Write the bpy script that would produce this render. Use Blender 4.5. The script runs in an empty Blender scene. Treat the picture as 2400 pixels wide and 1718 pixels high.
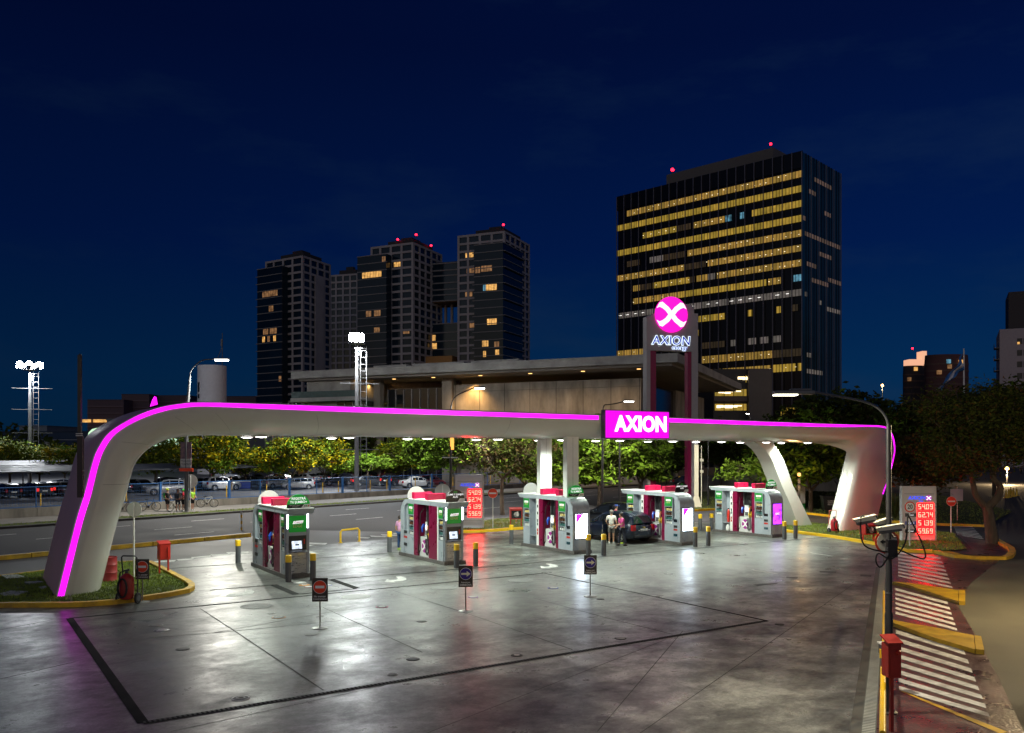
import bpy, math, random
from mathutils import Vector, Matrix
R = math.radians
scene = bpy.context.scene
COL = scene.collection
# ------------------------------------------------------------------ camera
CAM_H = 5.1                     # drone height above the ground, metres
FPX, CX, HZ = 2022.0, 1200.0, 1050.0   # focal length, centre column and horizon row, in photo pixels (2400 wide)
cam_data = bpy.data.cameras.new('camera')
cam_data.sensor_width = 36.0
cam_data.lens = 36.0 * FPX / 2400.0
cam_data.shift_y = (HZ - 859.0) / 2400.0
cam_data.clip_start, cam_data.clip_end = 0.3, 4000.0
cam = bpy.data.objects.new('camera', cam_data)
COL.objects.link(cam)
cam.location, cam.rotation_euler = (0, 0, CAM_H), (R(90), 0, 0)
scene.camera = cam
# ------------------------------------------------------------------ dusk sky
world = bpy.data.worlds.new('World'); scene.world = world
world.use_nodes = True
_nt = world.node_tree; _N = _nt.nodes; _L = _nt.links
def _wn(t, **k):
    n = _N.new(t)
    for a, b in k.items(): setattr(n, a, b)
    return n
_bg = _N['Background']
_sky = _wn('ShaderNodeTexSky', sky_type='NISHITA', sun_disc=False, sun_elevation=R(-4.0), sun_rotation=R(190))   # sun just set behind the viewer
_tc = _wn('ShaderNodeTexCoord'); _sep = _wn('ShaderNodeSeparateXYZ'); _L.new(_tc.outputs['Generated'], _sep.inputs[0])
_ramp = _wn('ShaderNodeValToRGB'); _L.new(_sep.outputs['Z'], _ramp.inputs[0])
_e = _ramp.color_ramp.elements
_e[0].position, _e[0].color = 0.0, (.0018, .025, .070, 1)
_e[1].position, _e[1].color = 1.0, (.0008, .003, .022, 1)
for p, c in ((.08, (.0012, .0235, .082, 1)), (.22, (.0005, .0105, .070, 1)), (.42, (.0005, .0050, .040, 1))):
    k = _e.new(p); k.color = c
_nz = _wn('ShaderNodeTexNoise'); _nz.inputs['Scale'].default_value = 3.2; _nz.inputs['Detail'].default_value = 6; _nz.inputs['Roughness'].default_value = .62
_mp = _wn('ShaderNodeMapping'); _mp.inputs['Scale'].default_value = (1, 1, 3.4); _L.new(_tc.outputs['Generated'], _mp.inputs[0]); _L.new(_mp.outputs[0], _nz.inputs['Vector'])
_cr = _wn('ShaderNodeMapRange'); _cr.inputs[1].default_value = .52; _cr.inputs[2].default_value = .85; _cr.inputs[4].default_value = .42; _L.new(_nz.outputs[0], _cr.inputs[0])
_mx = _wn('ShaderNodeMix', data_type='RGBA'); _L.new(_cr.outputs[0], _mx.inputs[0]); _L.new(_ramp.outputs[0], _mx.inputs[6]); _mx.inputs[7].default_value = (.012, .030, .075, 1)
_mr = _wn('ShaderNodeMapRange', interpolation_type='SMOOTHSTEP'); _mr.inputs[1].default_value = -.05; _mr.inputs[2].default_value = -.7; _mr.inputs[3].default_value = 0; _mr.inputs[4].default_value = 3.1
_L.new(_sep.outputs['Y'], _mr.inputs[0])
_vs = _wn('ShaderNodeVectorMath', operation='SCALE'); _L.new(_sky.outputs[0], _vs.inputs[0]); _L.new(_mr.outputs[0], _vs.inputs['Scale'])
_xr = _wn('ShaderNodeMapRange'); _xr.inputs[1].default_value = -.5; _xr.inputs[2].default_value = .45; _xr.inputs[3].default_value = .58; _xr.inputs[4].default_value = .98
_L.new(_sep.outputs['X'], _xr.inputs[0])                      # the dusk is brighter towards the right-hand horizon
_sc = _wn('ShaderNodeVectorMath', operation='SCALE'); _L.new(_mx.outputs[2], _sc.inputs[0]); _L.new(_xr.outputs[0], _sc.inputs['Scale'])
_ad = _wn('ShaderNodeVectorMath', operation='ADD'); _L.new(_vs.outputs[0], _ad.inputs[0]); _L.new(_sc.outputs[0], _ad.inputs[1])
_L.new(_ad.outputs[0], _bg.inputs[0]); _bg.inputs[1].default_value = 1.0
# ------------------------------------------------------------------ exposure and sampling
scene.view_settings.view_transform = 'Standard'; scene.view_settings.look = 'None'
scene.view_settings.exposure = 0.0; scene.view_settings.gamma = 1.0
scene.render.engine = 'CYCLES'
scene.cycles.use_denoising = True
scene.cycles.max_bounces = 6; scene.cycles.diffuse_bounces = 3; scene.cycles.glossy_bounces = 4; scene.cycles.transparent_max_bounces = 12
scene.cycles.sample_clamp_indirect = 4.0; scene.cycles.caustics_reflective = False; scene.cycles.caustics_refractive = False
# ------------------------------------------------------------------ helpers
def gp(px, py, z=0.0):                      # photo pixel -> point of the horizontal plane at height z
    Y = FPX * (CAM_H - z) / (py - HZ)
    return ((px - CX) * Y / FPX, Y)
def at(px, py, Y):                          # photo pixel at a known distance
    return Vector(((px - CX) * Y / FPX, Y, CAM_H + (HZ - py) * Y / FPX))
def zoom(ox, oy, k): return lambda x, y: (ox + x * k, oy + y * k)
R5, R6, R7, R8 = zoom(0, 1150, .2648), zoom(500, 1100, .2648), zoom(1000, 1100, .2648), zoom(1500, 1000, .2648)
Q4, Q5, Q6 = zoom(1900, 1100, .2205), zoom(1900, 1360, .2205), zoom(0, 1360, .3526)
SA = R(33.0); SU = Vector((math.cos(SA), math.sin(SA), 0)); SV = Vector((-math.sin(SA), math.cos(SA), 0)); SP = Vector((-15.3, 29.2, 0))
def st(s, t, z=0.0): return SP + SU * s + SV * t + Vector((0, 0, z))      # station axes
def st_px(px, py, t):                       # photo pixel -> (s, z) in the vertical plane t of the station
    o = SP + SV * t; r = (px - CX) / FPX
    s = (r * o.y - o.x) / (SU.x - r * SU.y); Y = o.y + SU.y * s
    return s, CAM_H + (HZ - py) * Y / FPX
RA = R(52.0); RU = Vector((math.cos(RA), math.sin(RA), 0)); RN = Vector((-math.sin(RA), math.cos(RA), 0))
def rd(a, n, z=0.0): return RU * a + RN * n + Vector((0, 0, z))           # avenue axes
class MB:
    """collects geometry for ONE mesh object"""
    def __init__(s): s.v, s.f, s.m, s.s = [], [], [], []
    def add(s, vs, fs, mi=0, sm=False):
        o = len(s.v); s.v += [tuple(p) for p in vs]
        for f in fs: s.f.append([i + o for i in f]); s.m.append(mi); s.s.append(sm)
        return s
    def box(s, x0, y0, z0, x1, y1, z1, mi=0):
        v = [(x0,y0,z0),(x1,y0,z0),(x1,y1,z0),(x0,y1,z0),(x0,y0,z1),(x1,y0,z1),(x1,y1,z1),(x0,y1,z1)]
        return s.add(v, [(3,2,1,0),(4,5,6,7),(0,1,5,4),(1,2,6,5),(2,3,7,6),(3,0,4,7)], mi)
    def prism(s, pts, fa, fb, mi=0, sm=False):
        n = len(pts); v = [fa(*p) for p in pts] + [fb(*p) for p in pts]
        s.add(v, [list(range(n))[::-1], list(range(n, 2 * n))], mi)
        return s.add(v, [(i, (i + 1) % n, n + (i + 1) % n, n + i) for i in range(n)], mi, sm)
    def zp(s, pts, z0, z1, mi=0, sm=False): return s.prism(pts, lambda a, b: (a, b, z0), lambda a, b: (a, b, z1), mi, sm)
    def yp(s, pts, y0, y1, mi=0, sm=False): return s.prism(pts, lambda a, b: (a, y0, b), lambda a, b: (a, y1, b), mi, sm)
    def xp(s, pts, x0, x1, mi=0, sm=False): return s.prism(pts, lambda a, b: (x0, a, b), lambda a, b: (x1, a, b), mi, sm)
    def sheet(s, pts, z=0.0, mi=0): return s.add([(p[0], p[1], z) for p in pts], [list(range(len(pts)))], mi)
    def quad(s, a, b, c, d, mi=0): return s.add([a, b, c, d], [(0, 1, 2, 3)], mi)
    def tube(s, pts, r, seg=8, mi=0, caps=True, sm=True):
        pts = [Vector(p) for p in pts]; n = len(pts)
        rr = r if isinstance(r, (list, tuple)) else [r] * n
        vs = []; prev = None
        for i, p in enumerate(pts):
            d = (pts[min(i + 1, n - 1)] - pts[max(i - 1, 0)]).normalized()
            if prev is None: a = d.orthogonal().normalized()
            else:
                a = prev - d * prev.dot(d); a = a.normalized() if a.length > 1e-6 else d.orthogonal().normalized()
            prev = a; b = d.cross(a)
            vs += [p + (a * math.cos(2 * math.pi * k / seg) + b * math.sin(2 * math.pi * k / seg)) * rr[i] for k in range(seg)]
        fs = [(i * seg + k, i * seg + (k + 1) % seg, (i + 1) * seg + (k + 1) % seg, (i + 1) * seg + k) for i in range(n - 1) for k in range(seg)]
        s.add(vs, fs, mi, sm)
        if caps: s.add(vs[:seg], [list(range(seg))[::-1]], mi); s.add(vs[-seg:], [list(range(seg))], mi)
        return s
    def lathe(s, prof, seg=20, o=(0, 0, 0), mi=0, ax='z', sm=True, scale=(1, 1)):
        vs = []
        for r, z in prof:
            for k in range(seg):
                c, q = r * math.cos(2 * math.pi * k / seg) * scale[0], r * math.sin(2 * math.pi * k / seg) * scale[1]
                p = (c, q, z) if ax == 'z' else ((c, z, q) if ax == 'y' else (z, c, q))
                vs.append((p[0] + o[0], p[1] + o[1], p[2] + o[2]))
        n = len(prof)
        fs = [(i * seg + k, i * seg + (k + 1) % seg, (i + 1) * seg + (k + 1) % seg, (i + 1) * seg + k) for i in range(n - 1) for k in range(seg)]
        if ax == 'y': fs = [f[::-1] for f in fs]
        s.add(vs, fs, mi, sm)
        s.add(vs[:seg], [list(range(seg))], mi); s.add(vs[-seg:], [list(range(seg))], mi)
        return s
    def ball(s, c, r, mi=0, seg=10, n=6, sc=1.0):
        return s.lathe([(max(1e-4, r * math.sin(math.pi * i / n)), -r * sc * math.cos(math.pi * i / n)) for i in range(n + 1)], seg, c, mi)
    def obox(s, c, h, ang, mi=0):           # box with half sizes h, turned by ang about z
        ca, sa = math.cos(ang), math.sin(ang)
        v = [(c[0] + x * h[0] * ca - y * h[1] * sa, c[1] + x * h[0] * sa + y * h[1] * ca, c[2] + z * h[2]) for z in (-1, 1) for x, y in ((-1, -1), (1, -1), (1, 1), (-1, 1))]
        return s.add(v, [(3,2,1,0),(4,5,6,7),(0,1,5,4),(1,2,6,5),(2,3,7,6),(3,0,4,7)], mi)
    def build(s, name, mats, parent=None, loc=(0, 0, 0), rot=(0, 0, 0), bevel=0.0, ang=38, seg=2):
        me = bpy.data.meshes.new(name)
        me.from_pydata(s.v, [], s.f); me.update()
        for m in (mats if isinstance(mats, (list, tuple)) else [mats]): me.materials.append(m)
        me.polygons.foreach_set('material_index', s.m)
        me.polygons.foreach_set('use_smooth', s.s)
        if any(s.s): me.set_sharp_from_angle(angle=R(ang))
        o = bpy.data.objects.new(name, me); COL.objects.link(o)
        if parent is not None: o.parent = parent
        o.location = loc; o.rotation_euler = rot
        if bevel:
            b = o.modifiers.new('bevel', 'BEVEL'); b.width = bevel; b.segments = seg; b.limit_method = 'ANGLE'; b.angle_limit = R(40)
        return o
def tag(o, label=None, cat=None, group=None, kind=None):
    if label: o['label'] = label
    if cat: o['category'] = cat
    if group: o['group'] = group
    if kind: o['kind'] = kind
    return o
def thing(name, label, cat, loc=(0, 0, 0), rz=0.0, group=None):
    o = bpy.data.objects.new(name, None); COL.objects.link(o)
    o.empty_display_size = .2; o.location = loc; o.rotation_euler = (0, 0, rz)
    return tag(o, label, cat, group)
def struct(o): o['kind'] = 'structure'; return o
def kids(o): return [c for c in o.children]
def dup(o, loc=None, rz=None, label=None, group=None, parent=None):
    c = o.copy(); COL.objects.link(c)
    if parent is not None: c.parent = parent
    if loc is not None: c.location = loc
    if rz is not None: c.rotation_euler = (0, 0, rz)
    if label: c['label'] = label
    if group: c['group'] = group
    for ch in kids(o): dup(ch, parent=c)
    return c
def lamp(name, kind, loc, power, color=(1, 1, 1), size=.1, rot=(0, 0, 0), spot=None, blend=.3, parent=None):
    d = bpy.data.lights.new(name, kind); d.energy = power; d.color = color
    if kind == 'AREA': d.size = size
    else: d.shadow_soft_size = size
    if kind == 'SPOT': d.spot_size = spot; d.spot_blend = blend
    o = bpy.data.objects.new(name, d); COL.objects.link(o); o.location = loc; o.rotation_euler = rot
    if parent is not None: o.parent = parent
    return o
# ------------------------------------------------------------------ materials (all procedural)
MATS = {}
def mat(name, col, rough=.5, metal=0.0, var=.14, scale=2.0, bump=0.0, bscale=None, rvar=.1, coat=0.0, spec=.5, stretch=None, col2=None, detail=5.0):
    if name in MATS: return MATS[name]
    m = bpy.data.materials.new(name); m.use_nodes = True
    nt = m.node_tree; b = nt.nodes['Principled BSDF']
    b.inputs['Metallic'].default_value = metal; b.inputs['Roughness'].default_value = rough
    b.inputs['Coat Weight'].default_value = coat; b.inputs['Coat Roughness'].default_value = .05
    b.inputs['Specular IOR Level'].default_value = spec
    tc = nt.nodes.new('ShaderNodeTexCoord'); v = tc.outputs['Object']
    if stretch:
        mp = nt.nodes.new('ShaderNodeMapping'); mp.inputs['Scale'].default_value = stretch; nt.links.new(v, mp.inputs[0]); v = mp.outputs[0]
    n = nt.nodes.new('ShaderNodeTexNoise'); n.inputs['Scale'].default_value = scale; n.inputs['Detail'].default_value = detail; n.inputs['Roughness'].default_value = .6
    nt.links.new(v, n.inputs['Vector'])
    mr = nt.nodes.new('ShaderNodeMapRange'); mr.inputs[1].default_value = .32; mr.inputs[2].default_value = .68
    nt.links.new(n.outputs[0], mr.inputs[0])
    mx = nt.nodes.new('ShaderNodeMix'); mx.data_type = 'RGBA'
    c2 = col2 or tuple(min(1, c * (1 + var)) for c in col); c1 = tuple(c * (1 - var) for c in col) if not col2 else col
    mx.inputs[6].default_value = (*c1, 1); mx.inputs[7].default_value = (*c2, 1)
    nt.links.new(mr.outputs[0], mx.inputs[0]); nt.links.new(mx.outputs[2], b.inputs['Base Color'])
    if rvar:
        r2 = nt.nodes.new('ShaderNodeMapRange'); r2.inputs[1].default_value = .3; r2.inputs[2].default_value = .7
        r2.inputs[3].default_value = max(.02, rough - rvar); r2.inputs[4].default_value = min(1, rough + rvar)
        nt.links.new(n.outputs[0], r2.inputs[0]); nt.links.new(r2.outputs[0], b.inputs['Roughness'])
    if bump:
        n2 = nt.nodes.new('ShaderNodeTexNoise'); n2.inputs['Scale'].default_value = bscale or scale * 8; n2.inputs['Detail'].default_value = 4
        nt.links.new(v, n2.inputs['Vector'])
        bp = nt.nodes.new('ShaderNodeBump'); bp.inputs['Strength'].default_value = bump; bp.inputs['Distance'].default_value = .02
        nt.links.new(n2.outputs[0], bp.inputs['Height']); nt.links.new(bp.outputs[0], b.inputs['Normal'])
    MATS[name] = m
    return m
def glow(name, col, strength, base=None, var=0.0, scale=3.0, sampled=True):
    if name in MATS: return MATS[name]
    m = bpy.data.materials.new(name); m.use_nodes = True
    nt = m.node_tree; b = nt.nodes['Principled BSDF']
    b.inputs['Base Color'].default_value = (*(base or tuple(min(1, c * .5) for c in col)), 1); b.inputs['Roughness'].default_value = .35
    b.inputs['Emission Color'].default_value = (*col, 1); b.inputs['Emission Strength'].default_value = strength
    if var:
        tc = nt.nodes.new('ShaderNodeTexCoord'); n = nt.nodes.new('ShaderNodeTexNoise'); n.inputs['Scale'].default_value = scale; n.inputs['Detail'].default_value = 3
        nt.links.new(tc.outputs['Object'], n.inputs['Vector'])
        mr = nt.nodes.new('ShaderNodeMapRange'); mr.inputs[1].default_value = .3; mr.inputs[2].default_value = .7
        mr.inputs[3].default_value = strength * (1 - var); mr.inputs[4].default_value = strength * (1 + var)
        nt.links.new(n.outputs[0], mr.inputs[0]); nt.links.new(mr.outputs[0], b.inputs['Emission Strength'])
    if not sampled: m.cycles.emission_sampling = 'NONE'
    MATS[name] = m
    return m
def glass(name, col, rough=.06):
    return mat(name, col, rough=rough, var=.25, scale=.6, rvar=.03, spec=.6, coat=.3)
M = {}
M['asphalt'] = mat('asphalt', (.054, .053, .057), .8, var=.35, scale=.35, bump=.35, bscale=60, rvar=.12)
M['asphalt_sodium_lit'] = mat('asphalt_sodium_lit', (.10, .095, .068), .8, var=.3, scale=.3, bump=.4, bscale=50)  # warm lamplight of the side street put into the asphalt colour
M['lot'] = mat('lot_asphalt', (.075, .075, .08), .75, var=.3, scale=.2, bump=.3, bscale=40)
M['lane'] = mat('lane_concrete', (.105, .10, .095), .6, var=.3, scale=.25, bump=.25, bscale=40)
M['paving'] = mat('paving', (.19, .175, .155), .8, var=.25, scale=1.2, bump=.3)
M['pavers'] = mat('red_pavers', (.085, .045, .045), .36, var=.35, scale=1.2, bump=.8, bscale=16, rvar=.15)
M['conc'] = mat('board_concrete', (.30, .265, .22), .85, var=.42, scale=.5, bump=.4, bscale=2.5, stretch=(1, 1, .35))
M['conc_pale'] = mat('pale_concrete', (.33, .315, .285), .85, var=.3, scale=.4)
M['wallc'] = mat('stained_concrete', (.17, .155, .13), .85, var=.45, scale=.9, bump=.4, bscale=9, stretch=(1, 1, .25))
M['yellow'] = mat('yellow_paint', (.34, .20, .02), .55, scale=2.2, bump=.25, col2=(.78, .46, .012), detail=9)
M['yellow_old'] = mat('yellow_worn', (.40, .25, .010), .6, var=.3, scale=2.5, bump=.2)
M['yellow_b'] = mat('yellow_bright', (.85, .52, .015), .4, var=.08)
M['white_p'] = mat('white_paint', (.38, .38, .36), .6, scale=3, col2=(.84, .84, .80), detail=9)
M['black_p'] = mat('black_paint', (.018, .018, .02), .45, var=.2)
M['slot'] = mat('slot_black', (.010, .010, .010), .85, var=.3, spec=.15)
M['shell'] = mat('white_cladding', (.62, .61, .57), .22, var=.05, scale=.5, rvar=.05, coat=.25)
M['roofskin_strip_glow'] = mat('cladding_strip_glow', (.58, .36, .40), .45, var=.05, scale=.6)  # magenta spill from the light strip put into the outer skin's colour
M['white'] = mat('white_metal', (.74, .74, .72), .35, var=.05)
M['silver'] = mat('silver_panel', (.34, .375, .42), .30, metal=0.0, var=.06, rvar=.05, coat=.3)
M['steel'] = mat('brushed_steel', (.42, .42, .43), .32, metal=.8, var=.1, scale=4, stretch=(1, 1, 8))
M['maroon'] = mat('magenta_panel', (.17, .002, .036), .32, var=.06, coat=.2)
M['crown'] = mat('pink_red_panel', (.52, .006, .062), .35, var=.04)
M['dark'] = mat('dark_plastic', (.016, .017, .019), .4, var=.2)
M['grey'] = mat('dark_grey_metal', (.075, .078, .085), .45, var=.15)
M['plinth'] = mat('plinth_granite', (.11, .10, .095), .35, var=.35, scale=14)
M['green'] = mat('green_panel', (.008, .24, .03), .35, var=.05)
M['red'] = mat('red_enamel', (.52, .022, .012), .35, var=.15, scale=4, coat=.3)
M['red_dull'] = mat('red_dull', (.30, .018, .012), .5, var=.25, scale=4)
M['rubber'] = mat('rubber', (.014, .014, .014), .75, var=.2)
M['blue_m'] = mat('blue_metal', (.022, .10, .28), .5, var=.15)
M['bnavy'] = mat('sign_navy', (.03, .012, .22), .4, var=.04)
M['signred'] = mat('sign_red', (.78, .055, .015), .35, var=.04)
M['cream'] = mat('cream_paint', (.72, .68, .52), .45, var=.05)
M['panel_br'] = mat('sign_board_dark', (.05, .042, .032), .45, var=.15)
M['glassd'] = glass('dark_glass', (.012, .016, .022))
M['bark'] = mat('bark', (.085, .062, .042), .9, var=.4, scale=5, bump=.7, bscale=14, stretch=(1, 1, .3))
M['rim'] = mat('alloy_rim', (.55, .56, .57), .3, metal=.7, var=.08)
M['skin'] = mat('skin', (.50, .28, .18), .55, var=.08)
M['magenta'] = glow('magenta_light', (.88, .006, .86), 1.9, (.12, 0, .11), var=.45, scale=.8)
M['magenta_s'] = glow('magenta_sign', (.88, .002, .82), 1.1, (.10, 0, .09))
M['white_l'] = glow('white_light', (1, .98, .94), 1.6)
def textmesh(body, size, m, parent=None, loc=(0, 0, 0), rot=(R(90), 0, 0), name='lettering', depth=.004, align='CENTER', bold=0.0, sx=1.0, space=1.0, shear=0.0, line=1.0):
    c = bpy.data.curves.new('tmp', 'FONT'); c.body = body; c.size = size; c.extrude = depth; c.align_x = align; c.align_y = 'CENTER'
    c.offset = bold * size; c.space_character = space; c.resolution_u = 3; c.shear = shear; c.space_line = line
    t = bpy.data.objects.new('tmp', c); COL.objects.link(t)
    dg = bpy.context.evaluated_depsgraph_get(); dg.update()
    me = bpy.data.meshes.new_from_object(t.evaluated_get(dg)); me.name = name
    bpy.data.objects.remove(t); bpy.data.curves.remove(c)
    me.materials.clear(); me.materials.append(m)
    if sx != 1.0:
        for v in me.vertices: v.co.x *= sx
    o = bpy.data.objects.new(name, me); COL.objects.link(o)
    o.location = loc; o.rotation_euler = rot
    if parent is not None: o.parent = parent
    return o
def crom(pts, sub=4):                       # Catmull-Rom through points of any dimension
    out = []
    n = len(pts)
    for i in range(n - 1):
        p0, p1, p2, p3 = (Vector(pts[max(i - 1, 0)]), Vector(pts[i]), Vector(pts[i + 1]), Vector(pts[min(i + 2, n - 1)]))
        for k in range(sub):
            t = k / sub
            out.append(.5 * ((2 * p1) + (p2 - p0) * t + (2 * p0 - 5 * p1 + 4 * p2 - p3) * t * t + (3 * p1 - p0 - 3 * p2 + p3) * t ** 3))
    out.append(Vector(pts[-1]))
    return out
def arc(cx, cy, r, a0, a1, n):
    return [(cx + r * math.cos(R(a0 + (a1 - a0) * i / n)), cy + r * math.sin(R(a0 + (a1 - a0) * i / n))) for i in range(n + 1)]
# ================================================================== ground, roads, forecourt
_g = MB().sheet([(-2500, -60), (2500, -60), (2500, 3500), (-2500, 3500)], 0)
struct(_g.build('ground', M['asphalt']))
def patch(name, pts, m, z): return struct(MB().sheet(pts, z).build(name, m))
def ccw(p):
    a = sum(p[i][0] * p[(i + 1) % len(p)][1] - p[(i + 1) % len(p)][0] * p[i][1] for i in range(len(p)))
    return p if a > 0 else p[::-1]
P = lambda f, L: [gp(*f(*q)) for q in L]
# polished concrete of the forecourt: noise at three sizes, smeared along the driving direction
def forecourt_mat():
    m = bpy.data.materials.new('forecourt_concrete'); m.use_nodes = True; nt = m.node_tree; b = nt.nodes['Principled BSDF']
    N = nt.nodes.new; L = nt.links.new
    tc = N('ShaderNodeTexCoord'); mp = N('ShaderNodeMapping'); mp.inputs['Rotation'].default_value = (0, 0, -SA); L(tc.outputs['Object'], mp.inputs[0])
    ms = N('ShaderNodeMapping'); ms.inputs['Scale'].default_value = (.8, 1, 1); L(mp.outputs[0], ms.inputs[0])
    def noise(s, d, src, r=.6, dist=0.0):
        n = N('ShaderNodeTexNoise'); n.inputs['Scale'].default_value = s; n.inputs['Detail'].default_value = d; n.inputs['Roughness'].default_value = r; n.inputs['Distortion'].default_value = dist; L(src.outputs[0], n.inputs['Vector']); return n
    big, midn, fine = noise(.26, 6, mp, .62), noise(.75, 14, ms, .78, .15), noise(22, 4, mp, .7)
    a = N('ShaderNodeMath'); a.operation = 'MULTIPLY_ADD'; a.inputs[1].default_value = .75; L(big.outputs[0], a.inputs[0])
    a2 = N('ShaderNodeMath'); a2.operation = 'MULTIPLY'; a2.inputs[1].default_value = 1.05; L(midn.outputs[0], a2.inputs[0]); L(a2.outputs[0], a.inputs[2])
    a3 = N('ShaderNodeMath'); a3.operation = 'MULTIPLY_ADD'; a3.inputs[1].default_value = .22; L(fine.outputs[0], a3.inputs[0]); L(a.outputs[0], a3.inputs[2])
    rp = N('ShaderNodeValToRGB'); e = rp.color_ramp.elements
    e[0].color = (.026, .026, .025, 1); e[1].color = (.36, .37, .34, 1)
    mr = N('ShaderNodeMapRange'); mr.inputs[1].default_value = .78; mr.inputs[2].default_value = 1.25; L(a3.outputs[0], mr.inputs[0])
    e[0].position = .10; e[1].position = .95
    k = e.new(.5); k.color = (.125, .129, .118, 1)
    L(mr.outputs[0], rp.inputs[0])
    oil = noise(1.9, 4, mp, .6, .5); om = N('ShaderNodeMapRange'); om.inputs[1].default_value = .63; om.inputs[2].default_value = .72; om.inputs[4].default_value = .75; L(oil.outputs[0], om.inputs[0])
    sc = noise(1.3, 12, mp, .8, .1); sm = N('ShaderNodeMapRange'); sm.inputs[1].default_value = .56; sm.inputs[2].default_value = .66; sm.inputs[4].default_value = .55; L(sc.outputs[0], sm.inputs[0])
    sx = N('ShaderNodeMix'); sx.data_type = 'RGBA'; L(sm.outputs[0], sx.inputs[0]); L(rp.outputs[0], sx.inputs[6]); sx.inputs[7].default_value = (.36, .365, .335, 1)
    br = N('ShaderNodeTexBrick'); br.inputs['Color1'].default_value = (.74, .74, .74, 1); br.inputs['Color2'].default_value = (1.12, 1.12, 1.12, 1); br.inputs['Scale'].default_value = 1; br.inputs['Mortar Size'].default_value = 0; br.inputs['Brick Width'].default_value = 5.9; br.inputs['Row Height'].default_value = 4.2; L(mp.outputs[0], br.inputs['Vector'])
    bx = N('ShaderNodeMix'); bx.data_type = 'RGBA'; bx.blend_type = 'MULTIPLY'; bx.inputs[0].default_value = 1; L(sx.outputs[2], bx.inputs[6]); L(br.outputs['Color'], bx.inputs[7])
    ox = N('ShaderNodeMix'); ox.data_type = 'RGBA'; L(om.outputs[0], ox.inputs[0]); L(bx.outputs[2], ox.inputs[6]); ox.inputs[7].default_value = (.03, .029, .027, 1); L(ox.outputs[2], b.inputs['Base Color'])
    rr = N('ShaderNodeMapRange'); rr.inputs[1].default_value = .3; rr.inputs[2].default_value = .7; rr.inputs[3].default_value = .50; rr.inputs[4].default_value = .20; L(midn.outputs[0], rr.inputs[0]); L(rr.outputs[0], b.inputs['Roughness'])
    b.inputs['Specular IOR Level'].default_value = .55
    bp = N('ShaderNodeBump'); bp.inputs['Strength'].default_value = .10; bp.inputs['Distance'].default_value = .02; L(midn.outputs[0], bp.inputs['Height']); L(bp.outputs[0], b.inputs['Normal'])
    return m
M['forecourt'] = forecourt_mat()
fc = [gp(*p) for p in ((-400, 2200), (-400, 1440), (0, 1424), (143, 1424), (265, 1418), (331, 1410), (445, 1389), (458, 1380), (445, 1366), (362, 1322))]
fc += [gp(420, 1315), gp(584, 1293), gp(716, 1281), gp(934, 1262), gp(1090, 1255), gp(1200, 1246), gp(1330, 1237), gp(1560, 1222), gp(1760, 1228), gp(1829, 1246), gp(1948, 1261), gp(2059, 1279), gp(2073, 1285), gp(2060, 1400), gp(2022, 1717), gp(1960, 2200)]
patch('forecourt', ccw(fc), M['forecourt'], .008)
patch('avenue', [rd(-60, 42.6), rd(260, 42.6), rd(260, 58.5), rd(-60, 58.5)], M['asphalt'], .004)
patch('service_lane', [gp(*p) for p in ((-500, 1442), (-500, 1395), (0, 1315), (584, 1257), (720, 1243), (1080, 1250), (1330, 1238), (934, 1263), (584, 1294), (362, 1323), (260, 1320), (0, 1352))][::-1], M['lane'], .006)
patch('parking_lot', [rd(-80, 65.7), rd(250, 65.7), rd(250, 190), rd(-80, 190)], M['lot'], .006)
patch('side_street', ccw([gp(*p) for p in ((2073, 1285), (2120, 1296), (2400, 1312), (2900, 1330), (3400, 2200), (1960, 2200), (2022, 1717), (2060, 1400))]), M['asphalt_sodium_lit'], .004)
# far pavement on the lot side, with a kerb and a grass verge
struct(MB().zp([rd(-60, 58.5).to_2d(), rd(160, 58.5).to_2d(), rd(160, 59.0).to_2d(), rd(-60, 59.0).to_2d()], 0, .15).build('kerb', mat('kerb_dark', (.06, .055, .05), .8, var=.3)))
patch('verge_soil', [rd(-60, 59.0), rd(160, 59.0), rd(160, 60.6), rd(-60, 60.6)], mat('dry_soil', (.10, .085, .045), .9, var=.3, scale=3), .14)
struct(MB().zp([rd(-60, 60.6).to_2d(), rd(160, 60.6).to_2d(), rd(160, 65.3).to_2d(), rd(-60, 65.3).to_2d()], 0, .15).build('pavement', M['paving']))
# yellow separator kerb along the avenue
def kerb_run(name, a0, a1, n, m, w=.32, h=.2):
    return struct(MB().zp([rd(a0, n).to_2d(), rd(a1, n).to_2d(), rd(a1, n + w).to_2d(), rd(a0, n + w).to_2d()], 0, h).build(name, m, bevel=.02))
_a = lambda px, py: Vector((*gp(px, py), 0)).dot(RU)
for i in range(12): kerb_run('separator_kerb', _a(582, 1257) - 3.0 * (i + 1) + .04, _a(582, 1257) - 3.0 * i, 42.4, M['yellow'])
_k0, _k1 = gp(690, 1244), gp(722, 1240.5); struct(MB().zp([_k0, _k1, (_k1[0] - .2, _k1[1] + .3), (_k0[0] - .2, _k0[1] + .3)], 0, .16).build('separator_kerb', M['yellow']))
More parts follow.
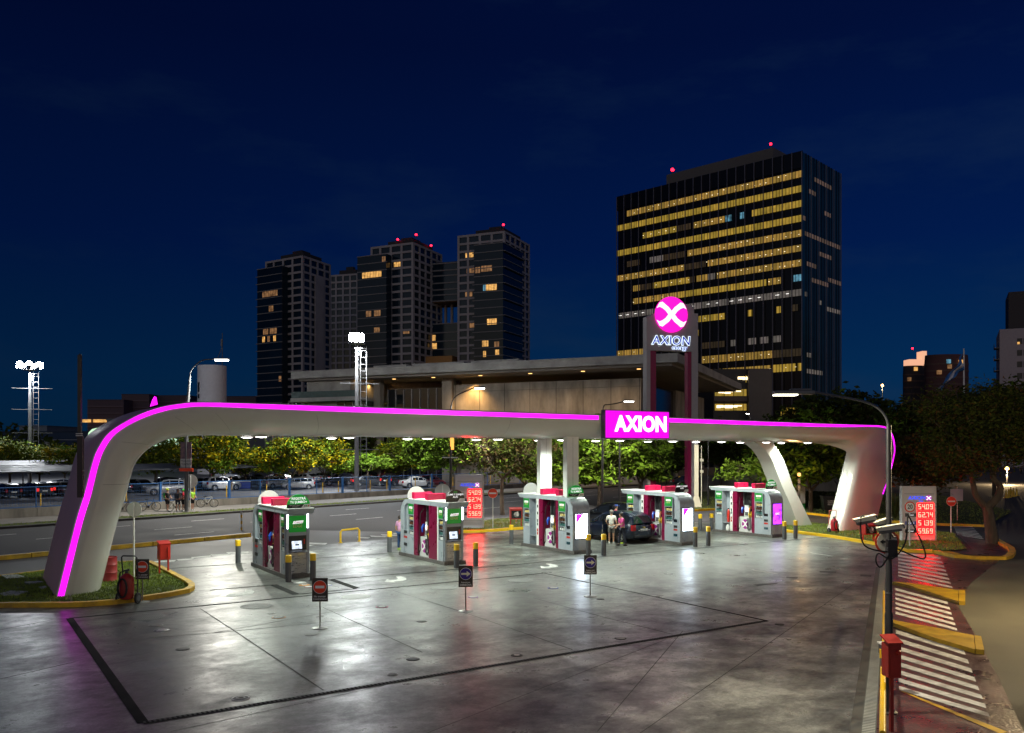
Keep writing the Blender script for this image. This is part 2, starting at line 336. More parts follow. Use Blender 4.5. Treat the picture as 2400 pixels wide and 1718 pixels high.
# lane lines
mk = MB()
for n in (46.6, 50.6, 54.6):
    a = -30 + (n % 3)
    while a < 170:
        mk.sheet([rd(a, n - .07), rd(a + 2.6, n - .07), rd(a + 2.6, n + .07), rd(a, n + .07)], .010); a += 7.0
for q in ([(800,668),(900,672),(850,682),(800,682)], [(835,650),(1010,655),(990,668),(850,664)], [(805,730),(865,730),(940,745),(900,752)], [(1270,598),(1390,605),(1370,614),(1290,612)], [(1385,588),(1540,594),(1520,603),(1400,600)], [(1480,577),(1650,582),(1640,592),(1500,588)], [(1580,565),(1680,570),(1670,577),(1600,575)]):
    mk.sheet(ccw(P(R6, q)), .014)
for q in ([(1560,610),(1720,600),(1700,612),(1580,622)], [(1690,590),(1870,575),(1860,590),(1700,600)], [(1860,568),(2040,560),(2030,575),(1880,580)], [(2000,548),(2200,540),(2200,553),(2020,560)], [(1340,628),(1560,615),(1540,632),(1350,640)]):
    mk.sheet(ccw(P(R5, q)), .014)
arrow = P(R6, [(108,1131),(168,1098),(190,1110),(250,1106),(283,1092),(283,1070),(338,1070),(366,1086),(352,1104),(300,1117),(205,1125),(215,1134)])
ac = gp(*R6(240, 1105))
for px, py in ((597 - 34, 1392), (926, 1359.5), (1285, 1328)):
    c = gp(px, py); mk.sheet(ccw([(x - ac[0] + c[0], y - ac[1] + c[1]) for x, y in arrow]), .014)
for q in ([(1490,1113),(1515,1113),(1530,1119),(1715,1146),(1700,1150),(1530,1126)], [(975,1266),(1005,1263),(1020,1271),(1225,1303),(1210,1308),(1015,1278)]):
    mk.sheet(ccw(P(R8, q)), .014)
# crossings over the ramps
def lerp2(a, b, t): return (a[0] + (b[0] - a[0]) * t, a[1] + (b[1] - a[1]) * t)
def zebra(f, l0, l1, r0, r1, n, duty=.5, z=.014):
    for i in range(n):
        a, b = i / (n - 1 + duty), (i + duty) / (n - 1 + duty)
        mk.sheet(ccw(P(f, [lerp2(l0, l1, a), lerp2(r0, r1, a), lerp2(r0, r1, b), lerp2(l0, l1, b)])), z)
zebra(Q4, (930, 880), (930, 1140), (1380, 938), (1510, 1268), 8, .48)
zebra(Q5, (900, 85), (902, 362), (1455, 235), (1560, 540), 6, .5)
zebra(Q5, (905, 530), (940, 1172), (1630, 752), (1905, 1462), 8, .5)
zebra(Q4, (1520, 610), (1560, 700), (1720, 610), (1840, 745), 8, .5)
struct(mk.build('road_markings', M['white_p']))
patch('ramp_pavers', ccw([gp(*p) for p in ((2074, 1290), (2184, 1297), (2237, 1308), (2345, 1312), (2275, 1367), (2262, 1385), (2244, 1419), (2275, 1470), (2300, 1515), (2341, 1591), (2398, 1712), (2440, 1800), (2060, 1800), (2052, 1718), (2068, 1426))]), M['pavers'], .009)
# drain lines and joints of the forecourt
dl = MB()
def gline(a, b, w, z=.013, mi=0, into=None):
    a, b = Vector(a), Vector(b); d = (b - a).normalized(); n = Vector((-d.y, d.x)) * w / 2
    (into or dl).sheet([a - n, b - n, b + n, a + n], z, mi)
A_, B_, C_, D_ = gp(163, 1450), gp(336, 1696), gp(1798, 1456), gp(1275, 1344)
gline(A_, D_, .14); gline(A_, B_, .20, .015); gline(D_, C_, .10, .0135)
PL = lambda f, L, w, z=.014: [gline(gp(*f(*L[i])), gp(*f(*L[i + 1])), w, z + .0004 * i) for i in range(len(L) - 1)]
PL(R6, [(-30, 1073), (530, 1025)], .13); PL(R6, [(530, 1025), (735, 1112)], .28, .016); PL(R6, [(735, 1110), (1270, 1060)], .12, .0172); PL(R6, [(1270, 1058), (1040, 978)], .28, .018)
PL(R6, [(1040, 978), (2266, 880)], .12, .019); PL(R7, [(376, 880), (1400, 790), (2266, 712)], .11); PL(R8, [(355, 1092), (1700, 976)], .11)
PL(R5, [(1480, 692), (2180, 645)], .10); PL(R6, [(-10, 857), (285, 835)], .06); PL(R6, [(800, 797), (1640, 738)], .09); PL(R7, [(340, 702), (855, 662)], .06)
struct(dl.build('drain_slots', M['slot']))
jt = MB()
for L, f in (([(1330, 190), (1560, 340), (2150, 735)], Q6), ([(0, 332), (350, 265)], Q6), ([(0, 660), (500, 545)], Q6), ([(1000, 385), (1560, 340), (2266, 270)], Q6)):
    for i in range(len(L) - 1): gline(gp(*f(*L[i])), gp(*f(*L[i + 1])), .038, .012 + .0003 * i, 0, jt)
for L, f in (([(970, 1225), (1850, 1624)], R6), ([(1590, 1075), (2180, 1255)], R6), ([(0, 1170), (390, 1290), (1290, 1600)], R7), ([(940, 1140), (1560, 1310), (2180, 1465)], R7), ([(0, 1450), (900, 1290), (1500, 1200)], R6)):
    for i in range(len(L) - 1): gline(gp(*f(*L[i])), gp(*f(*L[i + 1])), .036, .0125 + .0003 * i, 0, jt)
for a, b in (((1500, 1720), (2000, 1370)), ((1000, 1720), (1560, 1500)), ((1600, 1480), (1400, 1716)), ((400, 1716), (900, 1608))): gline(gp(*a), gp(*b), .02, .0118, 0, jt)
struct(jt.build('forecourt_joints', mat('joint_dark', (.045, .045, .043), .7)))
# slatted channels
def channel(name, a, b, w, m_bar, m_dark, pitch, bar, label=None):
    a, b = Vector(a), Vector(b); L = (b - a).length; d = (b - a) / L; n = Vector((-d.y, d.x))
    c = MB(); c.sheet([a - n * w / 2, b - n * w / 2, b + n * w / 2, a + n * w / 2], .017, 0)
    k = 0.0
    while k < L - pitch:
        p, q = a + d * k, a + d * (k + bar)
        c.sheet([p - n * w * .42, q - n * w * .42, q + n * w * .42, p + n * w * .42], .022, 1); k += pitch
    return struct(c.build(name, [m_dark, m_bar]))
channel('drain_channel', B_, C_, .17, mat('grate_iron', (.03, .03, .03), .6), M['slot'], .09, .045)
channel('kerb_drain', gp(2034, 1730), gp(2070, 1325), .26, mat('grate_steel', (.34, .36, .34), .5, var=.2), mat('grate_gap', (.09, .095, .09), .7), .10, .06)
gl = MB(); gline(gp(2010, 1730), gp(2062, 1330), .30, .0115, 0, gl); struct(gl.build('gutter_strip', mat('gutter', (.06, .06, .056), .6, var=.4)))
# grass islands with yellow kerbs
def kerb_loop(name, pts, m, w=.22, h=.16, closed=False):
    v = [Vector((x, y)) for x, y in pts]; n = len(v); mb = MB(); inn = []
    for i in range(n):
        p, q = v[i - 1] if (i or closed) else v[i], v[(i + 1) % n] if (i < n - 1 or closed) else v[i]
        d = (q - p).normalized(); inn.append(v[i] + Vector((-d.y, d.x)) * w)
    for i in range(n if closed else n - 1):
        j = (i + 1) % n
        mb.prism([v[i], v[j], inn[j], inn[i]], lambda a, b: (a, b, 0), lambda a, b: (a, b, h), 0)
    return struct(mb.build(name, m))
left_isl = [gp(*p) for p in ((-300, 1441), (0, 1425), (143, 1424.5), (200, 1423), (265, 1418), (331, 1410), (400, 1399), (445, 1390), (456, 1383), (457, 1377), (445, 1368), (400, 1344), (356, 1322), (330, 1318), (262, 1321), (0, 1353), (-300, 1395))]
kerb_loop('island_kerb', left_isl[:13], M['yellow'])
kerb_loop('island_kerb', left_isl[12:], M['yellow'], h=.1)
right_isl = [gp(*p) for p in ((1829, 1246), (1948, 1261), (2059, 1279.5), (2120, 1295), (2186, 1297), (2275, 1291), (2244, 1252), (2200, 1247), (2100, 1240), (1985, 1233), (1900, 1227), (1829, 1226))]
kerb_loop('island_kerb', right_isl[:5], M['yellow_b'])
tot_isl = [gp(*p) for p in ((1050, 1251), (1130, 1248), (1240, 1240), (1330, 1236), (1400, 1226), (1400, 1212), (1330, 1205), (1240, 1213), (1160, 1218), (1060, 1232))]
kerb_loop('island_kerb', tot_isl[:5], M['yellow_b'])
back_isl = [gp(*p) for p in ((1620, 1199), (1720, 1194), (1900, 1207), (2040, 1222), (2200, 1232), (2320, 1236), (2380, 1200), (2200, 1160), (1900, 1150), (1600, 1150), (1480, 1170), (1480, 1190))]
kerb_loop('island_kerb', back_isl[:6], M['yellow_b'])
kerb_loop('island_kerb', [gp(*Q4(*p)) for p in ((1300, 893), (1530, 943), (1800, 962), (2080, 965), (2150, 945), (2182, 900), (2165, 860), (2000, 765))], M['yellow'], w=.3, h=.15)
struct(MB().sheet([gp(*Q4(*p)) for p in ((1300, 893), (1530, 940), (1625, 912), (1395, 855))], .03).build('kerb_ramp', M['yellow']))
struct(MB().sheet([gp(*Q4(*p)) for p in ((1600, 545), (1700, 540), (1815, 600), (1600, 605))][::-1], .03).build('kerb_ramp', M['yellow']))
patch('tree_pit_paving', ccw([gp(*Q4(*p)) for p in ((1400, 860), (1640, 908), (2100, 930), (2150, 890), (2000, 775), (1740, 745), (1560, 690), (1720, 858))]), M['pavers'], .02)
def lawn(name, pts, dens, seed, tall=.05, ground=(.055, .075, .012), blade=(.20, .26, .03), z=.07, area_pt=None, col2=None):
    struct(MB().sheet(ccw(pts), z).build(name + '_soil', mat(name + '_soil', ground, .95, var=.4, scale=2.5)))
    rnd = random.Random(seed); g = MB()
    xs, ys = [p[0] for p in pts], [p[1] for p in pts]
    def inside(x, y):
        c = False; n = len(pts)
        for i in range(n):
            (x1, y1), (x2, y2) = pts[i], pts[(i + 1) % n]
            if (y1 > y) != (y2 > y) and x < (x2 - x1) * (y - y1) / (y2 - y1) + x1: c = not c
        return c
    n = 0; tries = 0
    while n < dens and tries < dens * 8:
        tries += 1
        x, y = rnd.uniform(min(xs), max(xs)), rnd.uniform(min(ys), max(ys))
        if y > 90 or abs(x) > 60 or not inside(x, y): continue
        for _ in range(3):
            a, h, w = rnd.uniform(0, 6.28), tall * rnd.uniform(.6, 1.5), .014
            bx, by = x + rnd.uniform(-.05, .05), y + rnd.uniform(-.05, .05)
            lx, ly = rnd.uniform(-.03, .03), rnd.uniform(-.03, .03); c, s_ = math.cos(a) * w, math.sin(a) * w
            g.add([(bx - c, by - s_, z), (bx + c, by + s_, z), (bx + lx, by + ly, z + h)], [(0, 1, 2)])
        n += 1
    tag(g.build(name, mat(name + '_blades', blade, .7, var=.45, scale=.8, col2=col2)), 'short green lawn growing inside the yellow kerbs', 'grass', kind='stuff')
def shrink(pts, d):
    pts = ccw(pts); v = [Vector(p) for p in pts]; n = len(v); o = []
    for i in range(n):
        t = (v[(i + 1) % n] - v[i - 1]).normalized(); o.append(tuple(v[i] + Vector((-t.y, t.x)) * d))
    return o
lawn('grass', shrink(left_isl, .23), 9000, 3, .06)
lawn('grass', shrink(right_isl, .2), 6000, 4, .06, ground=(.02, .045, .010), blade=(.07, .19, .03))
lawn('grass', shrink(tot_isl, .2), 4000, 5, .06, ground=(.05, .05, .012), blade=(.10, .11, .02))
lawn('grass', shrink(back_isl, .2), 6000, 6, .08, ground=(.02, .03, .010), blade=(.05, .085, .018))
lawn('grass', [tuple(rd(a, n).to_2d()) for a, n in ((0, 59.05), (75, 59.05), (75, 60.55), (0, 60.55))], 7000, 7, .09, ground=(.05, .06, .015), blade=(.12, .14, .03), z=.142)
# yellow ramp wedges on the right
def wedge(name, f, L, h, m): return struct(MB().zp(ccw([gp(*f(*q)) for q in L]), .0, h).build(name, m, bevel=.015))
wedge('kerb_wedge', Q5, [(862, 46), (1060, 62), (1572, 140), (1568, 262), (1060, 92)], .12, M['yellow_old'])
wedge('kerb_wedge', Q5, [(1578, 137), (1643, 140), (1643, 266), (1574, 264)], .13, M['yellow_old'])
wedge('kerb_wedge', Q5, [(862, 462), (1330, 548), (1735, 632), (1746, 786), (1300, 652), (862, 490)], .12, M['yellow_old'])
wedge('kerb_wedge', Q5, [(1742, 634), (1812, 646), (1845, 795), (1752, 788)], .13, M['yellow_old'])
struct(MB().sheet(ccw([gp(*Q5(*q)) for q in ((935, 1180), (1000, 1195), (2100, 1624), (2010, 1640))]), .02).build('yellow_edge_line', M['yellow']))
# stepping slabs in the left lawn
for q in ([(10, 770), (150, 765), (215, 782), (60, 800)], [(215, 832), (340, 822), (385, 830), (260, 846)], [(340, 877), (400, 868), (415, 880), (370, 890)], [(0, 935), (90, 912), (250, 916), (160, 945), (40, 952)]):
    tag(MB().zp(ccw([gp(*R5(*p)) for p in q]), .02, .11).build('access_cover', mat('slab_pale', (.42, .42, .4), .7, var=.2, scale=6)),
        'pale square access cover let into the lawn beside the arch leg', 'access cover', 'access covers in the left lawn')
# lids of the forecourt tanks
def lid(px, py, wpx, kind, label, grp=None):
    x, y = gp(px, py); r = wpx * y / FPX / 2
    t = thing('manhole_cover', label, 'manhole cover', (x, y, .009), SA, grp or 'covers of the forecourt tanks')
    if kind == 'grate':
        MB().lathe([(r, 0), (r, .006), (r * .94, .008)], 36).build('frame', mat('lid_grey', (.15, .15, .145), .6, var=.2), t)
        g = MB(); n = 18
        for i in range(n):
            a = -r * .9 + 1.8 * r * (i + .5) / n; h = math.sqrt(max(0, (r * .9) ** 2 - a * a))
            g.box(a - r * .026, -h, .008, a + r * .026, h, .012)
        g.build('bars', mat('lid_bars', (.035, .035, .035), .5), t)
    else:
        ring, top, mark = kind
        MB().lathe([(r, 0), (r, .008), (r * .8, .010)], 32).build('rim', ring, t)
        MB().lathe([(r * .8, .0), (r * .8, .013), (r * .78, .014)], 32).build('lid', top, t)
        if mark:
            k = MB()
            k.lathe([(r * .5, .0145), (r * .5, .017), (r * .28, .017), (r * .28, .0145)], 18)
            k.build('lid_mark', mark, t)
cg, cd, cw = mat('cover_grey', (.20, .20, .19), .5, var=.3, scale=6), mat('cover_dark', (.04, .04, .04), .5, var=.3), mat('cover_white', (.6, .6, .58), .5, var=.1)
corg, cpur, cmag, cblu = mat('cover_orange', (.55, .22, .03), .5), mat('cover_purple', (.28, .03, .4), .5), mat('cover_magenta', (.35, .02, .10), .5), mat('cover_blue', (.04, .07, .5), .5)
steel = M['steel']
lid(*R6(385, 1213), 76, 'grate', 'large round slatted grate left of the nearer no-entry stand')
lid(*Q6(970, 248), 84, 'grate', 'large round slatted grate nearest the corner of the black drain frame')
lid(*R6(1260, 1130), 67, (cw, mat('cover_pale', (.5, .5, .49), .5, var=.15), None), 'large pale round cover right of the nearer no-entry stand')
lid(*R6(2040, 1050), 64, (cg, cg, None), 'large plain grey cover just left of the left arrow stand')
lid(*R7(830, 988), 61, (cg, mat('cover_mid', (.16, .16, .155), .5, var=.25), None), 'large plain grey cover between the two arrow stands')
lid(*R6(580, 1313), 33, (corg, cd, cw), 'small lid with an orange rim below the slatted grate')
lid(*R6(510, 1278), 20, (cw, cg, None), 'tiny pale ring lid beside the orange rimmed lid')
lid(*R6(1493, 1220), 30, (cmag, cd, cw), 'small dark lid with a maroon rim and white marks')
lid(*R6(1845, 1348), 25, (cg, cd, None), 'small grey ringed lid left of the left arrow stand foot')
lid(*R6(865, 1465), 30, (cg, cg, None), 'faint grey lid below the foot of the nearer no-entry stand')
lid(*R7(1118, 1053), 26, (cblu, steel, cw), 'small steel lid with a blue rim near the right arrow stand')
lid(*R7(410, 1133), 24, (cpur, cw, None), 'small purple and white lid beside the left arrow stand post')
lid(*R7(1538, 1151), 19, (cd, cd, None), 'small black lid beside the foot of the right arrow stand')
lid(*R7(1715, 1500), 28, (cd, cg, None), 'dark ringed lid near the long drain channel below the right arrow stand')
lid(*Q6(1072, 335), 36, (steel, steel, None), 'shiny steel lid below the slatted grate near the black drain corner')
lid(*Q6(1215, 460), 32, (cd, cd, None), 'plain black lid in the middle of the left drain bay')
lid(*Q6(1600, 788), 43, (cw, cd, cw), 'black lid with a white ring nearest the viewer by the drain channel')
lid(*Q6(1035, 302), 34, (cg, cd, None), 'dull dark lid just above the shiny steel lid')
for _p, _w, _k, _t in ((R6(765, 1006), 30, (cw, cw, None), 'white oval filler lid in front of the kiosk by the arch leg'), (R6(806, 1027), 26, (corg, corg, cw), 'orange filler lid in front of the kiosk by the arch leg'), (R6(842, 1043), 20, (cmag, cw, None), 'maroon ringed filler lid in front of the kiosk by the arch leg'), (R6(1022, 1027), 15, (cblu, cw, None), 'small blue ringed filler lid peeping behind the no-entry stand')):
    lid(*_p, _w, _k, _t)
lid(1211, 1537, 28, (cd, cd, cw), 'dark lid with pale marks by the drain channel at mid forecourt')
lid(968, 1546, 32, (cd, cd, None), 'dark lid left of the mid forecourt below the left arrow stand')
lid(920, 1582, 26, (cg, cd, None), 'grey rimmed lid just above the drain channel')
lid(1827, 1464, 22, (cd, cd, None), 'small dark lid beyond the right corner of the drain frame')
# patched rectangles on the right of the forecourt
pt = MB()
for q in ([(1000, 1400), (1220, 1385), (1210, 1395), (1040, 1415)], [(1590, 1280), (1740, 1285), (1735, 1298), (1590, 1292)], [(1295, 1330), (1400, 1335), (1390, 1348), (1295, 1342)], [(1950, 1310), (2050, 1318), (2045, 1332), (1950, 1325)]):
    pt.sheet(ccw(P(R8, q)), .0125)
struct(pt.build('asphalt_patches', mat('patch_dark', (.05, .05, .05), .6, var=.2)))
# ================================================================== the arched canopy
canopy = thing('station_canopy', 'long white arched petrol station canopy edged with a glowing magenta strip', 'canopy', SP, SA)
_pairs = [((-.16,-.05),(1.42,-.05)), ((.41,2.48),(2.0,2.4)), ((.67,3.42),(2.27,3.3)), ((.80,3.96),(2.42,3.95)), ((.935,4.55),(2.62,4.55)), ((1.12,5.08),(3.0,5.02)), ((1.497,5.66),(3.5,5.33)),
          ((2.30,6.22),(4.1,5.5)), ((3.13,6.57),(4.8,5.58)), ((3.9,6.74),(5.4,5.6)), ((4.69,6.81),(6.0,5.6)), ((7,6.82),(7.8,5.6)), ((10,6.81),(10.4,5.6)), ((18.2,6.76),(18.2,5.58)), ((23.25,6.73),(23.25,5.565)), ((27.75,6.69),(27.75,5.55)), ((35.4,6.62),(35.2,5.5)),
          ((42,6.56),(41,5.46)), ((44.8,6.54),(42.6,5.44)), ((45.9,6.52),(43.4,5.42)), ((46.65,6.38),(43.82,5.34)), ((47.2,5.86),(44.05,5.18)), ((47.4,5.05),(44.12,4.9)), ((47.28,4.5),(43.95,4.4)), ((47.05,3.9),(43.72,3.8)), ((46.8,3.3),(43.47,3.2)), ((46.15,2.2),(43.08,2.2)), ((45.55,.8),(42.5,.8)), ((45.25,-.05),(42.15,-.05))]
_out = crom([a for a, b in _pairs], 4); _inn = crom([b for a, b in _pairs], 4)
DT = 5.1
def sec(u):                                 # cross-section at path parameter u (0..1): list of (t, d)
    k = min(1, max(0, (u - .672) / .116))     # right leg: shallower, squarer, with a bevel near its inner edge
    dep = DT + (1.55 - DT) * k
    f = [(.10, 0), (.02, .012), (0, .04), (0, .285), (.03, .34), (.085, .44), (.19, .58), (.35, .72), (.58, .84), (.88, .93), (1.25, .985), (1.6, 1.0)]
    f = [(t * (1 - k) + (t * .06 if t <= .35 else .02 + (t - .35) * .3) * k, d) for t, d in f]
    b = [(dep - t, d) for t, d in f[::-1]]
    return f + b
_sh = MB(); _n = len(_out); _rows = []
for i in range(_n):
    u = i / (_n - 1); o, q = _out[i], _inn[i]
    _rows.append([(o[0] + (q[0] - o[0]) * d, t, o[1] + (q[1] - o[1]) * d) for t, d in sec(u)])
_m = len(_rows[0]); _vs = [p for r in _rows for p in r]
_fs = [(i * _m + (k + 1) % _m, i * _m + k, (i + 1) * _m + k, (i + 1) * _m + (k + 1) % _m) for i in range(_n - 1) for k in range(_m)]
for i in range(_n - 1):
    for k in range(_m):
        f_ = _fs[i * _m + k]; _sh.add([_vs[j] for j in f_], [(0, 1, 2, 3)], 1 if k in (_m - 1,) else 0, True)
_sh.f = _fs; _sh.v = _vs
_sh.build('arch_shell', [M['shell'], M['roofskin_strip_glow']], canopy, ang=50)
# thin cladding joints across the shell
for uu in (.10, .2, .29, .36, .42, .47, .52, .57, .61):
    i = int(uu * (_n - 1)); g = MB(); o, q = _out[i], _inn[i]; o2, q2 = _out[i + 1], _inn[i + 1]; f = .012 / max(.05, math.hypot(o2[0] - o[0], o2[1] - o[1]))
    pts = [(t, d) for t, d in sec(uu)][4:20]; cm = (.5 * DT, .55); vs = []
    for t, d in pts:
        e_t = -.004 if t < .9 else 0; e_d = .003
        for a_, b_ in ((o, q), (o.lerp(o2, f), q.lerp(q2, f))): vs.append((a_[0] + (b_[0] - a_[0]) * (d + e_d), t + e_t, a_[1] + (b_[1] - a_[1]) * (d + e_d)))
    g.add(vs, [(2 * k, 2 * k + 1, 2 * k + 3, 2 * k + 2) for k in range(len(pts) - 1)]); g.build('shell_joint', mat('joint_grey', (.22, .22, .21), .6), canopy)
# glowing strip in segments, broken at the sign box
def strip(i0, i1):
    g = MB(); vs = []
    for i in range(i0, i1 + 1):
        u = i / (_n - 1); o, q = _out[i], _inn[i]; L = math.hypot(q[0] - o[0], q[1] - o[1]); k = min(1, max(0, (u - .672) / .116)); nx = 1.2 / L
        if k > 0: nx = (1.2 - .55 * k) / L
        for t, d in ((-.012, .05 * nx), (-.012, .215 * nx)): vs.append((o[0] + (q[0] - o[0]) * d, t, o[1] + (q[1] - o[1]) * d))
        for t, d in ((.03, .215 * nx), (.03, .05 * nx)): vs.append((o[0] + (q[0] - o[0]) * d, t, o[1] + (q[1] - o[1]) * d))
    n = i1 - i0 + 1
    g.add(vs, [(a * 4 + k, a * 4 + (k + 1) % 4, (a + 1) * 4 + (k + 1) % 4, (a + 1) * 4 + k) for a in range(n - 1) for k in range(4)] + [(3, 2, 1, 0), tuple((n - 1) * 4 + k for k in range(4))], 0)
    g.build('light_strip', M['magenta'], canopy)
def idx(s, lo=0, hi=None):
    return min(range(lo, hi or _n), key=lambda i: abs(_out[i][0] - s))
_i_end = min(range(_n // 2, _n), key=lambda i: abs(_out[i][1] - 3.35))
_cuts = [0, 8, 22, idx(4.9), idx(9.9), idx(14.8), idx(19.6), idx(23.1)]
for a, b in zip(_cuts, _cuts[1:]): strip(a, b)
_cuts = [idx(27.8), idx(32), idx(38), idx(42), idx(46.2), _i_end]
for a, b in zip(_cuts, _cuts[1:]):
    if b > a: strip(a, b)
# soffit panels: shallow ribs along the roof, then downlights in two rows
rb = MB()
for t in (1.75, 2.55, 3.35):
    rb.box(6.6, t - .02, 5.49, 40.5, t + .02, 5.52)
for dl_s in [7.3 + 3.72 * k for k in range(10)]:
    for t in (1.55, 3.55):
        z = 5.6 - .004 * dl_s
        d = thing('downlight', None, None); d.parent = canopy; d.location = (dl_s, t, z)
        MB().lathe([(.24, -.02), (.27, -.025), (.29, -.01), (.29, .02)], 24).build('rim', M['white'], d)
        MB().lathe([(.01, -.06), (.12, -.052), (.20, -.035), (.235, -.01)], 24).build('lens', glow('downlight_lens', (1, .98, .93), 14, sampled=False), d)
        lamp('downlight_lamp', 'SPOT', (0, 0, -.16), 830 if t < 2 else 600, (.89, 1, .86), .22, (0, 0, 0), R(158), .5, parent=d)
# twin columns standing on the middle island
for c in (.95, 3.2):
    k = MB(); k.box(22.0, .1 + c - .17, .17, 22.72, .1 + c + .17, 5.75)
    o = k.build('column', M['white'], canopy, bevel=.03)
    MB().box(22.355, .1 + c - .174, .2, 22.365, .1 + c - .168, 5.6).build('column_joint', M['grey'], o)
# rear right leg, leaning the other way
_lp = [(1748,1034),(1763,1041),(1778,1053),(1790,1070),(1796.6,1082),(1818,1138),(1837,1180),(1857,1232),(1892,1236),(1868,1187),(1844,1138),(1828,1092),(1822,1077),(1812,1060),(1801,1044),(1796,1034)]
_lq = [st_px(x, y, 4.2) for x, y in _lp]
MB().yp(_lq[::-1], 3.7, 4.75, 0).build('rear_leg', M['shell'], canopy, bevel=.06, seg=3)
# lit fin of the back edge showing over the arch
_f = [st_px(x, y, 4.9) for x, y in ((352, 953), (357, 938), (362, 929), (366, 931), (369, 948))]
MB().yp(_f[::-1], 4.85, 4.95).build('light_fin', M['magenta'], canopy)
# sign box on the fascia
sg = thing('canopy_sign', 'glowing magenta AXION sign box with white letters on the canopy edge', 'sign', st(25.5, 0, 5.56), SA)
MB().box(-2.1, -.30, 0, 2.1, -.02, 1.40).build('sign_box', M['grey'], sg)
MB().box(-2.06, -.325, .04, 2.06, -.302, 1.36).build('sign_face', M['magenta_s'], sg)
textmesh('AXION', 1.06, glow('letter_white', (1, 1, 1), 1.9, sampled=False), sg, (.22, -.345, .70), bold=.034, sx=.97, space=1.03, depth=.012)
# ================================================================== fuel kiosks
KS = [7.8 + 7.02 * i + .52 for i in range(5)]
led_w = glow('led_cool', (.85, .97, 1), 9)
m_scr = glow('ad_screen_white', (.72, .85, 1), 15); m_scrp = glow('ad_screen_magenta', (.62, .03, .85), 1.3); m_scrv = glow('ad_screen_violet', (.34, .03, .85), 3.0, var=.7, scale=4)
m_term = glow('terminal_screen', (.75, .85, 1), 1.1, var=.5, scale=9); m_wlit = glow('decal_lit', (1, 1, 1), .85, sampled=False); m_pump = glow('pump_screen', (.8, .9, 1), 1.5); m_pumpp = glow('pump_screen_pink', (.9, .25, .85), 1.2)
m_strap = mat('display_recess', (.02, .018, .015), .4)
m_yell = mat('nozzle_yellow', (.85, .62, .01), .35); m_blu = mat('nozzle_blue', (.02, .09, .55), .35); m_org = mat('nozzle_orange', (.75, .28, .03), .35)
m_logo = mat('logo_magenta', (.33, .006, .24), .4, var=.03); m_wht = mat('decal_white', (.82, .82, .80), .45, var=.03); m_gold = mat('lettering_gold', (.62, .52, .22), .35)
def x_disc(parent, loc, r, mdisc, mx, rot=(0, 0, 0), depth=.015, name='logo', sc=1.0):
    """round emblem: disc with a curved white X, facing -y"""
    o = MB().lathe([(r, 0), (r, -depth)], 36, ax='y', scale=(1, sc)).build(name, mdisc, parent, loc, rot)
    k = MB(); n = 10
    for sgn in (1, -1):
        top, bot = [], []
        for i in range(n + 1):
            x = -r * .93 + 1.86 * r * i / n; q = x / r
            y = sgn * r * .62 * math.sin(q * 1.75); w = r * (.15 + .05 * abs(q)) * (1.35 if abs(q) < .3 else 1.0)
            lim = math.sqrt(max(0, (r * .985) ** 2 - x * x))
            top.append((x, max(-lim, min(lim, y + w)) * sc)); bot.append((x, max(-lim, min(lim, y - w)) * sc))
        d = -depth - .004 - (.002 if sgn > 0 else 0)
        k.yp(bot + top[::-1], -depth, d)
    k.build('logo_cross', mx, o)
    return o
def fuel_pump(parent, y0, y1, pink=False):
    p = thing('fuel_pump', None, None); p.parent = parent
    ym = (y0 + y1) / 2
    MB().box(-.03, y0 + .15, 1.05, .03, y1 - .21, 2.5).build('back_panel', M['dark'], p)
    MB().xp([(y0 + .05, .17), (y1 - .05, .17), (y1 - .07, 1.05), (y0 + .07, 1.05)], -.42, .42).build('pump_cabinet', mat('pump_white', (.60, .60, .585), .35, var=.05), p, bevel=.02)
    MB().box(-.30, ym - .16, 1.05, .30, ym + .40, 1.10).box(-.27, ym - .13, 1.1, .27, ym + .22, 1.72).build('pump_head', M['dark'], p, bevel=.02)
    for a_, b_ in ((y0 + .05, y0 + .14), (y1 - .2, y1 - .12)): MB().box(-.12, a_, 1.7, .12, b_, 2.5).build('mast', M['grey'], p)
    for s in (-1, 1):
        fr = MB().xp([(ym - .20, 1.08), (ym + .17, 1.08), (ym + .13, 1.74), (ym - .14, 1.74)], s * .275, s * .315).build('screen_frame', M['white'], p)
        MB().box(min(s * .318, s * .324), ym - .12, 1.12, max(s * .318, s * .324), ym + .12, 1.34).build('keypad', M['grey'], fr)
        MB().box(min(s * .317, s * .326), ym - .10, 1.40, max(s * .317, s * .326), ym + .10, 1.60).build('screen', m_pumpp if pink else m_pump, fr)
        for mm, yy, zz in ((m_yell, ym - .29, 1.20), (m_yell, ym - .40, 1.20), (m_blu, ym + .26, 1.46), (m_org, ym - .33, 1.52)):
            n = MB().tube([(s * .33, yy, zz + .16), (s * .41, yy, zz + .02), (s * .40, yy, zz - .2)], [.045, .06, .03], 8)
            n.box(min(s * .30, s * .38), yy - .05, zz + .02, max(s * .30, s * .38), yy + .05, zz + .18)
            n.build('nozzle', mm, p)
        for yy in (y0 + .12, y0 + .2, y1 - .14):
            MB().tube([(s * .18, yy, 2.42), (s * .40, yy + .05, 2.1), (s * .45, yy + .02, 1.2), (s * .44, yy - .03, .45), (s * .46, yy + .06, .28), (s * .47, yy + .16, .40), (s * .45, yy + .18, 1.0)], .019, 6).build('hose', M['rubber'], p)
    x_disc(p, (-.425, ym, .64), .25, m_logo, m_wht, (0, 0, R(-90)), .006, 'pump_emblem', 1.15)
    x_disc(p, (.425, ym, .64), .25, m_logo, m_wht, (0, 0, R(90)), .006, 'pump_emblem', 1.15)
    return p
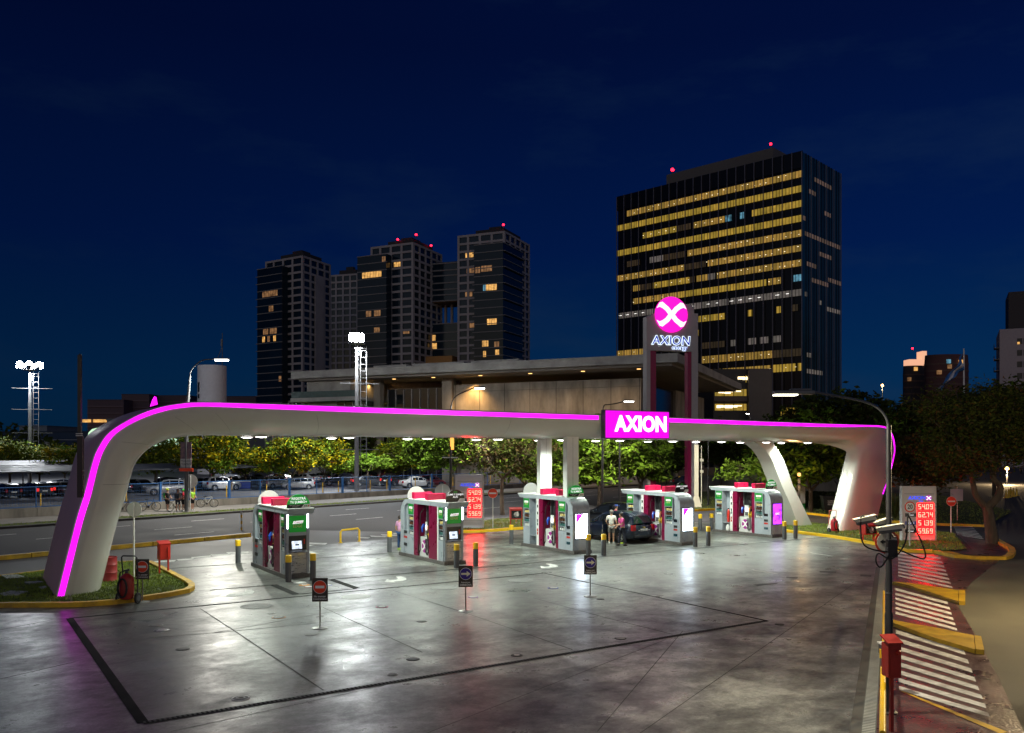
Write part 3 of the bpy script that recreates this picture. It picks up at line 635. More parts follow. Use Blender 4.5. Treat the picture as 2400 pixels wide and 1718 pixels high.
def oil_display(parent, y0, y1):
    """glazed lubricant rack with a green header, open on both long sides"""
    r = MB(); c = .5
    r.box(-c, y0, .17, c, y1, 1.06).box(-c, y0, 1.98, c, y1, 2.53).box(-.1, y0 + .04, 1.06, .1, y1 - .04, 1.98)
    for yy in (y0, y1 - .04): r.box(-c, yy, 1.06, c, yy + .04, 1.98)
    for zz in (1.28, 1.52, 1.75): r.box(-c + .02, y0 + .04, zz - .012, c - .02, y1 - .04, zz + .012)
    o = r.build('oil_rack', M['silver'], parent)
    for s in (-1, 1):
        MB().box(min(s * .502, s * .512), y0 + .03, 2.02, max(s * .502, s * .512), y1 - .03, 2.50).build('rack_header', M['green'], o)
        a = R(-90) if s < 0 else R(90); ym = (y0 + y1) / 2; w = (y1 - y0)
        MB().box(min(s * .513, s * .516), ym - w * .3, 2.28, max(s * .513, s * .516), ym + w * .3, 2.38).build('brand_plate', m_wlit, o)
        textmesh('Castrol', .10, mat('brand_red', (.5, .01, .02), .4), o, (s * .518, ym, 2.33), (R(90), 0, a), depth=.001, bold=.01)
        textmesh('EDGE', .11, m_gold, o, (s * .514, ym, 2.20), (R(90), 0, a), depth=.001, bold=.01)
        MB().box(min(s * .11, s * .115), y0 + .05, 1.06, max(s * .11, s * .115), y1 - .05, 1.97).build('rack_back', m_strap, o)
    return o
def shell_prof():
    # hook-shaped section (y, z): flat roof on the right, rounded end wall at y = .13
    outer = [(4.92, 2.74), (1.0, 2.70)] + arc(.78, 2.05, .65, 90, 180, 8) + [(.13, .17), (.50, .17), (.50, 1.95)] + arc(.86, 2.17, .36, 180, 90, 6)[::1] + [(4.72, 2.53)]
    return outer
def kiosk(variant, label):
    k = thing('fuel_kiosk', label, 'fuel kiosk', group='fuel kiosks under the canopy')
    MB().box(-.54, 0, 0, .54, 4.55, .165).build('plinth', [M['plinth'], M['steel']], k, bevel=.012)
    fl = (lambda y: y) if variant == 'B' else (lambda y: 4.5 - y)
    pr = [(fl(y), z) for y, z in shell_prof()]
    if variant == 'A': pr = pr[::-1]
    MB().xp(pr[::-1], -.52, .52, 0, True).build('shell', M['silver'], k, ang=30)
    MB().box(-.535, min(fl(1.0), fl(4.88)), 2.715, .535, max(fl(1.0), fl(4.88)), 2.755).build('roof_sheet', M['white'], k)
    # crown boxes on the roof
    for yy in (1.42, 2.75):
        MB().box(-.50, fl(yy) - .14, 2.757, .42, fl(yy) + .14, 3.05).build('crown_box', M['crown'], k, bevel=.01)
    def panel(name, ya, yb, m, x=.5, z0=.17, z1=2.53): return MB().box(-x, ya, z0, x, yb, z1).build(name, m, k)
    if variant == 'B':
        rp = MB().box(-.495, .50, .17, .495, .72, 1.25).box(-.40, .52, 1.25, .40, .70, 2.5).build('reader_panel', M['silver'], k)
        for z, m, h in ((1.32, M['glassd'], .12), (1.0, M['dark'], .1), (.82, M['red'], .07), (.55, mat('reader_teal', (.01, .05, .07), .3), .1)):
            for s in (-1, 1): MB().box(min(s * .497, s * .51), .34, z - h, max(s * .522, s * .53), .62, z + h * .3).build('card_reader', m, k)
        oil_display(k, .72, 1.33)
        panel('side_panel', 1.345, 1.54, M['maroon']); fuel_pump(k, 1.55, 2.64); panel('side_panel', 2.65, 2.99, M['maroon'])
        ip = panel('icon_panel', 3.0, 3.2, M['white'])
        for z, m in ((2.15, M['dark']), (1.8, M['dark']), (1.42, M['grey']), (1.25, M['grey']), (.95, M['red']), (.78, M['red'])):
            for s in (-1, 1): MB().box(min(s * .502, s * .506), 3.05, z - .07, max(s * .502, s * .506), 3.15, z + .07).build('icon', m, ip)
        MB().box(-.12, 3.2, .17, .12, 3.83, 2.53).box(-.45, 3.2, .62, .45, 3.83, .66).build('niche_back', M['silver'], k)
        oil_display(k, 3.83, 4.40)
        MB().box(-.40, .105, .72, .36, .129, 1.96).build('screen_bezel', M['dark'], k)
    else:
        # payment terminal end (y = 0.1), lit header above
        MB().box(-.46, .12, .17, .46, .16, 2.53).build('end_panel', M['silver'], k)
        MB().box(-.46, .085, .17, -.36, .118, 2.5).box(.36, .085, .17, .46, .118, 2.5).box(-.36, .09, 1.66, .36, .118, 1.78).build('end_frame', M['silver'], k, bevel=.008)
        for s in (-1, 1): MB().box(s * .405 - .028, .070, 1.95, s * .405 + .028, .083, 2.5).build('light_bar', led_w, k)
        gp_ = MB().box(-.34, .095, 1.80, .34, .117, 2.44).build('terminal_header', glow('green_lit', (.004, .25, .02), .35, (.008, .24, .03)), k)
        MB().yp([(-.2, 2.12), (.2, 2.14), (.24, 2.25), (-.16, 2.23)], .088, .094).build('brand_plate', m_wlit, gp_)
        textmesh('Castrol', .11, mat('brand_red', (.5, .01, .02), .4), gp_, (.03, .086, 2.185), depth=.001, bold=.012)
        textmesh('EDGE', .15, m_gold, gp_, (0, .093, 2.03), depth=.001, bold=.012)
        tm = MB().box(-.35, .10, 1.08, .35, .119, 1.66).build('terminal_recess', M['dark'], k)
        MB().add([(-.22, .09, 1.14), (.18, .09, 1.14), (.16, .098, 1.45), (-.24, .098, 1.45)], [(0, 1, 2, 3)]).build('screen', m_term, tm); MB().box(-.10, .086, 1.27, .06, .0895, 1.33).build('screen_window', M['dark'], tm)
        MB().box(.24, .092, 1.32, .30, .099, 1.52).build('card_slot', M['red'], tm)
        MB().xp([(-.06, 1.02), (.118, 1.02), (.118, 1.1), (-.03, 1.06)], -.36, .36).build('keyboard_shelf', M['steel'], k)
        dr = MB().box(-.35, .092, .18, -.003, .119, .98).box(.003, .092, .18, .35, .119, .98).build('cabinet_door', M['steel'], k)
        MB().box(-.05, .082, .55, -.03, .092, .62).build('handle', M['dark'], dr)
        oil_display(k, .16, .62)
        ip = panel('icon_panel', .62, .73, M['white'])
        panel('side_panel', .74, 1.52, M['maroon']); fuel_pump(k, 1.54, 2.62); panel('side_panel', 2.64, 3.0, M['maroon'])
        oil_display(k, 3.02, 3.58)
        MB().box(-.495, 3.58, .17, .495, 4.02, 1.25).box(-.40, 3.6, 1.25, .40, 3.98, 2.5).build('reader_panel', M['silver'], k)
        for z, m, h in ((1.2, M['dark'], .1), (.95, M['red'], .07), (.62, M['dark'], .1)): MB().box(-.53, 3.72, z - h, -.49, 4.0, z + h * .3).build('card_reader', m, k)
    return k
KL = ['silver fuel kiosk nearest the magenta arch leg, with a green topped payment terminal', 'silver fuel kiosk with payment terminal under a black half disc sign',
      'silver fuel kiosk around the two white canopy columns', 'silver fuel kiosk right of the dark blue minivan with a black half disc sign', 'silver fuel kiosk beside the leaning rear leg with a violet screen']
ka = kiosk('A', KL[0]); kb = kiosk('B', KL[2])
KI = []
for i in range(5):
    p = st(KS[i], .08)
    if i in (0, 2): k = ka if i == 0 else kb; k.location, k.rotation_euler = p, (0, 0, SA)
    else: k = dup(ka if i < 2 else kb, p, SA, KL[i])
    KI.append(k)
# advertising screens differ from kiosk to kiosk
for i in (2, 3, 4):
    s = MB().box(-.36, .085, .76, .33, .104, 1.92).build('ad_screen', m_scrv if i == 4 else m_scr, KI[i])
    if i < 4: MB().add([(-.36, .083, 1.92), (-.36, .083, 1.40), (.08, .083, 1.92)], [(0, 1, 2)]).build('screen_graphic', m_scrp, s)
    else: textmesh('GNC', .16, M['white_l'], s, (-.02, .08, 1.35), depth=.002)
# half-disc signs on the roofs
def half_disc(k, i):
    green = i in (0, 2, 4); desc = KL[i].split('silver fuel kiosk ')[1]
    y = .0 if i < 2 else .55; z = 2.757
    t = thing('roof_sign', ('green' if green else 'black') + ' half disc sign on the kiosk ' + ['nearest the arch leg', 'with the black topped terminal', 'around the white columns', 'beside the minivan', 'beside the leaning rear leg'][i], 'sign', k.location + SU * (.0) + SV * y + Vector((0, 0, z)), SA, 'half disc signs on kiosk roofs')
    a = arc(0, .06, .47, -7, 187, 26)
    MB().yp(a[::-1], -.015, .015).build('disc', glow('sign_green', (.004, .27, .03), .55, (.006, .30, .035)) if green else mat('sign_black', (.012, .012, .012), .4), t)
    MB().yp([(-.46, .0), (.46, 0), (.465, .14), (-.465, .14)], -.022, -.0155).build('footer', M['black_p'], t)
    MB().yp([(.10, .0), (.46, 0), (.465, .14), (.22, .14)], -.026, -.0225).build('footer_corner', m_wht, t)
    if green:
        textmesh('REGISTRÁ', .13, m_wlit, t, (0, -.02, .36), depth=.002, bold=.022); textmesh('TU JUMBO+', .13, m_wlit, t, (0, -.02, .225), depth=.002, bold=.018)
        textmesh('Para sumar y canjear\ntus puntos', .05, m_wht, t, (-.15, -.026, .07), depth=.001, bold=.01)
        for j, c in enumerate((M['grey'], M['green'], M['red'])): MB().lathe([(.028, 0), (.028, -.003)], 12, (.25 + .075 * j, -.027, .07), ax='y').build('badge', c, t)
    else:
        MB().box(-.09, -.022, .37, .09, -.016, .47).build('badge', M['green'], t)
        textmesh('¡SUMÁ Y CANJEÁ\nACÁ!', .105, m_wlit, t, (0, -.02, .26), depth=.002, bold=.018)
    return t
for i in range(5): half_disc(KI[i], i)
for i, lab in ((0, 'bare silver half disc sign back on the kiosk by the arch leg'), (1, 'bare silver half disc sign back at the far end of the second kiosk'), (2, 'bare silver half disc sign standing left of the white canopy columns')):
    t = thing('roof_sign', lab, 'sign', KI[i].location + SV * (3.75 if i < 2 else 4.45) + Vector((0, 0, 2.757)), SA, 'half disc sign backs')
    MB().yp(arc(0, .06, .47, -7, 187, 26)[::-1], -.012, .012).build('disc', mat('sign_back', (.5, .5, .49), .35, metal=.3, var=.06), t)
# oil bottles standing in the racks
_b = MB().box(-.05, -.055, 0, .05, .055, .125).build('oil_bottle', mat('oil_gold', (.68, .55, .22), .3, var=.1), None, (0, 0, -50), bevel=.015)
_b.data.materials[0] = MATS['oil_gold']
_cap = MB().lathe([(.03, .125), (.03, .165), (.02, .17)], 8, (-.005, .0, 0)).build('cap', M['dark'], _b)
bm_ = [mat('oil_white', (.66, .67, .65), .35, var=.05), mat('oil_teal', (.05, .16, .15), .35), mat('oil_brown', (.10, .04, .02), .3), MATS['oil_gold']]
_first = True
rows = [(1.075, 'white', 0, 'bottom'), (1.297, 'teal', 1, 'lower'), (1.537, 'brown', 2, 'upper'), (1.767, 'gold', 3, 'top')]
for i in range(5):
    kn = ['by the arch leg', 'under the black half disc at left', 'around the white columns', 'right of the minivan', 'by the leaning rear leg'][i]
    for dn, y0, y1 in ((('front', .16, .62), ('rear', 3.02, 3.58)) if i < 2 else (('front', .72, 1.33), ('rear', 3.83, 4.40))):
        for z, cn, mi, rn in rows:
            for j in range(3):
                yy = y0 + .06 + (y1 - y0 - .12) * (j + .5) / 3
                o = _b if _first else dup(_b)
                _first = False
                w = KI[i].location + SU * (-.42) + SV * yy
                o.location = (w.x, w.y, z); o.rotation_euler = (0, 0, SA)
                ms = o.material_slots[0]; ms.link = 'OBJECT'; ms.material = bm_[mi]
                tag(o, f'{cn} bottle, {rn} shelf, {dn} rack, kiosk {kn}', 'bottle', f'{cn} bottles, {dn} rack, kiosk {kn}')
# fire extinguishers in the niches
def extinguisher(k, lab):
    t = thing('fire_extinguisher', lab, 'fire extinguisher', k.location + SU * (-.32) + SV * 3.5 + Vector((0, 0, .66)), SA, 'extinguishers in kiosk niches')
    MB().lathe([(.085, 0), (.09, .03), (.09, .62), (.06, .72), (.03, .76)], 14).build('cylinder', M['red'], t)
    MB().box(-.02, -.06, .76, .02, .05, .83).build('valve', M['dark'], t); MB().tube([(0, .03, .8), (-.08, .09, .7), (-.1, .08, .3)], .014, 6).build('hose', M['rubber'], t)
extinguisher(KI[3], 'red fire extinguisher in the niche of the kiosk beside the minivan'); extinguisher(KI[4], 'red fire extinguisher in the niche of the kiosk by the leaning leg')
t = thing('gas_bottle', 'squat white bottle on the plinth of the kiosk by the leaning leg', 'bottle', KI[4].location + SU * (-.36) + SV * 3.5 + Vector((0, 0, .165)), SA)
MB().lathe([(.11, 0), (.13, .05), (.13, .24), (.07, .32), (.05, .36)], 14).build('body', M['white'], t); MB().lathe([(.05, .36), (.05, .4)], 10).build('cap', M['grey'], t)
# ================================================================== bollards
def make_bollard():
    t = thing('bollard', '', 'bollard', group='yellow topped bollards around the kiosks')
    MB().lathe([(.115, 0), (.115, .74), (.112, .75)], 20).build('post', M['grey'], t)
    MB().lathe([(.118, .745), (.118, .99), (.10, 1.01), (.02, 1.012)], 20).build('cap', M['yellow_b'], t)
    return t
bol = [(558, 1319, 'yellow topped bollard behind the left side of the kiosk by the arch leg'), (676, 1364, 'yellow topped bollard left of the pair in front of the kiosk by the arch leg'), (733.5, 1359, 'yellow topped bollard right of the pair in front of the kiosk by the arch leg'),
       (913, 1294, 'yellow topped bollard standing alone left of the second kiosk'), (1070, 1331, 'yellow topped bollard hiding the plinth corner of the second kiosk'), (1115, 1327, 'yellow topped bollard in the red glow right of the second kiosk'),
       (1198.5, 1275, 'yellow topped bollard standing by the kerb left of the column kiosk'), (1379, 1303, 'yellow topped bollard behind the right arrow sign, at the column kiosk corner'), (1415, 1302, 'yellow topped bollard between the column kiosk and the dark blue minivan'),
       (1629.5, 1281.5, 'yellow topped bollard at the front corner of the kiosk beside the minivan'), (1660, 1279.5, 'yellow topped bollard in the open just right of the minivan kiosk'), (1641, 1243.5, 'yellow topped bollard behind the minivan kiosk, left of two by the lane'), (1667.5, 1241.5, 'yellow topped bollard touching the left end of the kiosk by the leaning leg'),
       (1838.5, 1264.5, 'yellow topped bollard at the front corner of the kiosk by the leaning leg'), (1864.5, 1262.5, 'yellow topped bollard farthest right, below the leaning rear leg')]
_bo = make_bollard()
for i, (px, py, lab) in enumerate(bol):
    o = _bo if i == 0 else dup(_bo)
    x, y = gp(px, py); o.location = (x, y, .008); o['label'] = lab
# ================================================================== standing signs on the forecourt
def stand_sign(px, py, kind, label, big=1.0):
    x, y = gp(px, py)
    t = thing('stand_sign', label, 'sign', (x, y, .008), R(4), 'sign stands on the forecourt'); t.scale = (.74,) * 3
    MB().lathe([(.30, 0), (.30, .018), (.26, .03), (.05, .045), (.03, .06)], 28).build('base', mat('stand_base', (.35, .35, .34), .35, metal=.5), t)
    MB().tube([(0, 0, .04), (0, 0, 1.05)], .026, 12).build('pole', mat('stand_pole', (.22, .21, .18), .35, metal=.6), t)
    w, h, z = .30, .45, 1.02
    b = MB().box(-w, -.03, z, w, .0, z + 2 * h).build('board', M['panel_br'], t, bevel=.01)
    MB().box(-w + .012, -.034, z + .012, w - .012, -.031, z + 2 * h - .012).build('board_face', mat('sign_face_dark', (.038, .03, .024), .35), b)
    c = (0, -.036, z + 2 * h - .34)
    if kind == 'stop':
        MB().lathe([(.255, 0), (.255, -.006)], 36, c, ax='y').build('ring', m_wht, t); MB().lathe([(.24, -.007), (.24, -.010)], 36, c, ax='y').build('disc', M['signred'], t)
        MB().box(-.17, -.050, c[2] - .05, .17, -.047, c[2] + .05).build('bar', m_wht, t)
        textmesh('No avanzar\nContramano', .098, m_wht, t, (0, -.038, z + .15), depth=.002, bold=.01)
    else:
        MB().lathe([(.255, 0), (.255, -.006)], 36, c, ax='y').build('ring', m_wht, t); MB().lathe([(.24, -.007), (.24, -.010)], 36, c, ax='y').build('disc', M['bnavy'], t)
        MB().yp([(-.19, c[2] - .04), (.04, c[2] - .04), (.04, c[2] - .12), (.20, c[2]), (.04, c[2] + .12), (.04, c[2] + .04), (-.19, c[2] + .04)], -.050, -.047).build('arrow', mat('arrow_cream', (.75, .72, .52), .4), t)
        textmesh('Avance por', .085, m_wht, t, (0, -.038, z + .20), depth=.002, bold=.008); textmesh('DERECHA', .11, m_wht, t, (0, -.038, z + .09), depth=.002, bold=.014)
    return t
stand_sign(750, 1473, 'stop', 'dark stand with a round no-entry sign standing in the open forecourt')
stand_sign(334, 1411.5, 'stop', 'dark stand with a round no-entry sign beside the wheeled extinguisher and lawn kerb')
stand_sign(1091.5, 1433, 'arrow', 'dark stand with a blue right-arrow sign in front of the second kiosk')
stand_sign(1383.5, 1398.5, 'arrow', 'dark stand with a blue right-arrow sign in front of the column kiosk')
# ================================================================== wheeled fire extinguishers
def wheeled_ext(px, py, rz, m, label, sc=1.0, hm=None):
    x, y = gp(px, py)
    t = thing('wheeled_extinguisher', label, 'extinguisher', (x, y, .01), rz, 'wheeled fire extinguishers'); t.scale = (sc,) * 3
    MB().lathe([(.10, .14), (.20, .18), (.225, .26), (.225, .78), (.20, .88), (.11, .96), (.06, 1.0)], 22).build('tank', m, t)
    MB().lathe([(.06, 1.0), (.05, 1.06), (.09, 1.07), (.09, 1.11), (.03, 1.13)], 12).tube([(0, 0, 1.1), (.1, 0, 1.14)], .02).build('valve', M['dark'], t)
    MB().tube([(-.27, .18, .25), (-.27, .20, 1.05), (-.27, .14, 1.50), (-.22, .13, 1.55), (.22, .13, 1.55), (.27, .14, 1.50), (.27, .20, 1.05), (.27, .18, .25)], .022, 8).tube([(-.27, .18, .6), (.27, .18, .6)], .018).build('handle_frame', hm or M['dark'], t)
    for s in (-1, 1):
        w = MB().lathe([(.165, -.035), (.18, -.02), (.18, .02), (.165, .035)], 22, ax='x').build('wheel', M['rubber'], t, (s * .33, .10, .18))
        MB().lathe([(.10, -.04), (.10, .04)], 14, ax='x').build('hub', M['grey'], w)
    MB().tube([(-.33, .1, .18), (.33, .1, .18)], .018).build('axle', M['grey'], t)
    h = MB()
    for q in range(3):
        h.tube([(.155 * math.cos(a), -.235 - .02 * q, .55 + .30 * math.sin(a)) for a in [2 * math.pi * i / 24 for i in range(25)]], .024, 7)
    h.tube([(.02, -.03, 1.1), (-.14, -.14, 1.05), (-.155, -.235, .55)], .022, 7).build('hose', M['rubber'], t)
    return t
wheeled_ext(297, 1416, R(-8), M['red_dull'], 'dark red wheeled fire extinguisher standing against the left lawn kerb')
wheeled_ext(1955, 1250, R(15), mat('pink_red', (.50, .02, .04), .4, var=.1), 'bright red wheeled fire extinguisher on the right kerb by the arch leg', .88, mat('handle_pink', (.6, .12, .10), .4))
# red drum behind the left leg
x, y = gp(250, 1371); t = thing('oil_drum', 'red ribbed drum half hidden behind the left arch leg', 'drum', (x - .2, y + .6, .07))
MB().lathe([(.29, 0), (.30, .02), (.29, .04), (.29, .30), (.305, .32), (.29, .34), (.29, .60), (.305, .62), (.29, .64), (.29, .88), (.30, .90), (.28, .90), (.28, .87), (.02, .87)], 26).build('body', mat('drum_red', (.36, .035, .04), .5, var=.2), t)
# ================================================================== hose cabinets
def post_box(px, py, Y, w, h, d, legs, m, label, rz=0.0, window=False, zc=None, bell=False):
    x = (px - CX) * Y / FPX
    t = thing('hose_cabinet', label, 'cabinet', (x, Y, 0.0), rz, 'red fire cabinets')
    for s in ((-1, 1) if legs == 2 else (0,)): MB().box(s * (w / 2 - .04) - .03, -.03, 0, s * (w / 2 - .04) + .03, .03, zc).build('leg', m, t)
    b = MB().box(-w / 2, -d / 2, zc, w / 2, d / 2, zc + h).build('box', m, t, bevel=.01)
    MB().xp([(-d / 2 - .03, zc + h + .002), (d / 2 + .02, zc + h + .10), (d / 2 + .02, zc + h + .13), (-d / 2 - .03, zc + h + .03)][::-1], -w / 2 - .02, w / 2 + .02).build('lid', m, t)
    if window:
        MB().box(-w / 2 + .06, -d / 2 - .012, zc + .06, w / 2 - .06, -d / 2 - .002, zc + h - .06).build('window', M['glassd'], b)
        MB().lathe([(.17, 0), (.17, -.012), (.12, -.014)], 24, (0, -d / 2 - .014, zc + h / 2), ax='y').build('reel', M['rim'], b)
        MB().box(.02, -d / 2 - .034, zc + .22, .12, -d / 2 - .03, zc + h - .12).build('notice', m_wht, b)
    else:
        MB().box(-w / 2 + .03, -d / 2 - .012, zc + .03, w / 2 - .03, -d / 2 - .002, zc + h - .03).build('door', m, b)
        if bell: MB().lathe([(.045, 0), (.05, -.02), (.03, -.06)], 14, (.05, -d / 2 - .014, zc + h - .14), ax='y').build('bell', M['red'], b)
        else: MB().tube([(.10, -d / 2 - .03, zc + h - .12), (.10, -d / 2 - .05, zc + h - .2), (.10, -d / 2 - .04, zc + .1)], .03).build('handle', m, b)
    return t
x, y = gp(384, 1347); post_box(384, 0, y, .42, .62, .36, 2, M['red'], 'red cabinet on two legs standing on the tip of the left lawn', R(38), zc=.62)
x, y = gp(1209, 1237); post_box(1209, 0, y, .78, .62, .4, 2, M['red'], 'red cabinet with a round hose reel window on the lawn beside the column kiosk', R(10), True, zc=.55)
post_box(2089, 0, 15.5, .245, .60, .24, 1, M['red_dull'], 'red alarm box on a single post in the right foreground', R(6), zc=1.0, bell=True)
post_box(2035, 0, 46.5, .86, .5, .4, 2, M['red'], 'red cabinet half hidden behind the security cameras at the right arch leg', R(25), True, zc=.45)
# ================================================================== round signs on thin poles
def round_sign(px, py_base, py_c, r, face, label, Y=None, m=None, rz=0.0, back=False):
    if Y is None: x, Y = gp(px, py_base)
    x = (px - CX) * Y / FPX; z = CAM_H + (HZ - py_c) * Y / FPX
    t = thing('traffic_sign', label, 'traffic sign', (x, Y, 0), rz)
    MB().tube([(0, .03, 0), (0, .03, z + (r * .8 if back else -.02))], .032, 10).build('pole', M['white'], t)
    s = -1 if not back else 1
    MB().lathe([(r, 0), (r, -.015)], 40, (0, 0, z) if not back else (0, .07, z), ax='y').build('disc', mat('sign_back', (.5, .5, .49), .35, metal=.3, var=.06) if back else (m or M['signred']), t)
    if face == 'noentry':
        MB().lathe([(r, -.016), (r, -.019), (r * .95, -.019), (r * .95, -.016)], 40, (0, 0, z), ax='y').build('rim', m_wht, t)
        MB().lathe([(r * .955, -.016), (r * .955, -.021)], 40, (0, 0, z), ax='y').build('red_disc', M['signred'], t)
        MB().box(-r * .72, -.028, z - r * .15, r * .72, -.022, z + r * .15).build('bar', m_wht, t)
    elif face == '20':
        MB().lathe([(r * .98, -.016), (r * .98, -.019)], 40, (0, 0, z), ax='y').build('red_ring', M['signred'], t)
        MB().lathe([(r * .80, -.020), (r * .80, -.023)], 40, (0, 0, z), ax='y').build('face', m_wht, t)
        textmesh('20', r * 1.15, M['black_p'], t, (0, -.026, z), depth=.002, bold=.02, sx=.85)
    return t
round_sign(313, 1358, 1194, .30, '', 'blank round metal sign back on a white pole left of the first kiosk', Y=33.6, back=True, rz=R(-6))
round_sign(1155, 1240.5, 1156, .31, 'noentry', 'red no-entry sign on a white pole right of the left price board')
round_sign(2229.5, 1252, 1175, .29, 'noentry', 'red no-entry sign on a pole right of the right price board')
round_sign(2132.5, 1283.5, 1188, .275, '20', 'speed limit 20 sign on a thin pole in front of the right price board')
x, y = gp(1037, 1260); round_sign(1037, 0, 1152, .45, '', 'round sign back lit red, seen over the roof of the second kiosk', Y=y + 1.0, back=True)
x, y = gp(2242, 1222); t = thing('notice_board', 'blank white square board on a pole behind the right no-entry sign', 'sign board', (x, y, 0), R(-6))
MB().tube([(.05, .02, 0), (.05, .02, 2.5)], .035).build('pole', M['steel'], t); zt = CAM_H + (HZ - 1146) * y / FPX; zb = CAM_H + (HZ - 1174) * y / FPX
MB().box(-.42, -.02, zb, .42, .0, zt).build('board', mat('board_pink', (.55, .47, .45), .5, var=.06), t)
# ================================================================== price boards
SEG = {'0': 'abcdef', '1': 'bc', '2': 'abged', '3': 'abgcd', '4': 'fgbc', '5': 'afgcd', '6': 'afgedc', '7': 'abc', '8': 'abcdefg', '9': 'abcdfg'}
def seg_digit(mb, ch, x, z, w, h, t, y=-.0, d=.012):
    if ch == '.': mb.box(x - t * .6, y - d, z, x + t * .6, y, z + t * 1.2); return
    m = h / 2
    pos = {'a': (x, z + h - t, x + w, z + h), 'd': (x, z, x + w, z + t), 'g': (x, z + m - t / 2, x + w, z + m + t / 2), 'f': (x, z + m, x + t, z + h), 'b': (x + w - t, z + m, x + w, z + h), 'e': (x, z, x + t, z + m), 'c': (x + w - t, z, x + w, z + m)}
    for s in SEG[ch]:
        x0, z0, x1, z1 = pos[s]
        g = .006
        mb.box(x0 + g, y - d, z0 + g, x1 - g, y - d * (.0), z1 - g)
m_dig = glow('price_digit', (1, .52, .34), 1.7); m_digp = glow('digit_halo_panel', (1, .0006, .0012), 24.0, (.1, .005, .005)); m_blue_l = glow('sign_letter_blue', (.03, .06, .75), 1.6)  # glowing red backing added to stand in for the digits' halo
def price_board(px0, px1, py_base, Y, H, rz, label):
    w = (px1 - px0) * Y / FPX / 2; x = ((px0 + px1) / 2 - CX) * Y / FPX
    t = thing('price_board', label, 'price sign', (x, Y, 0), rz, 'illuminated price boards')
    MB().xp([(-.10, 0), (.14, 0), (.14, H - .1), (.10, H), (-.12, H), (-.17, H - .18), (-.17, .55), (-.05, .22)][::-1], -w, w).build('cabinet', mat('board_grey', (.66, .64, .67), .4, var=.06), t, bevel=.02)
    for s in (-1, 1): MB().xp([(-.20, 0), (.16, 0), (.16, H), (-.16, H + .01), (-.20, H - .15)][::-1], s * w - (.07 if s > 0 else 0), s * w + (.07 if s < 0 else 0)).build('side_fin', mat('board_fin', (.60, .60, .60), .4, var=.05), t)
    MB().box(-w + .12, -.175, H - .42, w - .12, -.171, H - .405).build('joint', M['grey'], t)
    MB().box(-w + .12, -.175, .56, w - .12, -.171, .575).build('joint', M['grey'], t)
    textmesh('AXION', .27, m_blue_l, t, (-.12, -.178, H - .64), depth=.006, bold=.012, shear=.12, sx=1.05)
    textmesh('energy', .09, m_blue_l, t, (.10, -.178, H - .80), depth=.004, bold=.012)
    x_disc(t, (w * .56, -.172, H - .64), .15, glow('emblem_violet', (.45, .02, .42), 1.0), glow('emblem_white', (1, .95, 1), 1.5), (0, 0, 0), .01, 'emblem')
    z = H - 1.27
    for i, p in enumerate(('54.09', '62.74', '51.39', '59.69')):
        wn = MB().box(-w * .10, -.185, z - .05, w * .84, -.171, z + .36).build('digit_halo_panel', m_digp, t)
        d = MB(); xx = -w * .05
        for ch in p:
            if ch == '.': seg_digit(d, ch, xx - .012, z + .02, .1, .28, .04, -.186); continue
            seg_digit(d, ch, xx, z + .02, .15, .28, .042, -.186); xx += .205
        d.build('price_digits', m_dig, wn)
        if i != 1 or True: MB().box(-w * .82, -.178, z + .05, -w * .16, -.172, z + .24).build('fuel_label', (m_wht, M['grey'], mat('fuel_blue', (.08, .12, .5), .4), M['dark'])[i], t)
        textmesh(('Super', 'Quantium', 'Diesel X10', 'Q Diesel')[i], .10, glow('fuel_text', (1, 1, 1), .8) if i else M['dark'], t, (-w * .49, -.18, z + .145), depth=.002, bold=.01, sx=.8)
        bw = MB().box(-w * .84, .145, z - .05, w * .10, .16, z + .36).build('digit_halo_panel', m_digp, t)
        d = MB(); xx = w * .05
        for ch in p:
            if ch != '.': MB.box(d, xx - .15, .161, z + .02, xx - .108, .17, z + .30); MB.box(d, xx - .15, .161, z + .26, xx, .17, z + .30); xx -= .205
        d.build('price_digits', m_dig, bw)
        z -= .44
    return t
x, y = gp(1101, 1240); price_board(1067.5, 1134, 1240, y, 3.42, R(-4), 'grey price board with red digits behind the second kiosk')
x, y = gp(2152, 1269); price_board(2112, 2190, 1269, y, 3.02, R(-3), 'grey price board with red digits at the right end, behind the speed limit sign')
# ================================================================== other small things
t = thing('hoop_barrier', 'yellow steel hoop barrier standing between the first two kiosks', 'barrier')
a, b = gp(798, 1272.5), gp(842, 1269); x0, z1 = (Vector((*a, 0)), 1.0)
pts = [Vector((*a, 0)), Vector((*a, .58)), Vector((*lerp2(a, b, .08), .68)), Vector((*lerp2(a, b, .92), .72)), Vector((*b, .60)), Vector((*b, 0))]
MB().tube(pts, .055, 10).build('hoop', M['yellow_b'], t)
for q in (a, b): MB().lathe([(.11, 0), (.11, .02)], 14, (*q, .008)).build('foot', M['yellow_b'], t)
def delineator(px, py, h, lab, m2=None):
    x, y = gp(px, py); t = thing('delineator_post', lab, 'post', (x, y, .01), 0, 'flexible posts on the yellow separator')
    n = 6
    for i in range(n): MB().lathe([(.055, h * i / n), (.055, h * (i + 1) / n - .004)], 12).build('band', (M['yellow'], M['white_p'])[i % 2], t)
delineator(566, 1243, 1.15, 'yellow and white banded post at the end of the separator left of the first kiosk'); delineator(721, 1240, 1.3, 'yellow and white banded post right of the first kiosk')
delineator(1210, 1230, .6, 'short yellow post on the kerb below the hose reel cabinet')
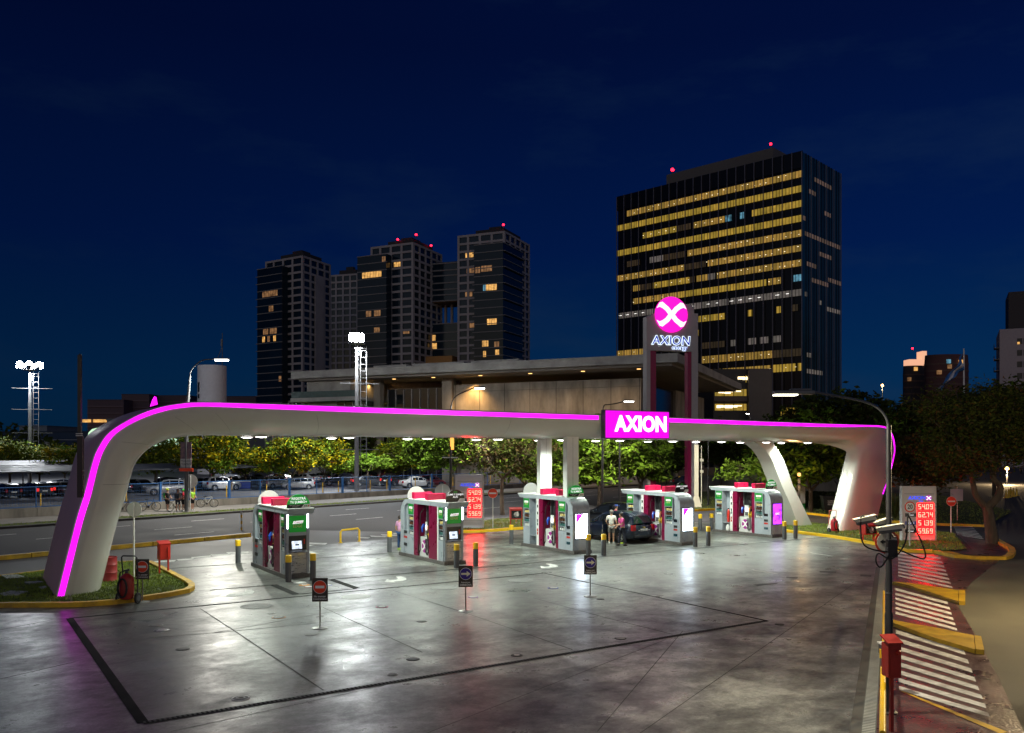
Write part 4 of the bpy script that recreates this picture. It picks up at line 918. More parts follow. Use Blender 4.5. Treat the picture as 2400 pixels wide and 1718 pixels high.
# ================================================================== near lamp post with cameras and its sign
py_ = 16.6; px_ = (2083 - CX) * py_ / FPX
lp = thing('street_lamp', 'tall black lamp post in the right foreground with a curved arm', 'street lamp', (px_, py_, 0))
MB().lathe([(.16, 0), (.16, .03), (.12, .05)], 16).lathe([(.075, .03), (.075, 1.9), (.062, 1.95), (.062, 3.2), (.05, 3.25), (.046, 5.55)], 16).build('pole', M['black_p'], lp)
arm = [(0, 0, 5.5), (-.06, 0, 5.7), (-.22, 0, 5.88), (-.50, 0, 6.0), (-1.0, 0, 6.10), (-1.45, 0, 6.18)]
MB().tube(crom(arm, 4), .024, 8).build('arm', M['grey'], lp)
MB().box(-2.22, -.11, 6.13, -1.45, .11, 6.2).box(-1.9, -.09, 6.2, -1.5, .09, 6.24).build('lamp_head', mat('lamp_grey', (.16, .16, .15), .5), lp, bevel=.02)
MB().box(-2.20, -.10, 6.108, -1.78, .10, 6.128).build('lamp_lens', glow('lamp_lens_near', (1, .96, .74), 10), lp)
lamp('lamp_light', 'AREA', (-1.99, 0, 6.09), 420, (1, .90, .68), .35, (0, 0, 0), parent=lp)
MB().box(-.09, -.19, 3.02, .09, -.05, 3.35).build('junction_box', M['dark'], lp, bevel=.01)
MB().lathe([(.08, 1.0), (.08, 1.03)], 16).lathe([(.067, 2.3), (.067, 2.33)], 16).build('collar', M['grey'], lp)
for L in ([(0, -.12, 3.1), (-.55, -.2, 3.25), (-.62, -.2, 3.75), (-.55, -.2, 3.8)], [(.05, -.15, 3.2), (.55, -.25, 3.0), (.52, -.25, 3.3), (.25, -.25, 3.85)], [(0, -.15, 3.15), (-.25, -.25, 2.85), (-.35, -.25, 2.95), (-.30, -.25, 3.1), (-.05, -.25, 3.0), (.2, -.25, 3.3), (.25, -.25, 3.8)]):
    MB().tube(crom(L, 6), .015, 7).build('cable', M['rubber'], lp)
def cctv(x0, z0, x1, z1, yy, lab, rz=0.0):
    L = math.hypot(x1 - x0, z1 - z0); a = math.atan2(z1 - z0, x1 - x0)
    t = thing('security_camera', lab, 'camera', (px_ + x0, py_ + yy, z0), 0, 'white security cameras on the lamp post'); t.rotation_euler = (0, -a, rz); t.scale = (.82,) * 3
    MB().yp([(0, -.02), (L, -.05), (L, .02), (L * .5, .05), (-.01, .045)], -.075, .075).build('housing', M['cream'], t, bevel=.012)
    MB().box(-.03, -.095, .046, L + .02, .095, .062).build('sun_shield', M['cream'], t)
    MB().box(.03, -.06, -.10, L - .04, .06, -.025).build('camera_body', mat('camera_grey', (.10, .10, .09), .5), t)
    MB().lathe([(.045, 0), (.05, .04)], 16, (L + .0, 0, -.015), ax='x').build('lens', M['glassd'], t)
    MB().tube([(L * .5, 0, -.1), (L * .6, .05, -.22), (L * .75, .1, -.25)], .022).build('bracket', M['grey'], t)
cctv(-.70, 3.70, -.25, 3.80, -.15, 'cream security camera highest on the lamp post, pointing left'); cctv(-.33, 3.55, .23, 3.64, -.28, 'cream security camera nearest the viewer on the lamp post'); cctv(-.2, 3.62, .15, 3.74, .12, 'cream security camera behind the lamp post')
t = thing('traffic_sign', 'round red ringed sign with a black left arrow behind the lamp post', 'traffic sign', (px_ + .03, py_ + .16, 3.28))
MB().lathe([(.235, 0), (.235, -.012)], 40, ax='y').build('ring', mat('ring_red', (.55, .05, .015), .4), t); MB().lathe([(.195, -.013), (.195, -.017)], 40, ax='y').build('face', mat('sign_cream', (.6, .58, .5), .4), t)
MB().yp([(-.14, 0), (-.07, -.05), (-.07, -.02), (.15, -.02), (.15, .02), (-.07, .02), (-.07, .05)], -.022, -.018).build('arrow', M['black_p'], t); MB().box(-.04, -.0, -.05, .04, .05, .05).build('clamp', M['grey'], t)
# barrier gate seen along its boom
t = thing('barrier_gate', 'yellow barrier boom on a dark post beside the drain strip', 'barrier gate', (0, 0, 0))
p0, p1 = gp(2063, 1565), gp(2072, 1395)
b0, b1 = Vector((5.5, 12.8, .86)), Vector((10.9, 25.3, .90))
MB().tube([b0, b0.lerp(b1, .3)], .05, 10).tube([b0.lerp(b1, .3), b1], .03, 8).build('boom', M['yellow_b'], t)
MB().obox((*b0.lerp(b1, .40).xy, .87), (.09, .07, .09), R(66)).build('boom_clamp', M['yellow_b'], t)
bx, by = gp(2064, 1620); c0 = (7.72, 17.75)
MB().box(c0[0] - .05, c0[1] - .05, 0, c0[0] + .05, c0[1] + .05, .86).build('post', M['dark'], t); MB().box(c0[0] - .13, c0[1] - .12, .86, c0[0] + .13, c0[1] + .12, 1.06).build('control_box', M['grey'], t); MB().box(c0[0] - .15, c0[1] - .14, 1.06, c0[0] + .15, c0[1] + .14, 1.09).build('lid', M['white'], t)
# ================================================================== buildings
def frame_of(corner, left, right):
    """ground frame of a block from its nearest roof corner and the two roof ends: returns origin, unit axes, lengths, height"""
    (cx, cy, D), (lx, ly), (rx, ry) = corner, left, right
    h = (HZ - cy) / FPX * D; DL = D * (HZ - cy) / (HZ - ly); DR = D * (HZ - cy) / (HZ - ry)
    c = Vector(((cx - CX) * D / FPX, D, 0)); l = Vector(((lx - CX) * DL / FPX, DL, 0)); r = Vector(((rx - CX) * DR / FPX, DR, 0))
    return c, (l - c).normalized(), (r - c).normalized(), (l - c).length, (r - c).length, h + CAM_H
M['tower_c'] = mat('tower_concrete', (.38, .345, .335), .8, var=.12, scale=.15)
M['tower_g'] = mat('tower_glass', (.006, .018, .032), .10, var=.3, scale=.05, rvar=.03, spec=.3)
M['tower_g2'] = mat('tower_glass_blue', (.006, .016, .026), .12, var=.35, scale=.04, rvar=.03, spec=.25)
M['slab_edge'] = mat('slab_edge', (.24, .225, .215), .7, var=.12)
M['roofdark'] = mat('roof_dark', (.03, .03, .033), .8, var=.2)
g_warm = glow('window_warm', (1, .52, .14), .75, var=.6, scale=.9, sampled=False); g_warm2 = glow('window_dim', (1, .5, .2), .16, var=.7, scale=.8, sampled=False); g_cool = glow('window_cool', (.2, .55, .75), .35, var=.7, scale=.9, sampled=False)
g_red = glow('beacon_red', (1, .01, .03), 8, sampled=False)
def bframe(name, label, cat, fr, group=None):
    """Empty at the nearest corner: local x runs along the left face, local y along the right face (drawn back)"""
    t = thing(name, label, cat, fr[0], 0, group)
    return t
def loc(fr, a, b, z, out=0.0):              # a metres along left face, b along right face
    return fr[1] * a + fr[2] * b + Vector((0, 0, z))
def blk(fr, mb, a0, a1, b0, b1, z0, z1, mi=0):
    v = [loc(fr, a, b, z) for z in (z0, z1) for a, b in ((a0, b0), (a1, b0), (a1, b1), (a0, b1))]
    return mb.add(v, [(3,2,1,0),(4,5,6,7),(0,1,5,4),(1,2,6,5),(2,3,7,6),(3,0,4,7)], mi)
def beacon(t, p, r=.45):
    b = MB().lathe([(r * .5, 0), (r * .5, .8)], 8, p).build('mast', M['grey'], t)
    MB().ball((p[0], p[1], p[2] + 1.1), r, seg=8, n=5).build('beacon', g_red, b)
def res_tower(label, corner, left, right, nl, nr, fl, glassbox=None, floors=None, lit=(), beacons=(), blank=None, roof=True, balc=None, zmin=12.0):
    fr = frame_of(corner, left, right); c, L, Rr, WL, WR, H = fr
    t = bframe('apartment_tower', label, 'tower', fr, 'apartment towers beyond the museum')
    core = MB(); blk(fr, core, .35, WL, .35, WR, 0, H - .3); core.build('core', M['tower_g'], t)
    # concrete grid: piers and floor bands in front of dark glass
    n = int((H - zmin) / fl); g = MB(); pw = WL / nl; 
    for i in range(nl + 1): blk(fr, g, min(i * pw, WL - .9), min(i * pw, WL - .9) + .9, -.05, .6, 0, H)
    g.build('piers', M['tower_c'], t)
    g = MB(); pr = WR / nr
    for i in range(nr + 1): blk(fr, g, -.05, .6, min(i * pr, WR - .9) + (.02 if i else .92), min(i * pr, WR - .9) + .9 + (.02 if i else 0.1), 0, H)
    g.build('side_piers', M['tower_c'], t)
    for k in range(n + 1):
        z = H - fl * k
        b = MB(); blk(fr, b, 0, WL, -.03, .55, z - .85, z); blk(fr, b, -.03, .55, .58, WR, z - .85, z)
        b.build('floor_band', M['tower_c'], t)
    if blank:
        b = MB(); blk(fr, b, -.4, .3, WR * blank[0], WR * blank[1], 0, H - fl * blank[2]); b.build('blank_wall', M['tower_c'], t)
    if glassbox:                            # projecting glazed block on the left face, with slab edges
        a0, a1, out, drop, wrap = glassbox; ht = H - drop
        b = MB(); blk(fr, b, a0, a1, -out, .2 if not wrap else wrap, 0, ht); gb = b.build('glass_block', M['tower_g2'] if wrap else M['tower_g'], t)
        kk = 0
        while ht - kk * fl > zmin - fl:
            z = ht - kk * fl; e = .75 if (balc and kk % balc[0] >= balc[1]) else .12
            b = MB(); blk(fr, b, a0 - .12, a1 + e, -out - .14, -out + .3, z - .3, z)
            if wrap: blk(fr, b, a0 - .14 - e, a0 + .3, -out + .32, wrap + (e * 2 if e > .5 else .1), z - .3, z)
            b.build('slab_edge', M['slab_edge'], t); kk += 1
    wl = {0: M['tower_g']}
    for (a, k, w, kind) in lit:             # lit rooms: a along left face, k-th floor from the top, width
        z = H - fl * k; o = -.0
        if glassbox and glassbox[0] <= a <= glassbox[1]: o = -glassbox[2] - .06; z = H - glassbox[3] - fl * k
        b = MB(); blk(fr, b, a, a + w, o - .02 if o else .28, o if o else .34, z - fl + .35, z - .95 if not o else z - .45)
        wn = b.build('window', {'w': g_warm, 'd': g_warm2, 'c': g_cool}[kind], t)
        b = MB(); q = max(1, int(w / 1.3))
        for j in range(1, q + 1): blk(fr, b, a + w * j / (q + 1) - .05, a + w * j / (q + 1) + .05, o - .06 if o else .22, o - .03 if o else .27, z - fl + .35, z - .5)
        b.build('window_bars', M['roofdark'], wn)
    if roof:
        b = MB(); blk(fr, b, WL * .1, WL * .7, WR * .15, WR * .8, H, H + 2.2); blk(fr, b, WL * .25, WL * .5, WR * .3, WR * .6, H + 2.2, H + 4)
        b.build('plant_room', M['roofdark'], t)
    for a, bb, z in beacons: beacon(t, loc(fr, a, bb, H + z))
    return t, fr
KA = zoom(560, 480, .3085)
kc = lambda x, y, D: (*KA(x, y), D)
rt1, f1 = res_tower('leftmost apartment tower with a grey blank wall on its right face', kc(485, 383, 345), KA(200, 433), KA(698, 455), 4, 4, 3.05, (8.6, 23.2, 4.0, 3.8, None), lit=((11, 3, 9, 'd'), (13.5, 5, 2.6, 'd'), (11.5, 8, 4, 'd'), (16.5, 8, 3, 'd'), (12, 9, 1.4, 'w'), (15.5, 9, 1.4, 'd'), (18.5, 9, 1.5, 'w'), (8.8, 14.4, 1.4, 'd')), beacons=((9.5, 6, 1.2),), blank=(.42, .72, 2.2), balc=(3, 1))
rt2, f2 = res_tower('low grey apartment tower set back between the two left towers', kc(905, 520, 420), KA(690, 535), KA(960, 545), 4, 2, 3.3, lit=(), roof=True)
rt3, f3 = res_tower('middle apartment tower with two red beacons and a bright upper room', kc(1325, 283, 335), KA(1000, 322), KA(1545, 378), 4, 5, 3.05, (10.0, 23.6, 4.0, 4.3, None), lit=((5.7, 2, 3.4, 'w'), (10.3, 0.2, 1.6, 'd'), (12.2, 2.0, 9, 'w'), (12.6, 7, 3, 'd'), (17, 7, 2.4, 'd'), (13, 9.2, 2.6, 'd'), (2, 10.7, 2.8, 'd')), beacons=((9, 3, 1.5), (.5, 3, 2.5), (.5, 15, .8)))
rt4, f4 = res_tower('right apartment tower with a wrapping blue glass corner and many lit rooms', kc(2020, 197, 330), KA(1660, 236), KA(2210, 303), 4, 5, 3.05, (-.6, 11.5, 3.0, 5.0, 15.5), lit=((13.5, 2, 3.4, 'w'), (11.6, 2, 1.3, 'w'), (13, 4, 3.4, 'd'), (14, 7, 3, 'd'), (13, 11, 3.2, 'd'), (4, 2.6, 4.5, 'd'), (9, 2.7, 2, 'd'), (2, 5, 4.5, 'w'), (6.5, 5, 1.2, 'c'), (2, 9.3, 4, 'w'), (5.5, 12, 2.6, 'w'), (1, 12.2, 2, 'd'), (6.5, 13.3, 1.2, 'w'), (1, 13.2, 1.6, 'w')), beacons=((1.5, 2, 1.8), (13, 6, 1.0)), balc=(2, 1))
# sky bridge block between the middle and right towers
pA, pB = at(*KA(1322, 452), 352), at(*KA(1662, 444), 346)
t = thing('bridge_building', 'dark linking block with a tall square opening between two apartment towers', 'building', (pA.x, pA.y, 0))
d = Vector((pB.x - pA.x, pB.y - pA.y, 0)); W = d.length; d.normalize(); nrm = Vector((-d.y, d.x, 0)); HB = pA.z
def bb(mb, a0, a1, b0, b1, z0, z1): 
    v = [d * a + nrm * b + Vector((0, 0, z)) for z in (z0, z1) for a, b in ((a0, b0), (a1, b0), (a1, b1), (a0, b1))]
    return mb.add(v, [(3,2,1,0),(4,5,6,7),(0,1,5,4),(1,2,6,5),(2,3,7,6),(3,0,4,7)])
zz = lambda y: at(1300, KA(0, y)[1], 350).z
bb(MB(), 0, W, 0, 14, zz(735), HB).build('upper_block', M['tower_g'], t); bb(MB(), 0, W, 0, 14, 0, zz(905)).build('lower_block', M['tower_g'], t)


for yy in (452, 505, 545, 600, 650, 690, 735): bb(MB(), 0, W, -.25, .2, zz(yy) - .35, zz(yy) + .15).build('slab_edge', M['slab_edge'], t)
for yy in (908, 975, 1040, 1100, 1160): bb(MB(), 0, W, -.25, .2, zz(yy) - .3, zz(yy) + .15).build('slab_edge', M['slab_edge'], t)
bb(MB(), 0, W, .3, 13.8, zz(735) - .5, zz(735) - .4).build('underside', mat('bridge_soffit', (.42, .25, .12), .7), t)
for a in (.5, 4, 7.5, 11, 14): bb(MB(), a, a + .9, 9 - a * .2, 10 - a * .2, zz(905), zz(735)).build('column', M['tower_c'], t)
for a, yy, w, h, k in ((3, 1035, 7, 2.3, g_warm), (2.5, 1098, 8, 2.4, g_warm), (2, 1155, 6, 2.6, g_cool)): bb(MB(), a, a + w, -.08, -.02, zz(yy), zz(yy) + h).build('window', k, t)
bb(MB(), 0, W, -6, 0, 0, zz(1165)).build('podium', mat('podium_orange', (.45, .22, .06), .7), t)
# ------------------------------------------------------------------ black glass office tower
KB = zoom(1400, 330, .2648)
fo = frame_of((*KB(1815, 107), 215), KB(178, 512), KB(2150, 297)); c, L_, R_, WL, WR, HO = fo
ot = bframe('office_tower', 'tall black glass office tower with rows of yellow lit windows', 'tower', fo)
m_blk = mat('curtain_black', (.004, .004, .005), .12, var=.2, rvar=.02, spec=.35); m_bl2 = mat('curtain_sky_reflect', (.010, .075, .13), .12, var=.4, scale=.05, rvar=.02, spec=.6)  # side wall's blue is reflected dusk sky put into the base colour
b = MB(); blk(fo, b, .3, WL, .3, WR, 0, HO); b.build('core', m_blk, ot)
b = MB(); blk(fo, b, -.1, .35, .1, WR, 0, HO + .2); b.build('side_curtain_wall', m_bl2, ot)
b = MB(); blk(fo, b, 0, WL + .2, -.02, .32, HO - 3.6, HO + .6); b.build('parapet', m_blk, ot)
b = MB(); blk(fo, b, 9, WL * .73, 2.5, WR * .7, HO, HO + 4.2); b.build('plant_screen', mat('plant_grey', (.12, .11, .10), .8), ot)
def office_mat(name, col, st_, pane, dark=.25, spots=True):
    m = bpy.data.materials.new(name); m.use_nodes = True; nt = m.node_tree; bs = nt.nodes['Principled BSDF']; N, L = nt.nodes.new, nt.links.new
    bs.inputs['Base Color'].default_value = (.02, .02, .02, 1); bs.inputs['Roughness'].default_value = .15
    tc = N('ShaderNodeTexCoord'); sp = N('ShaderNodeSeparateXYZ'); L(tc.outputs['UV'], sp.inputs[0])
    dv = N('ShaderNodeMath'); dv.operation = 'DIVIDE'; dv.inputs[1].default_value = pane; L(sp.outputs[0], dv.inputs[0])
    flr = N('ShaderNodeMath'); flr.operation = 'FLOOR'; L(dv.outputs[0], flr.inputs[0])
    fy = N('ShaderNodeMath'); fy.operation = 'FLOOR'; L(sp.outputs[1], fy.inputs[0])
    cb = N('ShaderNodeCombineXYZ'); L(flr.outputs[0], cb.inputs[0]); L(fy.outputs[0], cb.inputs[1])
    wn = N('ShaderNodeTexWhiteNoise'); wn.noise_dimensions = '2D'; L(cb.outputs[0], wn.inputs['Vector'])
    n = N('ShaderNodeTexNoise'); n.inputs['Scale'].default_value = 1.1; n.inputs['Detail'].default_value = 3; L(tc.outputs['UV'], n.inputs['Vector'])
    mr = N('ShaderNodeMapRange'); mr.inputs[1].default_value = .25; mr.inputs[2].default_value = .75; mr.inputs[3].default_value = .65; mr.inputs[4].default_value = 1.25; L(n.outputs[0], mr.inputs[0])
    m2 = N('ShaderNodeMapRange'); m2.inputs[3].default_value = .55; m2.inputs[4].default_value = 1.15; L(wn.outputs['Value'], m2.inputs[0])
    mu = N('ShaderNodeMath'); mu.operation = 'MULTIPLY'; L(mr.outputs[0], mu.inputs[0]); L(m2.outputs[0], mu.inputs[1])
    ms = N('ShaderNodeMath'); ms.operation = 'MULTIPLY'; ms.inputs[1].default_value = st_; L(mu.outputs[0], ms.inputs[0])
    mx = N('ShaderNodeMix'); mx.data_type = 'RGBA'; mx.inputs[6].default_value = (*col, 1); mx.inputs[7].default_value = (col[0] * .9, col[1] * .82, col[2] * .9, 1); L(wn.outputs['Value'], mx.inputs[0])
    L(mx.outputs[2], bs.inputs['Emission Color']); L(ms.outputs[0], bs.inputs['Emission Strength']); m.cycles.emission_sampling = 'NONE'
    return m
PW = WL / 66.0
om_y, om_a, om_d, om_w = office_mat('office_yellow', (.62, .42, .05), .66, PW), office_mat('office_amber', (.64, .40, .07), .58, PW), office_mat('office_dim', (.35, .24, .10), .10, PW), office_mat('office_white', (.8, .72, .6), .16, PW)
om_s = office_mat('office_side', (.8, .55, .4), .13, PW)
def uvquad(name, pts, uv, m, parent):
    o = MB().add(pts, [(0, 1, 2, 3)]).build(name, m, parent); l = o.data.uv_layers.new(name='UVMap')
    for i, q in enumerate(uv): l.data[i].uv = q
    return o
FH = (HO - 4.0) / 20.2
lights_warm = glow('ceiling_lamp', (1, .82, .5), 2.2, sampled=False); lights_white = glow('ceiling_tube', (1, .96, .9), 1.8, sampled=False)
def ribbon(k, a0, a1, m, h=1.65, spots=0, seedv=0):
    z1 = HO - 4.3 - FH * k; z0 = z1 - h
    w = uvquad('ribbon_window', [loc(fo, WL * a1, .0, z0) - R_ * .06 , loc(fo, WL * a0, 0, z0) - R_ * .06, loc(fo, WL * a0, 0, z1) - R_ * .06, loc(fo, WL * a1, 0, z1) - R_ * .06], [(WL * a1, k), (WL * a0, k), (WL * a0, k + .99), (WL * a1, k + .99)], m, ot)
    bars = MB(); i = int(66 * a0)
    while i <= 66 * a1 + .01:
        a = min(WL - .1, i * PW); blk(fo, bars, a - .05, a + .05, -.14, -.07, z0, z1); i += 1
    bars.build('mullions', m_blk, w)
    if spots:
        rnd = random.Random(k * 7 + seedv); s = MB(); i = int(66 * a0) + 1
        while i < 66 * a1:
            if rnd.random() < .75:
                a = i * PW + rnd.uniform(-.2, .2); zc = z0 + h * rnd.choice((.3, .72)) if spots == 1 else z0 + h * .5
                ww = .32 if spots < 3 else 1.0
                blk(fo, s, a, a + ww, -.068, -.062, zc, zc + .13)
            i += (2 if spots == 1 else 3)
        s.build('ceiling_lamps', lights_white if spots == 3 else lights_warm, w)
# a = 0 at the near (right) corner, 1 at the far left end; rows read from the top of the photograph
ROWS = [(0, [(.0, .94, om_a, 1)]), (1, [(0, 1, om_y, 0)]), (2, [(0, .24, om_y, 0), (.28, .30, g_cool, 0), (.345, .375, g_cool, 0), (.38, .55, om_a, 2), (.56, .64, om_d, 0), (.64, .84, om_y, 2)]), (3, [(0, 1, om_y, 0)]), (4, [(0, .58, om_a, 1), (.59, .72, om_d, 0), (.72, .8, om_w, 0), (.86, .94, om_d, 0)]), (5, [(0, .47, om_a, 1), (.48, .6, om_d, 0), (.6, 1, om_a, 1)]), (6, [(0, .42, om_a, 1), (.43, .47, om_w, 0), (.47, .53, om_a, 0), (.54, .57, om_d, 0), (.57, .78, om_y, 2), (.79, .86, om_d, 0), (.86, .9, om_a, 0)]),
        (7, [(.10, .16, om_a, 2), (.17, .63, om_y, 0), (.63, .84, om_a, 2), (.85, .9, om_a, 1), (.0, .04, g_cool, 0)]), (8, [(0, .35, om_w, 3), (.36, .62, om_w, 3), (.64, .99, om_w, 3)]), (9, [(.38, .52, om_y, 2), (.24, .26, om_y, 0), (.1, .12, om_y, 0), (.02, .05, om_d, 0)]), (10, [(.52, .545, om_y, 0)]), (11, [(.84, 1, om_a, 2), (.1, .14, om_w, 0), (.16, .2, om_w, 0), (.22, .26, om_w, 0), (.32, .35, om_w, 0), (.38, .5, om_d, 0)]), (12, [(.0, .5, om_d, 0), (.14, .3, om_a, 2), (.3, .5, om_a, 2), (.88, .93, om_a, 0)]), (13, [(0, .02, om_y, 0), (.03, .14, om_y, 2), (.15, .27, om_a, 2), (.28, .39, om_a, 2), (.4, .55, om_a, 2)]), (15, [(.2, .36, om_a, 2)]), (16, [(.02, .1, om_y, 2)]), (17, [(.18, .5, om_a, 2)]), (18, [(.05, .14, om_y, 0)])]
for k, L in ROWS:
    for a0, a1, m, s in L: ribbon(k, a0, a1, m, 1.65 if k < 12 else 1.9, s)
# faint lit rooms behind the sky-tinted side wall
for k, b0, b1 in ((0, .28, .75), (1, .15, .32), (2, .55, .72), (3, .0, .06), (4, .05, .98), (5, .4, .75), (6, .1, .35), (7, .2, .65), (6.6, .65, 1), (8.1, .05, .1), (8.4, .4, .48), (8.7, .6, .98), (13.3, .1, .5), (12.2, .1, .2)):
    z1 = HO - 4.5 - FH * k
    uvquad('side_window', [loc(fo, -.14, WR * b0, z1 - 1.1), loc(fo, -.14, WR * b1, z1 - 1.1), loc(fo, -.14, WR * b1, z1), loc(fo, -.14, WR * b0, z1)], [(WR * b0, k), (WR * b1, k), (WR * b1, k + .99), (WR * b0, k + .99)], om_s if k < 8 else om_w, ot)
m_fin = mat('fin_steel', (.20, .19, .23), .35, metal=.5)
for i in range(23):
    a = WL * i / 22.0; b = MB(); blk(fo, b, a - .06, a + .06, -.5, -.16, 8, HO + (.6 if i not in (0, 22) else .3)); b.build('facade_fin', m_fin, ot)
for i in range(1, 16):
    y = WR * i / 15.0; b = MB(); blk(fo, b, -.36, -.16, y - .04, y + .04, 8, HO + .2); b.build('side_fin', m_fin if i % 3 == 0 else m_blk, ot)
beacon(ot, loc(fo, WL * .70, 3, HO + 4.3), .5); beacon(ot, loc(fo, 10, 3, HO + 4.3), .35)
# lower wing of the office block, lit
KC = zoom(1400, 650, .2648)
wx0, wx1, wy = KC(1030, 0)[0], KC(1530, 0)[0], 190
t = thing('office_annex', 'low dark office wing with two wide yellow window rows right of the museum', 'building', ((wx0 - CX) * wy / FPX, wy, 0))
W = (wx1 - wx0) * wy / FPX; zt = lambda y: at(1700, KC(0, y)[1], wy).z
MB().box(0, .2, 0, W, 14, zt(810)).build('wall', mat('annex_dark', (.03, .028, .026), .6), t)
MB().box(W - 5, -1.2, 0, W, .2, zt(812)).build('corner_pier', mat('annex_pier', (.10, .09, .085), .8), t)
MB().box(0, -.5, zt(1098), W - 5.1, .18, zt(1055)).build('spandrel', mat('annex_band', (.12, .09, .07), .8), t)
for y0, y1, x0, x1 in ((1178, 1120, .2, W - 5.2), (1050, 990, .2, W - 5.2), (930, 868, W * .56, W - 5.2)):
    o = MB().add([(x0, .1, zt(y0)), (x1, .1, zt(y0)), (x1, .1, zt(y1)), (x0, .1, zt(y1))], [(0, 1, 2, 3)]).build('window', om_y, t); l = o.data.uv_layers.new(name='UVMap')
    for i, q in enumerate(((x0, y0), (x1, y0), (x1, y0 + .99), (x0, y0 + .99))): l.data[i].uv = q
    bars = MB(); x = x0
    while x < x1: bars.box(x - .06, .0, zt(y0), x + .06, .08, zt(y1)); x += 2.1
    bars.build('mullions', m_blk, o)
    s = MB(); rnd = random.Random(y0)
    for i in range(9): xx = rnd.uniform(x0, x1 - 2); s.box(xx, .085, zt(y1) - rnd.uniform(.4, 1.0), xx + rnd.uniform(.5, 2), .092, zt(y1) - .3)
    s.build('ceiling_lamps', lights_warm, o)
# ------------------------------------------------------------------ concrete museum with a broad flat roof
fm = frame_of((1588, 827, 110), (682, 871), (1738, 900)); c, ML, MR, WL2, WR2, HM = fm
mu = bframe('museum', 'low concrete museum with a broad flat overhanging roof', 'museum', fm)
RT = 1.15
b = MB(); blk(fm, b, 0, WL2, 0, WR2, HM - RT, HM); b.build('roof', M['conc_pale'], mu)
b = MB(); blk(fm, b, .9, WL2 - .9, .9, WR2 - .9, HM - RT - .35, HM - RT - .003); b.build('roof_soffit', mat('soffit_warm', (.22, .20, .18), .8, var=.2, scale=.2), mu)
OV = 6.5; WH = HM - 2.5
# main board-marked wall with panel joints
b = MB(); blk(fm, b, OV, OV + 29.5, OV, OV + 1, 0, WH); w = b.build('wall', M['conc'], mu)
for i in range(8):
    a = OV + .2 + 4.15 * i; jb = MB(); blk(fm, jb, a - .03, a + .03, OV - .014, OV - .004, 0, WH); jb.build('panel_joint', M['slot'], w)
for z in (WH - 1.1, WH - 6.0, WH - 10.8): jb = MB(); blk(fm, jb, OV, OV + 29.5, OV - .012, OV - .003, z - .03, z + .03); jb.build('panel_joint', M['wallc'], w)
b = MB(); blk(fm, b, OV - .1, OV + .9, OV + 1.1, OV + 7, 0, WH - .2); b.build('wall', M['conc'], mu)
b = MB(); blk(fm, b, OV + .3, OV + .9, OV + 7, OV + 22, 0, WH - .5); b.build('side_glazing', M['glassd'], mu)
for k, (b0, b1, z0, z1) in enumerate(((7.5, 14, 1.5, 4.0), (8, 13.5, 6.5, 9.0))): 
    b = MB(); blk(fm, b, OV + .2, OV + .28, OV + b0, OV + b1, z0, z1); b.build('window', om_a, mu)
b = MB(); blk(fm, b, OV - .1, OV + .9, OV + 22.2, WR2 - 4, 0, WH - .3); b.build('wall', M['conc'], mu)
# glazed hall with tall mullions, its end piers and the set-back back wall
b = MB(); blk(fm, b, OV + 29.52, OV + 31.2, OV - .8, OV + .6, 0, HM - RT - .36); b.build('pier', M['conc'], mu)
b = MB(); blk(fm, b, OV + 31.2, OV + 42, OV + .6, OV + .8, 0, WH - .35); gw = b.build('glazing', M['glassd'], mu)
for i in range(8): b = MB(); blk(fm, b, OV + 31.4 + 1.5 * i - .05, OV + 31.4 + 1.5 * i + .05, OV + .42, OV + .59, 0, WH - .35); b.build('mullion', M['steel'], gw)
b = MB(); blk(fm, b, OV + 31.2, OV + 44, OV + 5, OV + 6, WH - .35, HM - RT - .36); b.build('wall', M['conc'], mu)
b = MB(); blk(fm, b, OV + 42.1, OV + 43.3, OV - 1.5, OV - .3, 0, HM - RT - .36); b.build('column', M['conc'], mu)
b = MB(); blk(fm, b, OV + 43.3, WL2 - 4.5, OV + 7, OV + 8, 0, HM - RT - .36); b.build('wall', M['conc'], mu)
b = MB(); blk(fm, b, OV + 43.3, WL2 + .6, .6, OV + 7, HM - 4.8, HM - 4.2); b.build('terrace_slab', M['conc_pale'], mu)
b = MB(); blk(fm, b, OV + 43.3, WL2 + .5, .7, .8, HM - 4.18, HM - 3.2); b.build('glass_balustrade', mat('balustrade', (.05, .10, .10), .1, spec=.6), mu)
b = MB(); blk(fm, b, WL2 - 10, WL2 - 1.5, 2.2, OV + 6.9, HM - 4.18, HM - RT - .36); b.build('wall', M['conc_pale'], mu)
b = MB(); blk(fm, b, OV + 43.4, WL2 - 7.1, 2.6, OV + 6.9, 0, HM - 4.82); g2 = b.build('glazing', M['glassd'], mu)
for i in range(12): b = MB(); blk(fm, b, OV + 44 + 1.6 * i - .04, OV + 44 + 1.6 * i + .04, 2.45, 2.58, 0, HM - 4.82); b.build('mullion', M['steel'], g2)
b = MB(); blk(fm, b, WL2 - 7, WL2 - 1.5, 2.4, OV + 6.9, 0, HM - 4.82); b.build('wall', M['conc_pale'], mu)
sl = glow('soffit_lamp', (1, .55, .18), 2.5, sampled=False)
for a in (6, 14, 22, 30, 38, 45, 52):
    p = loc(fm, a, 3.4, HM - RT - .36); d = MB().lathe([(.28, -.06), (.28, 0)], 12, p).build('soffit_lamp', sl, mu)
p = fm[0] + loc(fm, OV + 26, OV - 1.3, HM - RT - .6)
lamp('museum_wall_lamp', 'SPOT', p, 4200, (1, .55, .17), .3, (0, 0, 0), R(110), .9)
p = fm[0] + loc(fm, OV + 46, 7.5, HM - RT - .7); lamp('museum_terrace_lamp', 'SPOT', p, 2600, (1, .56, .16), .3, (0, 0, 0), R(150), .9)
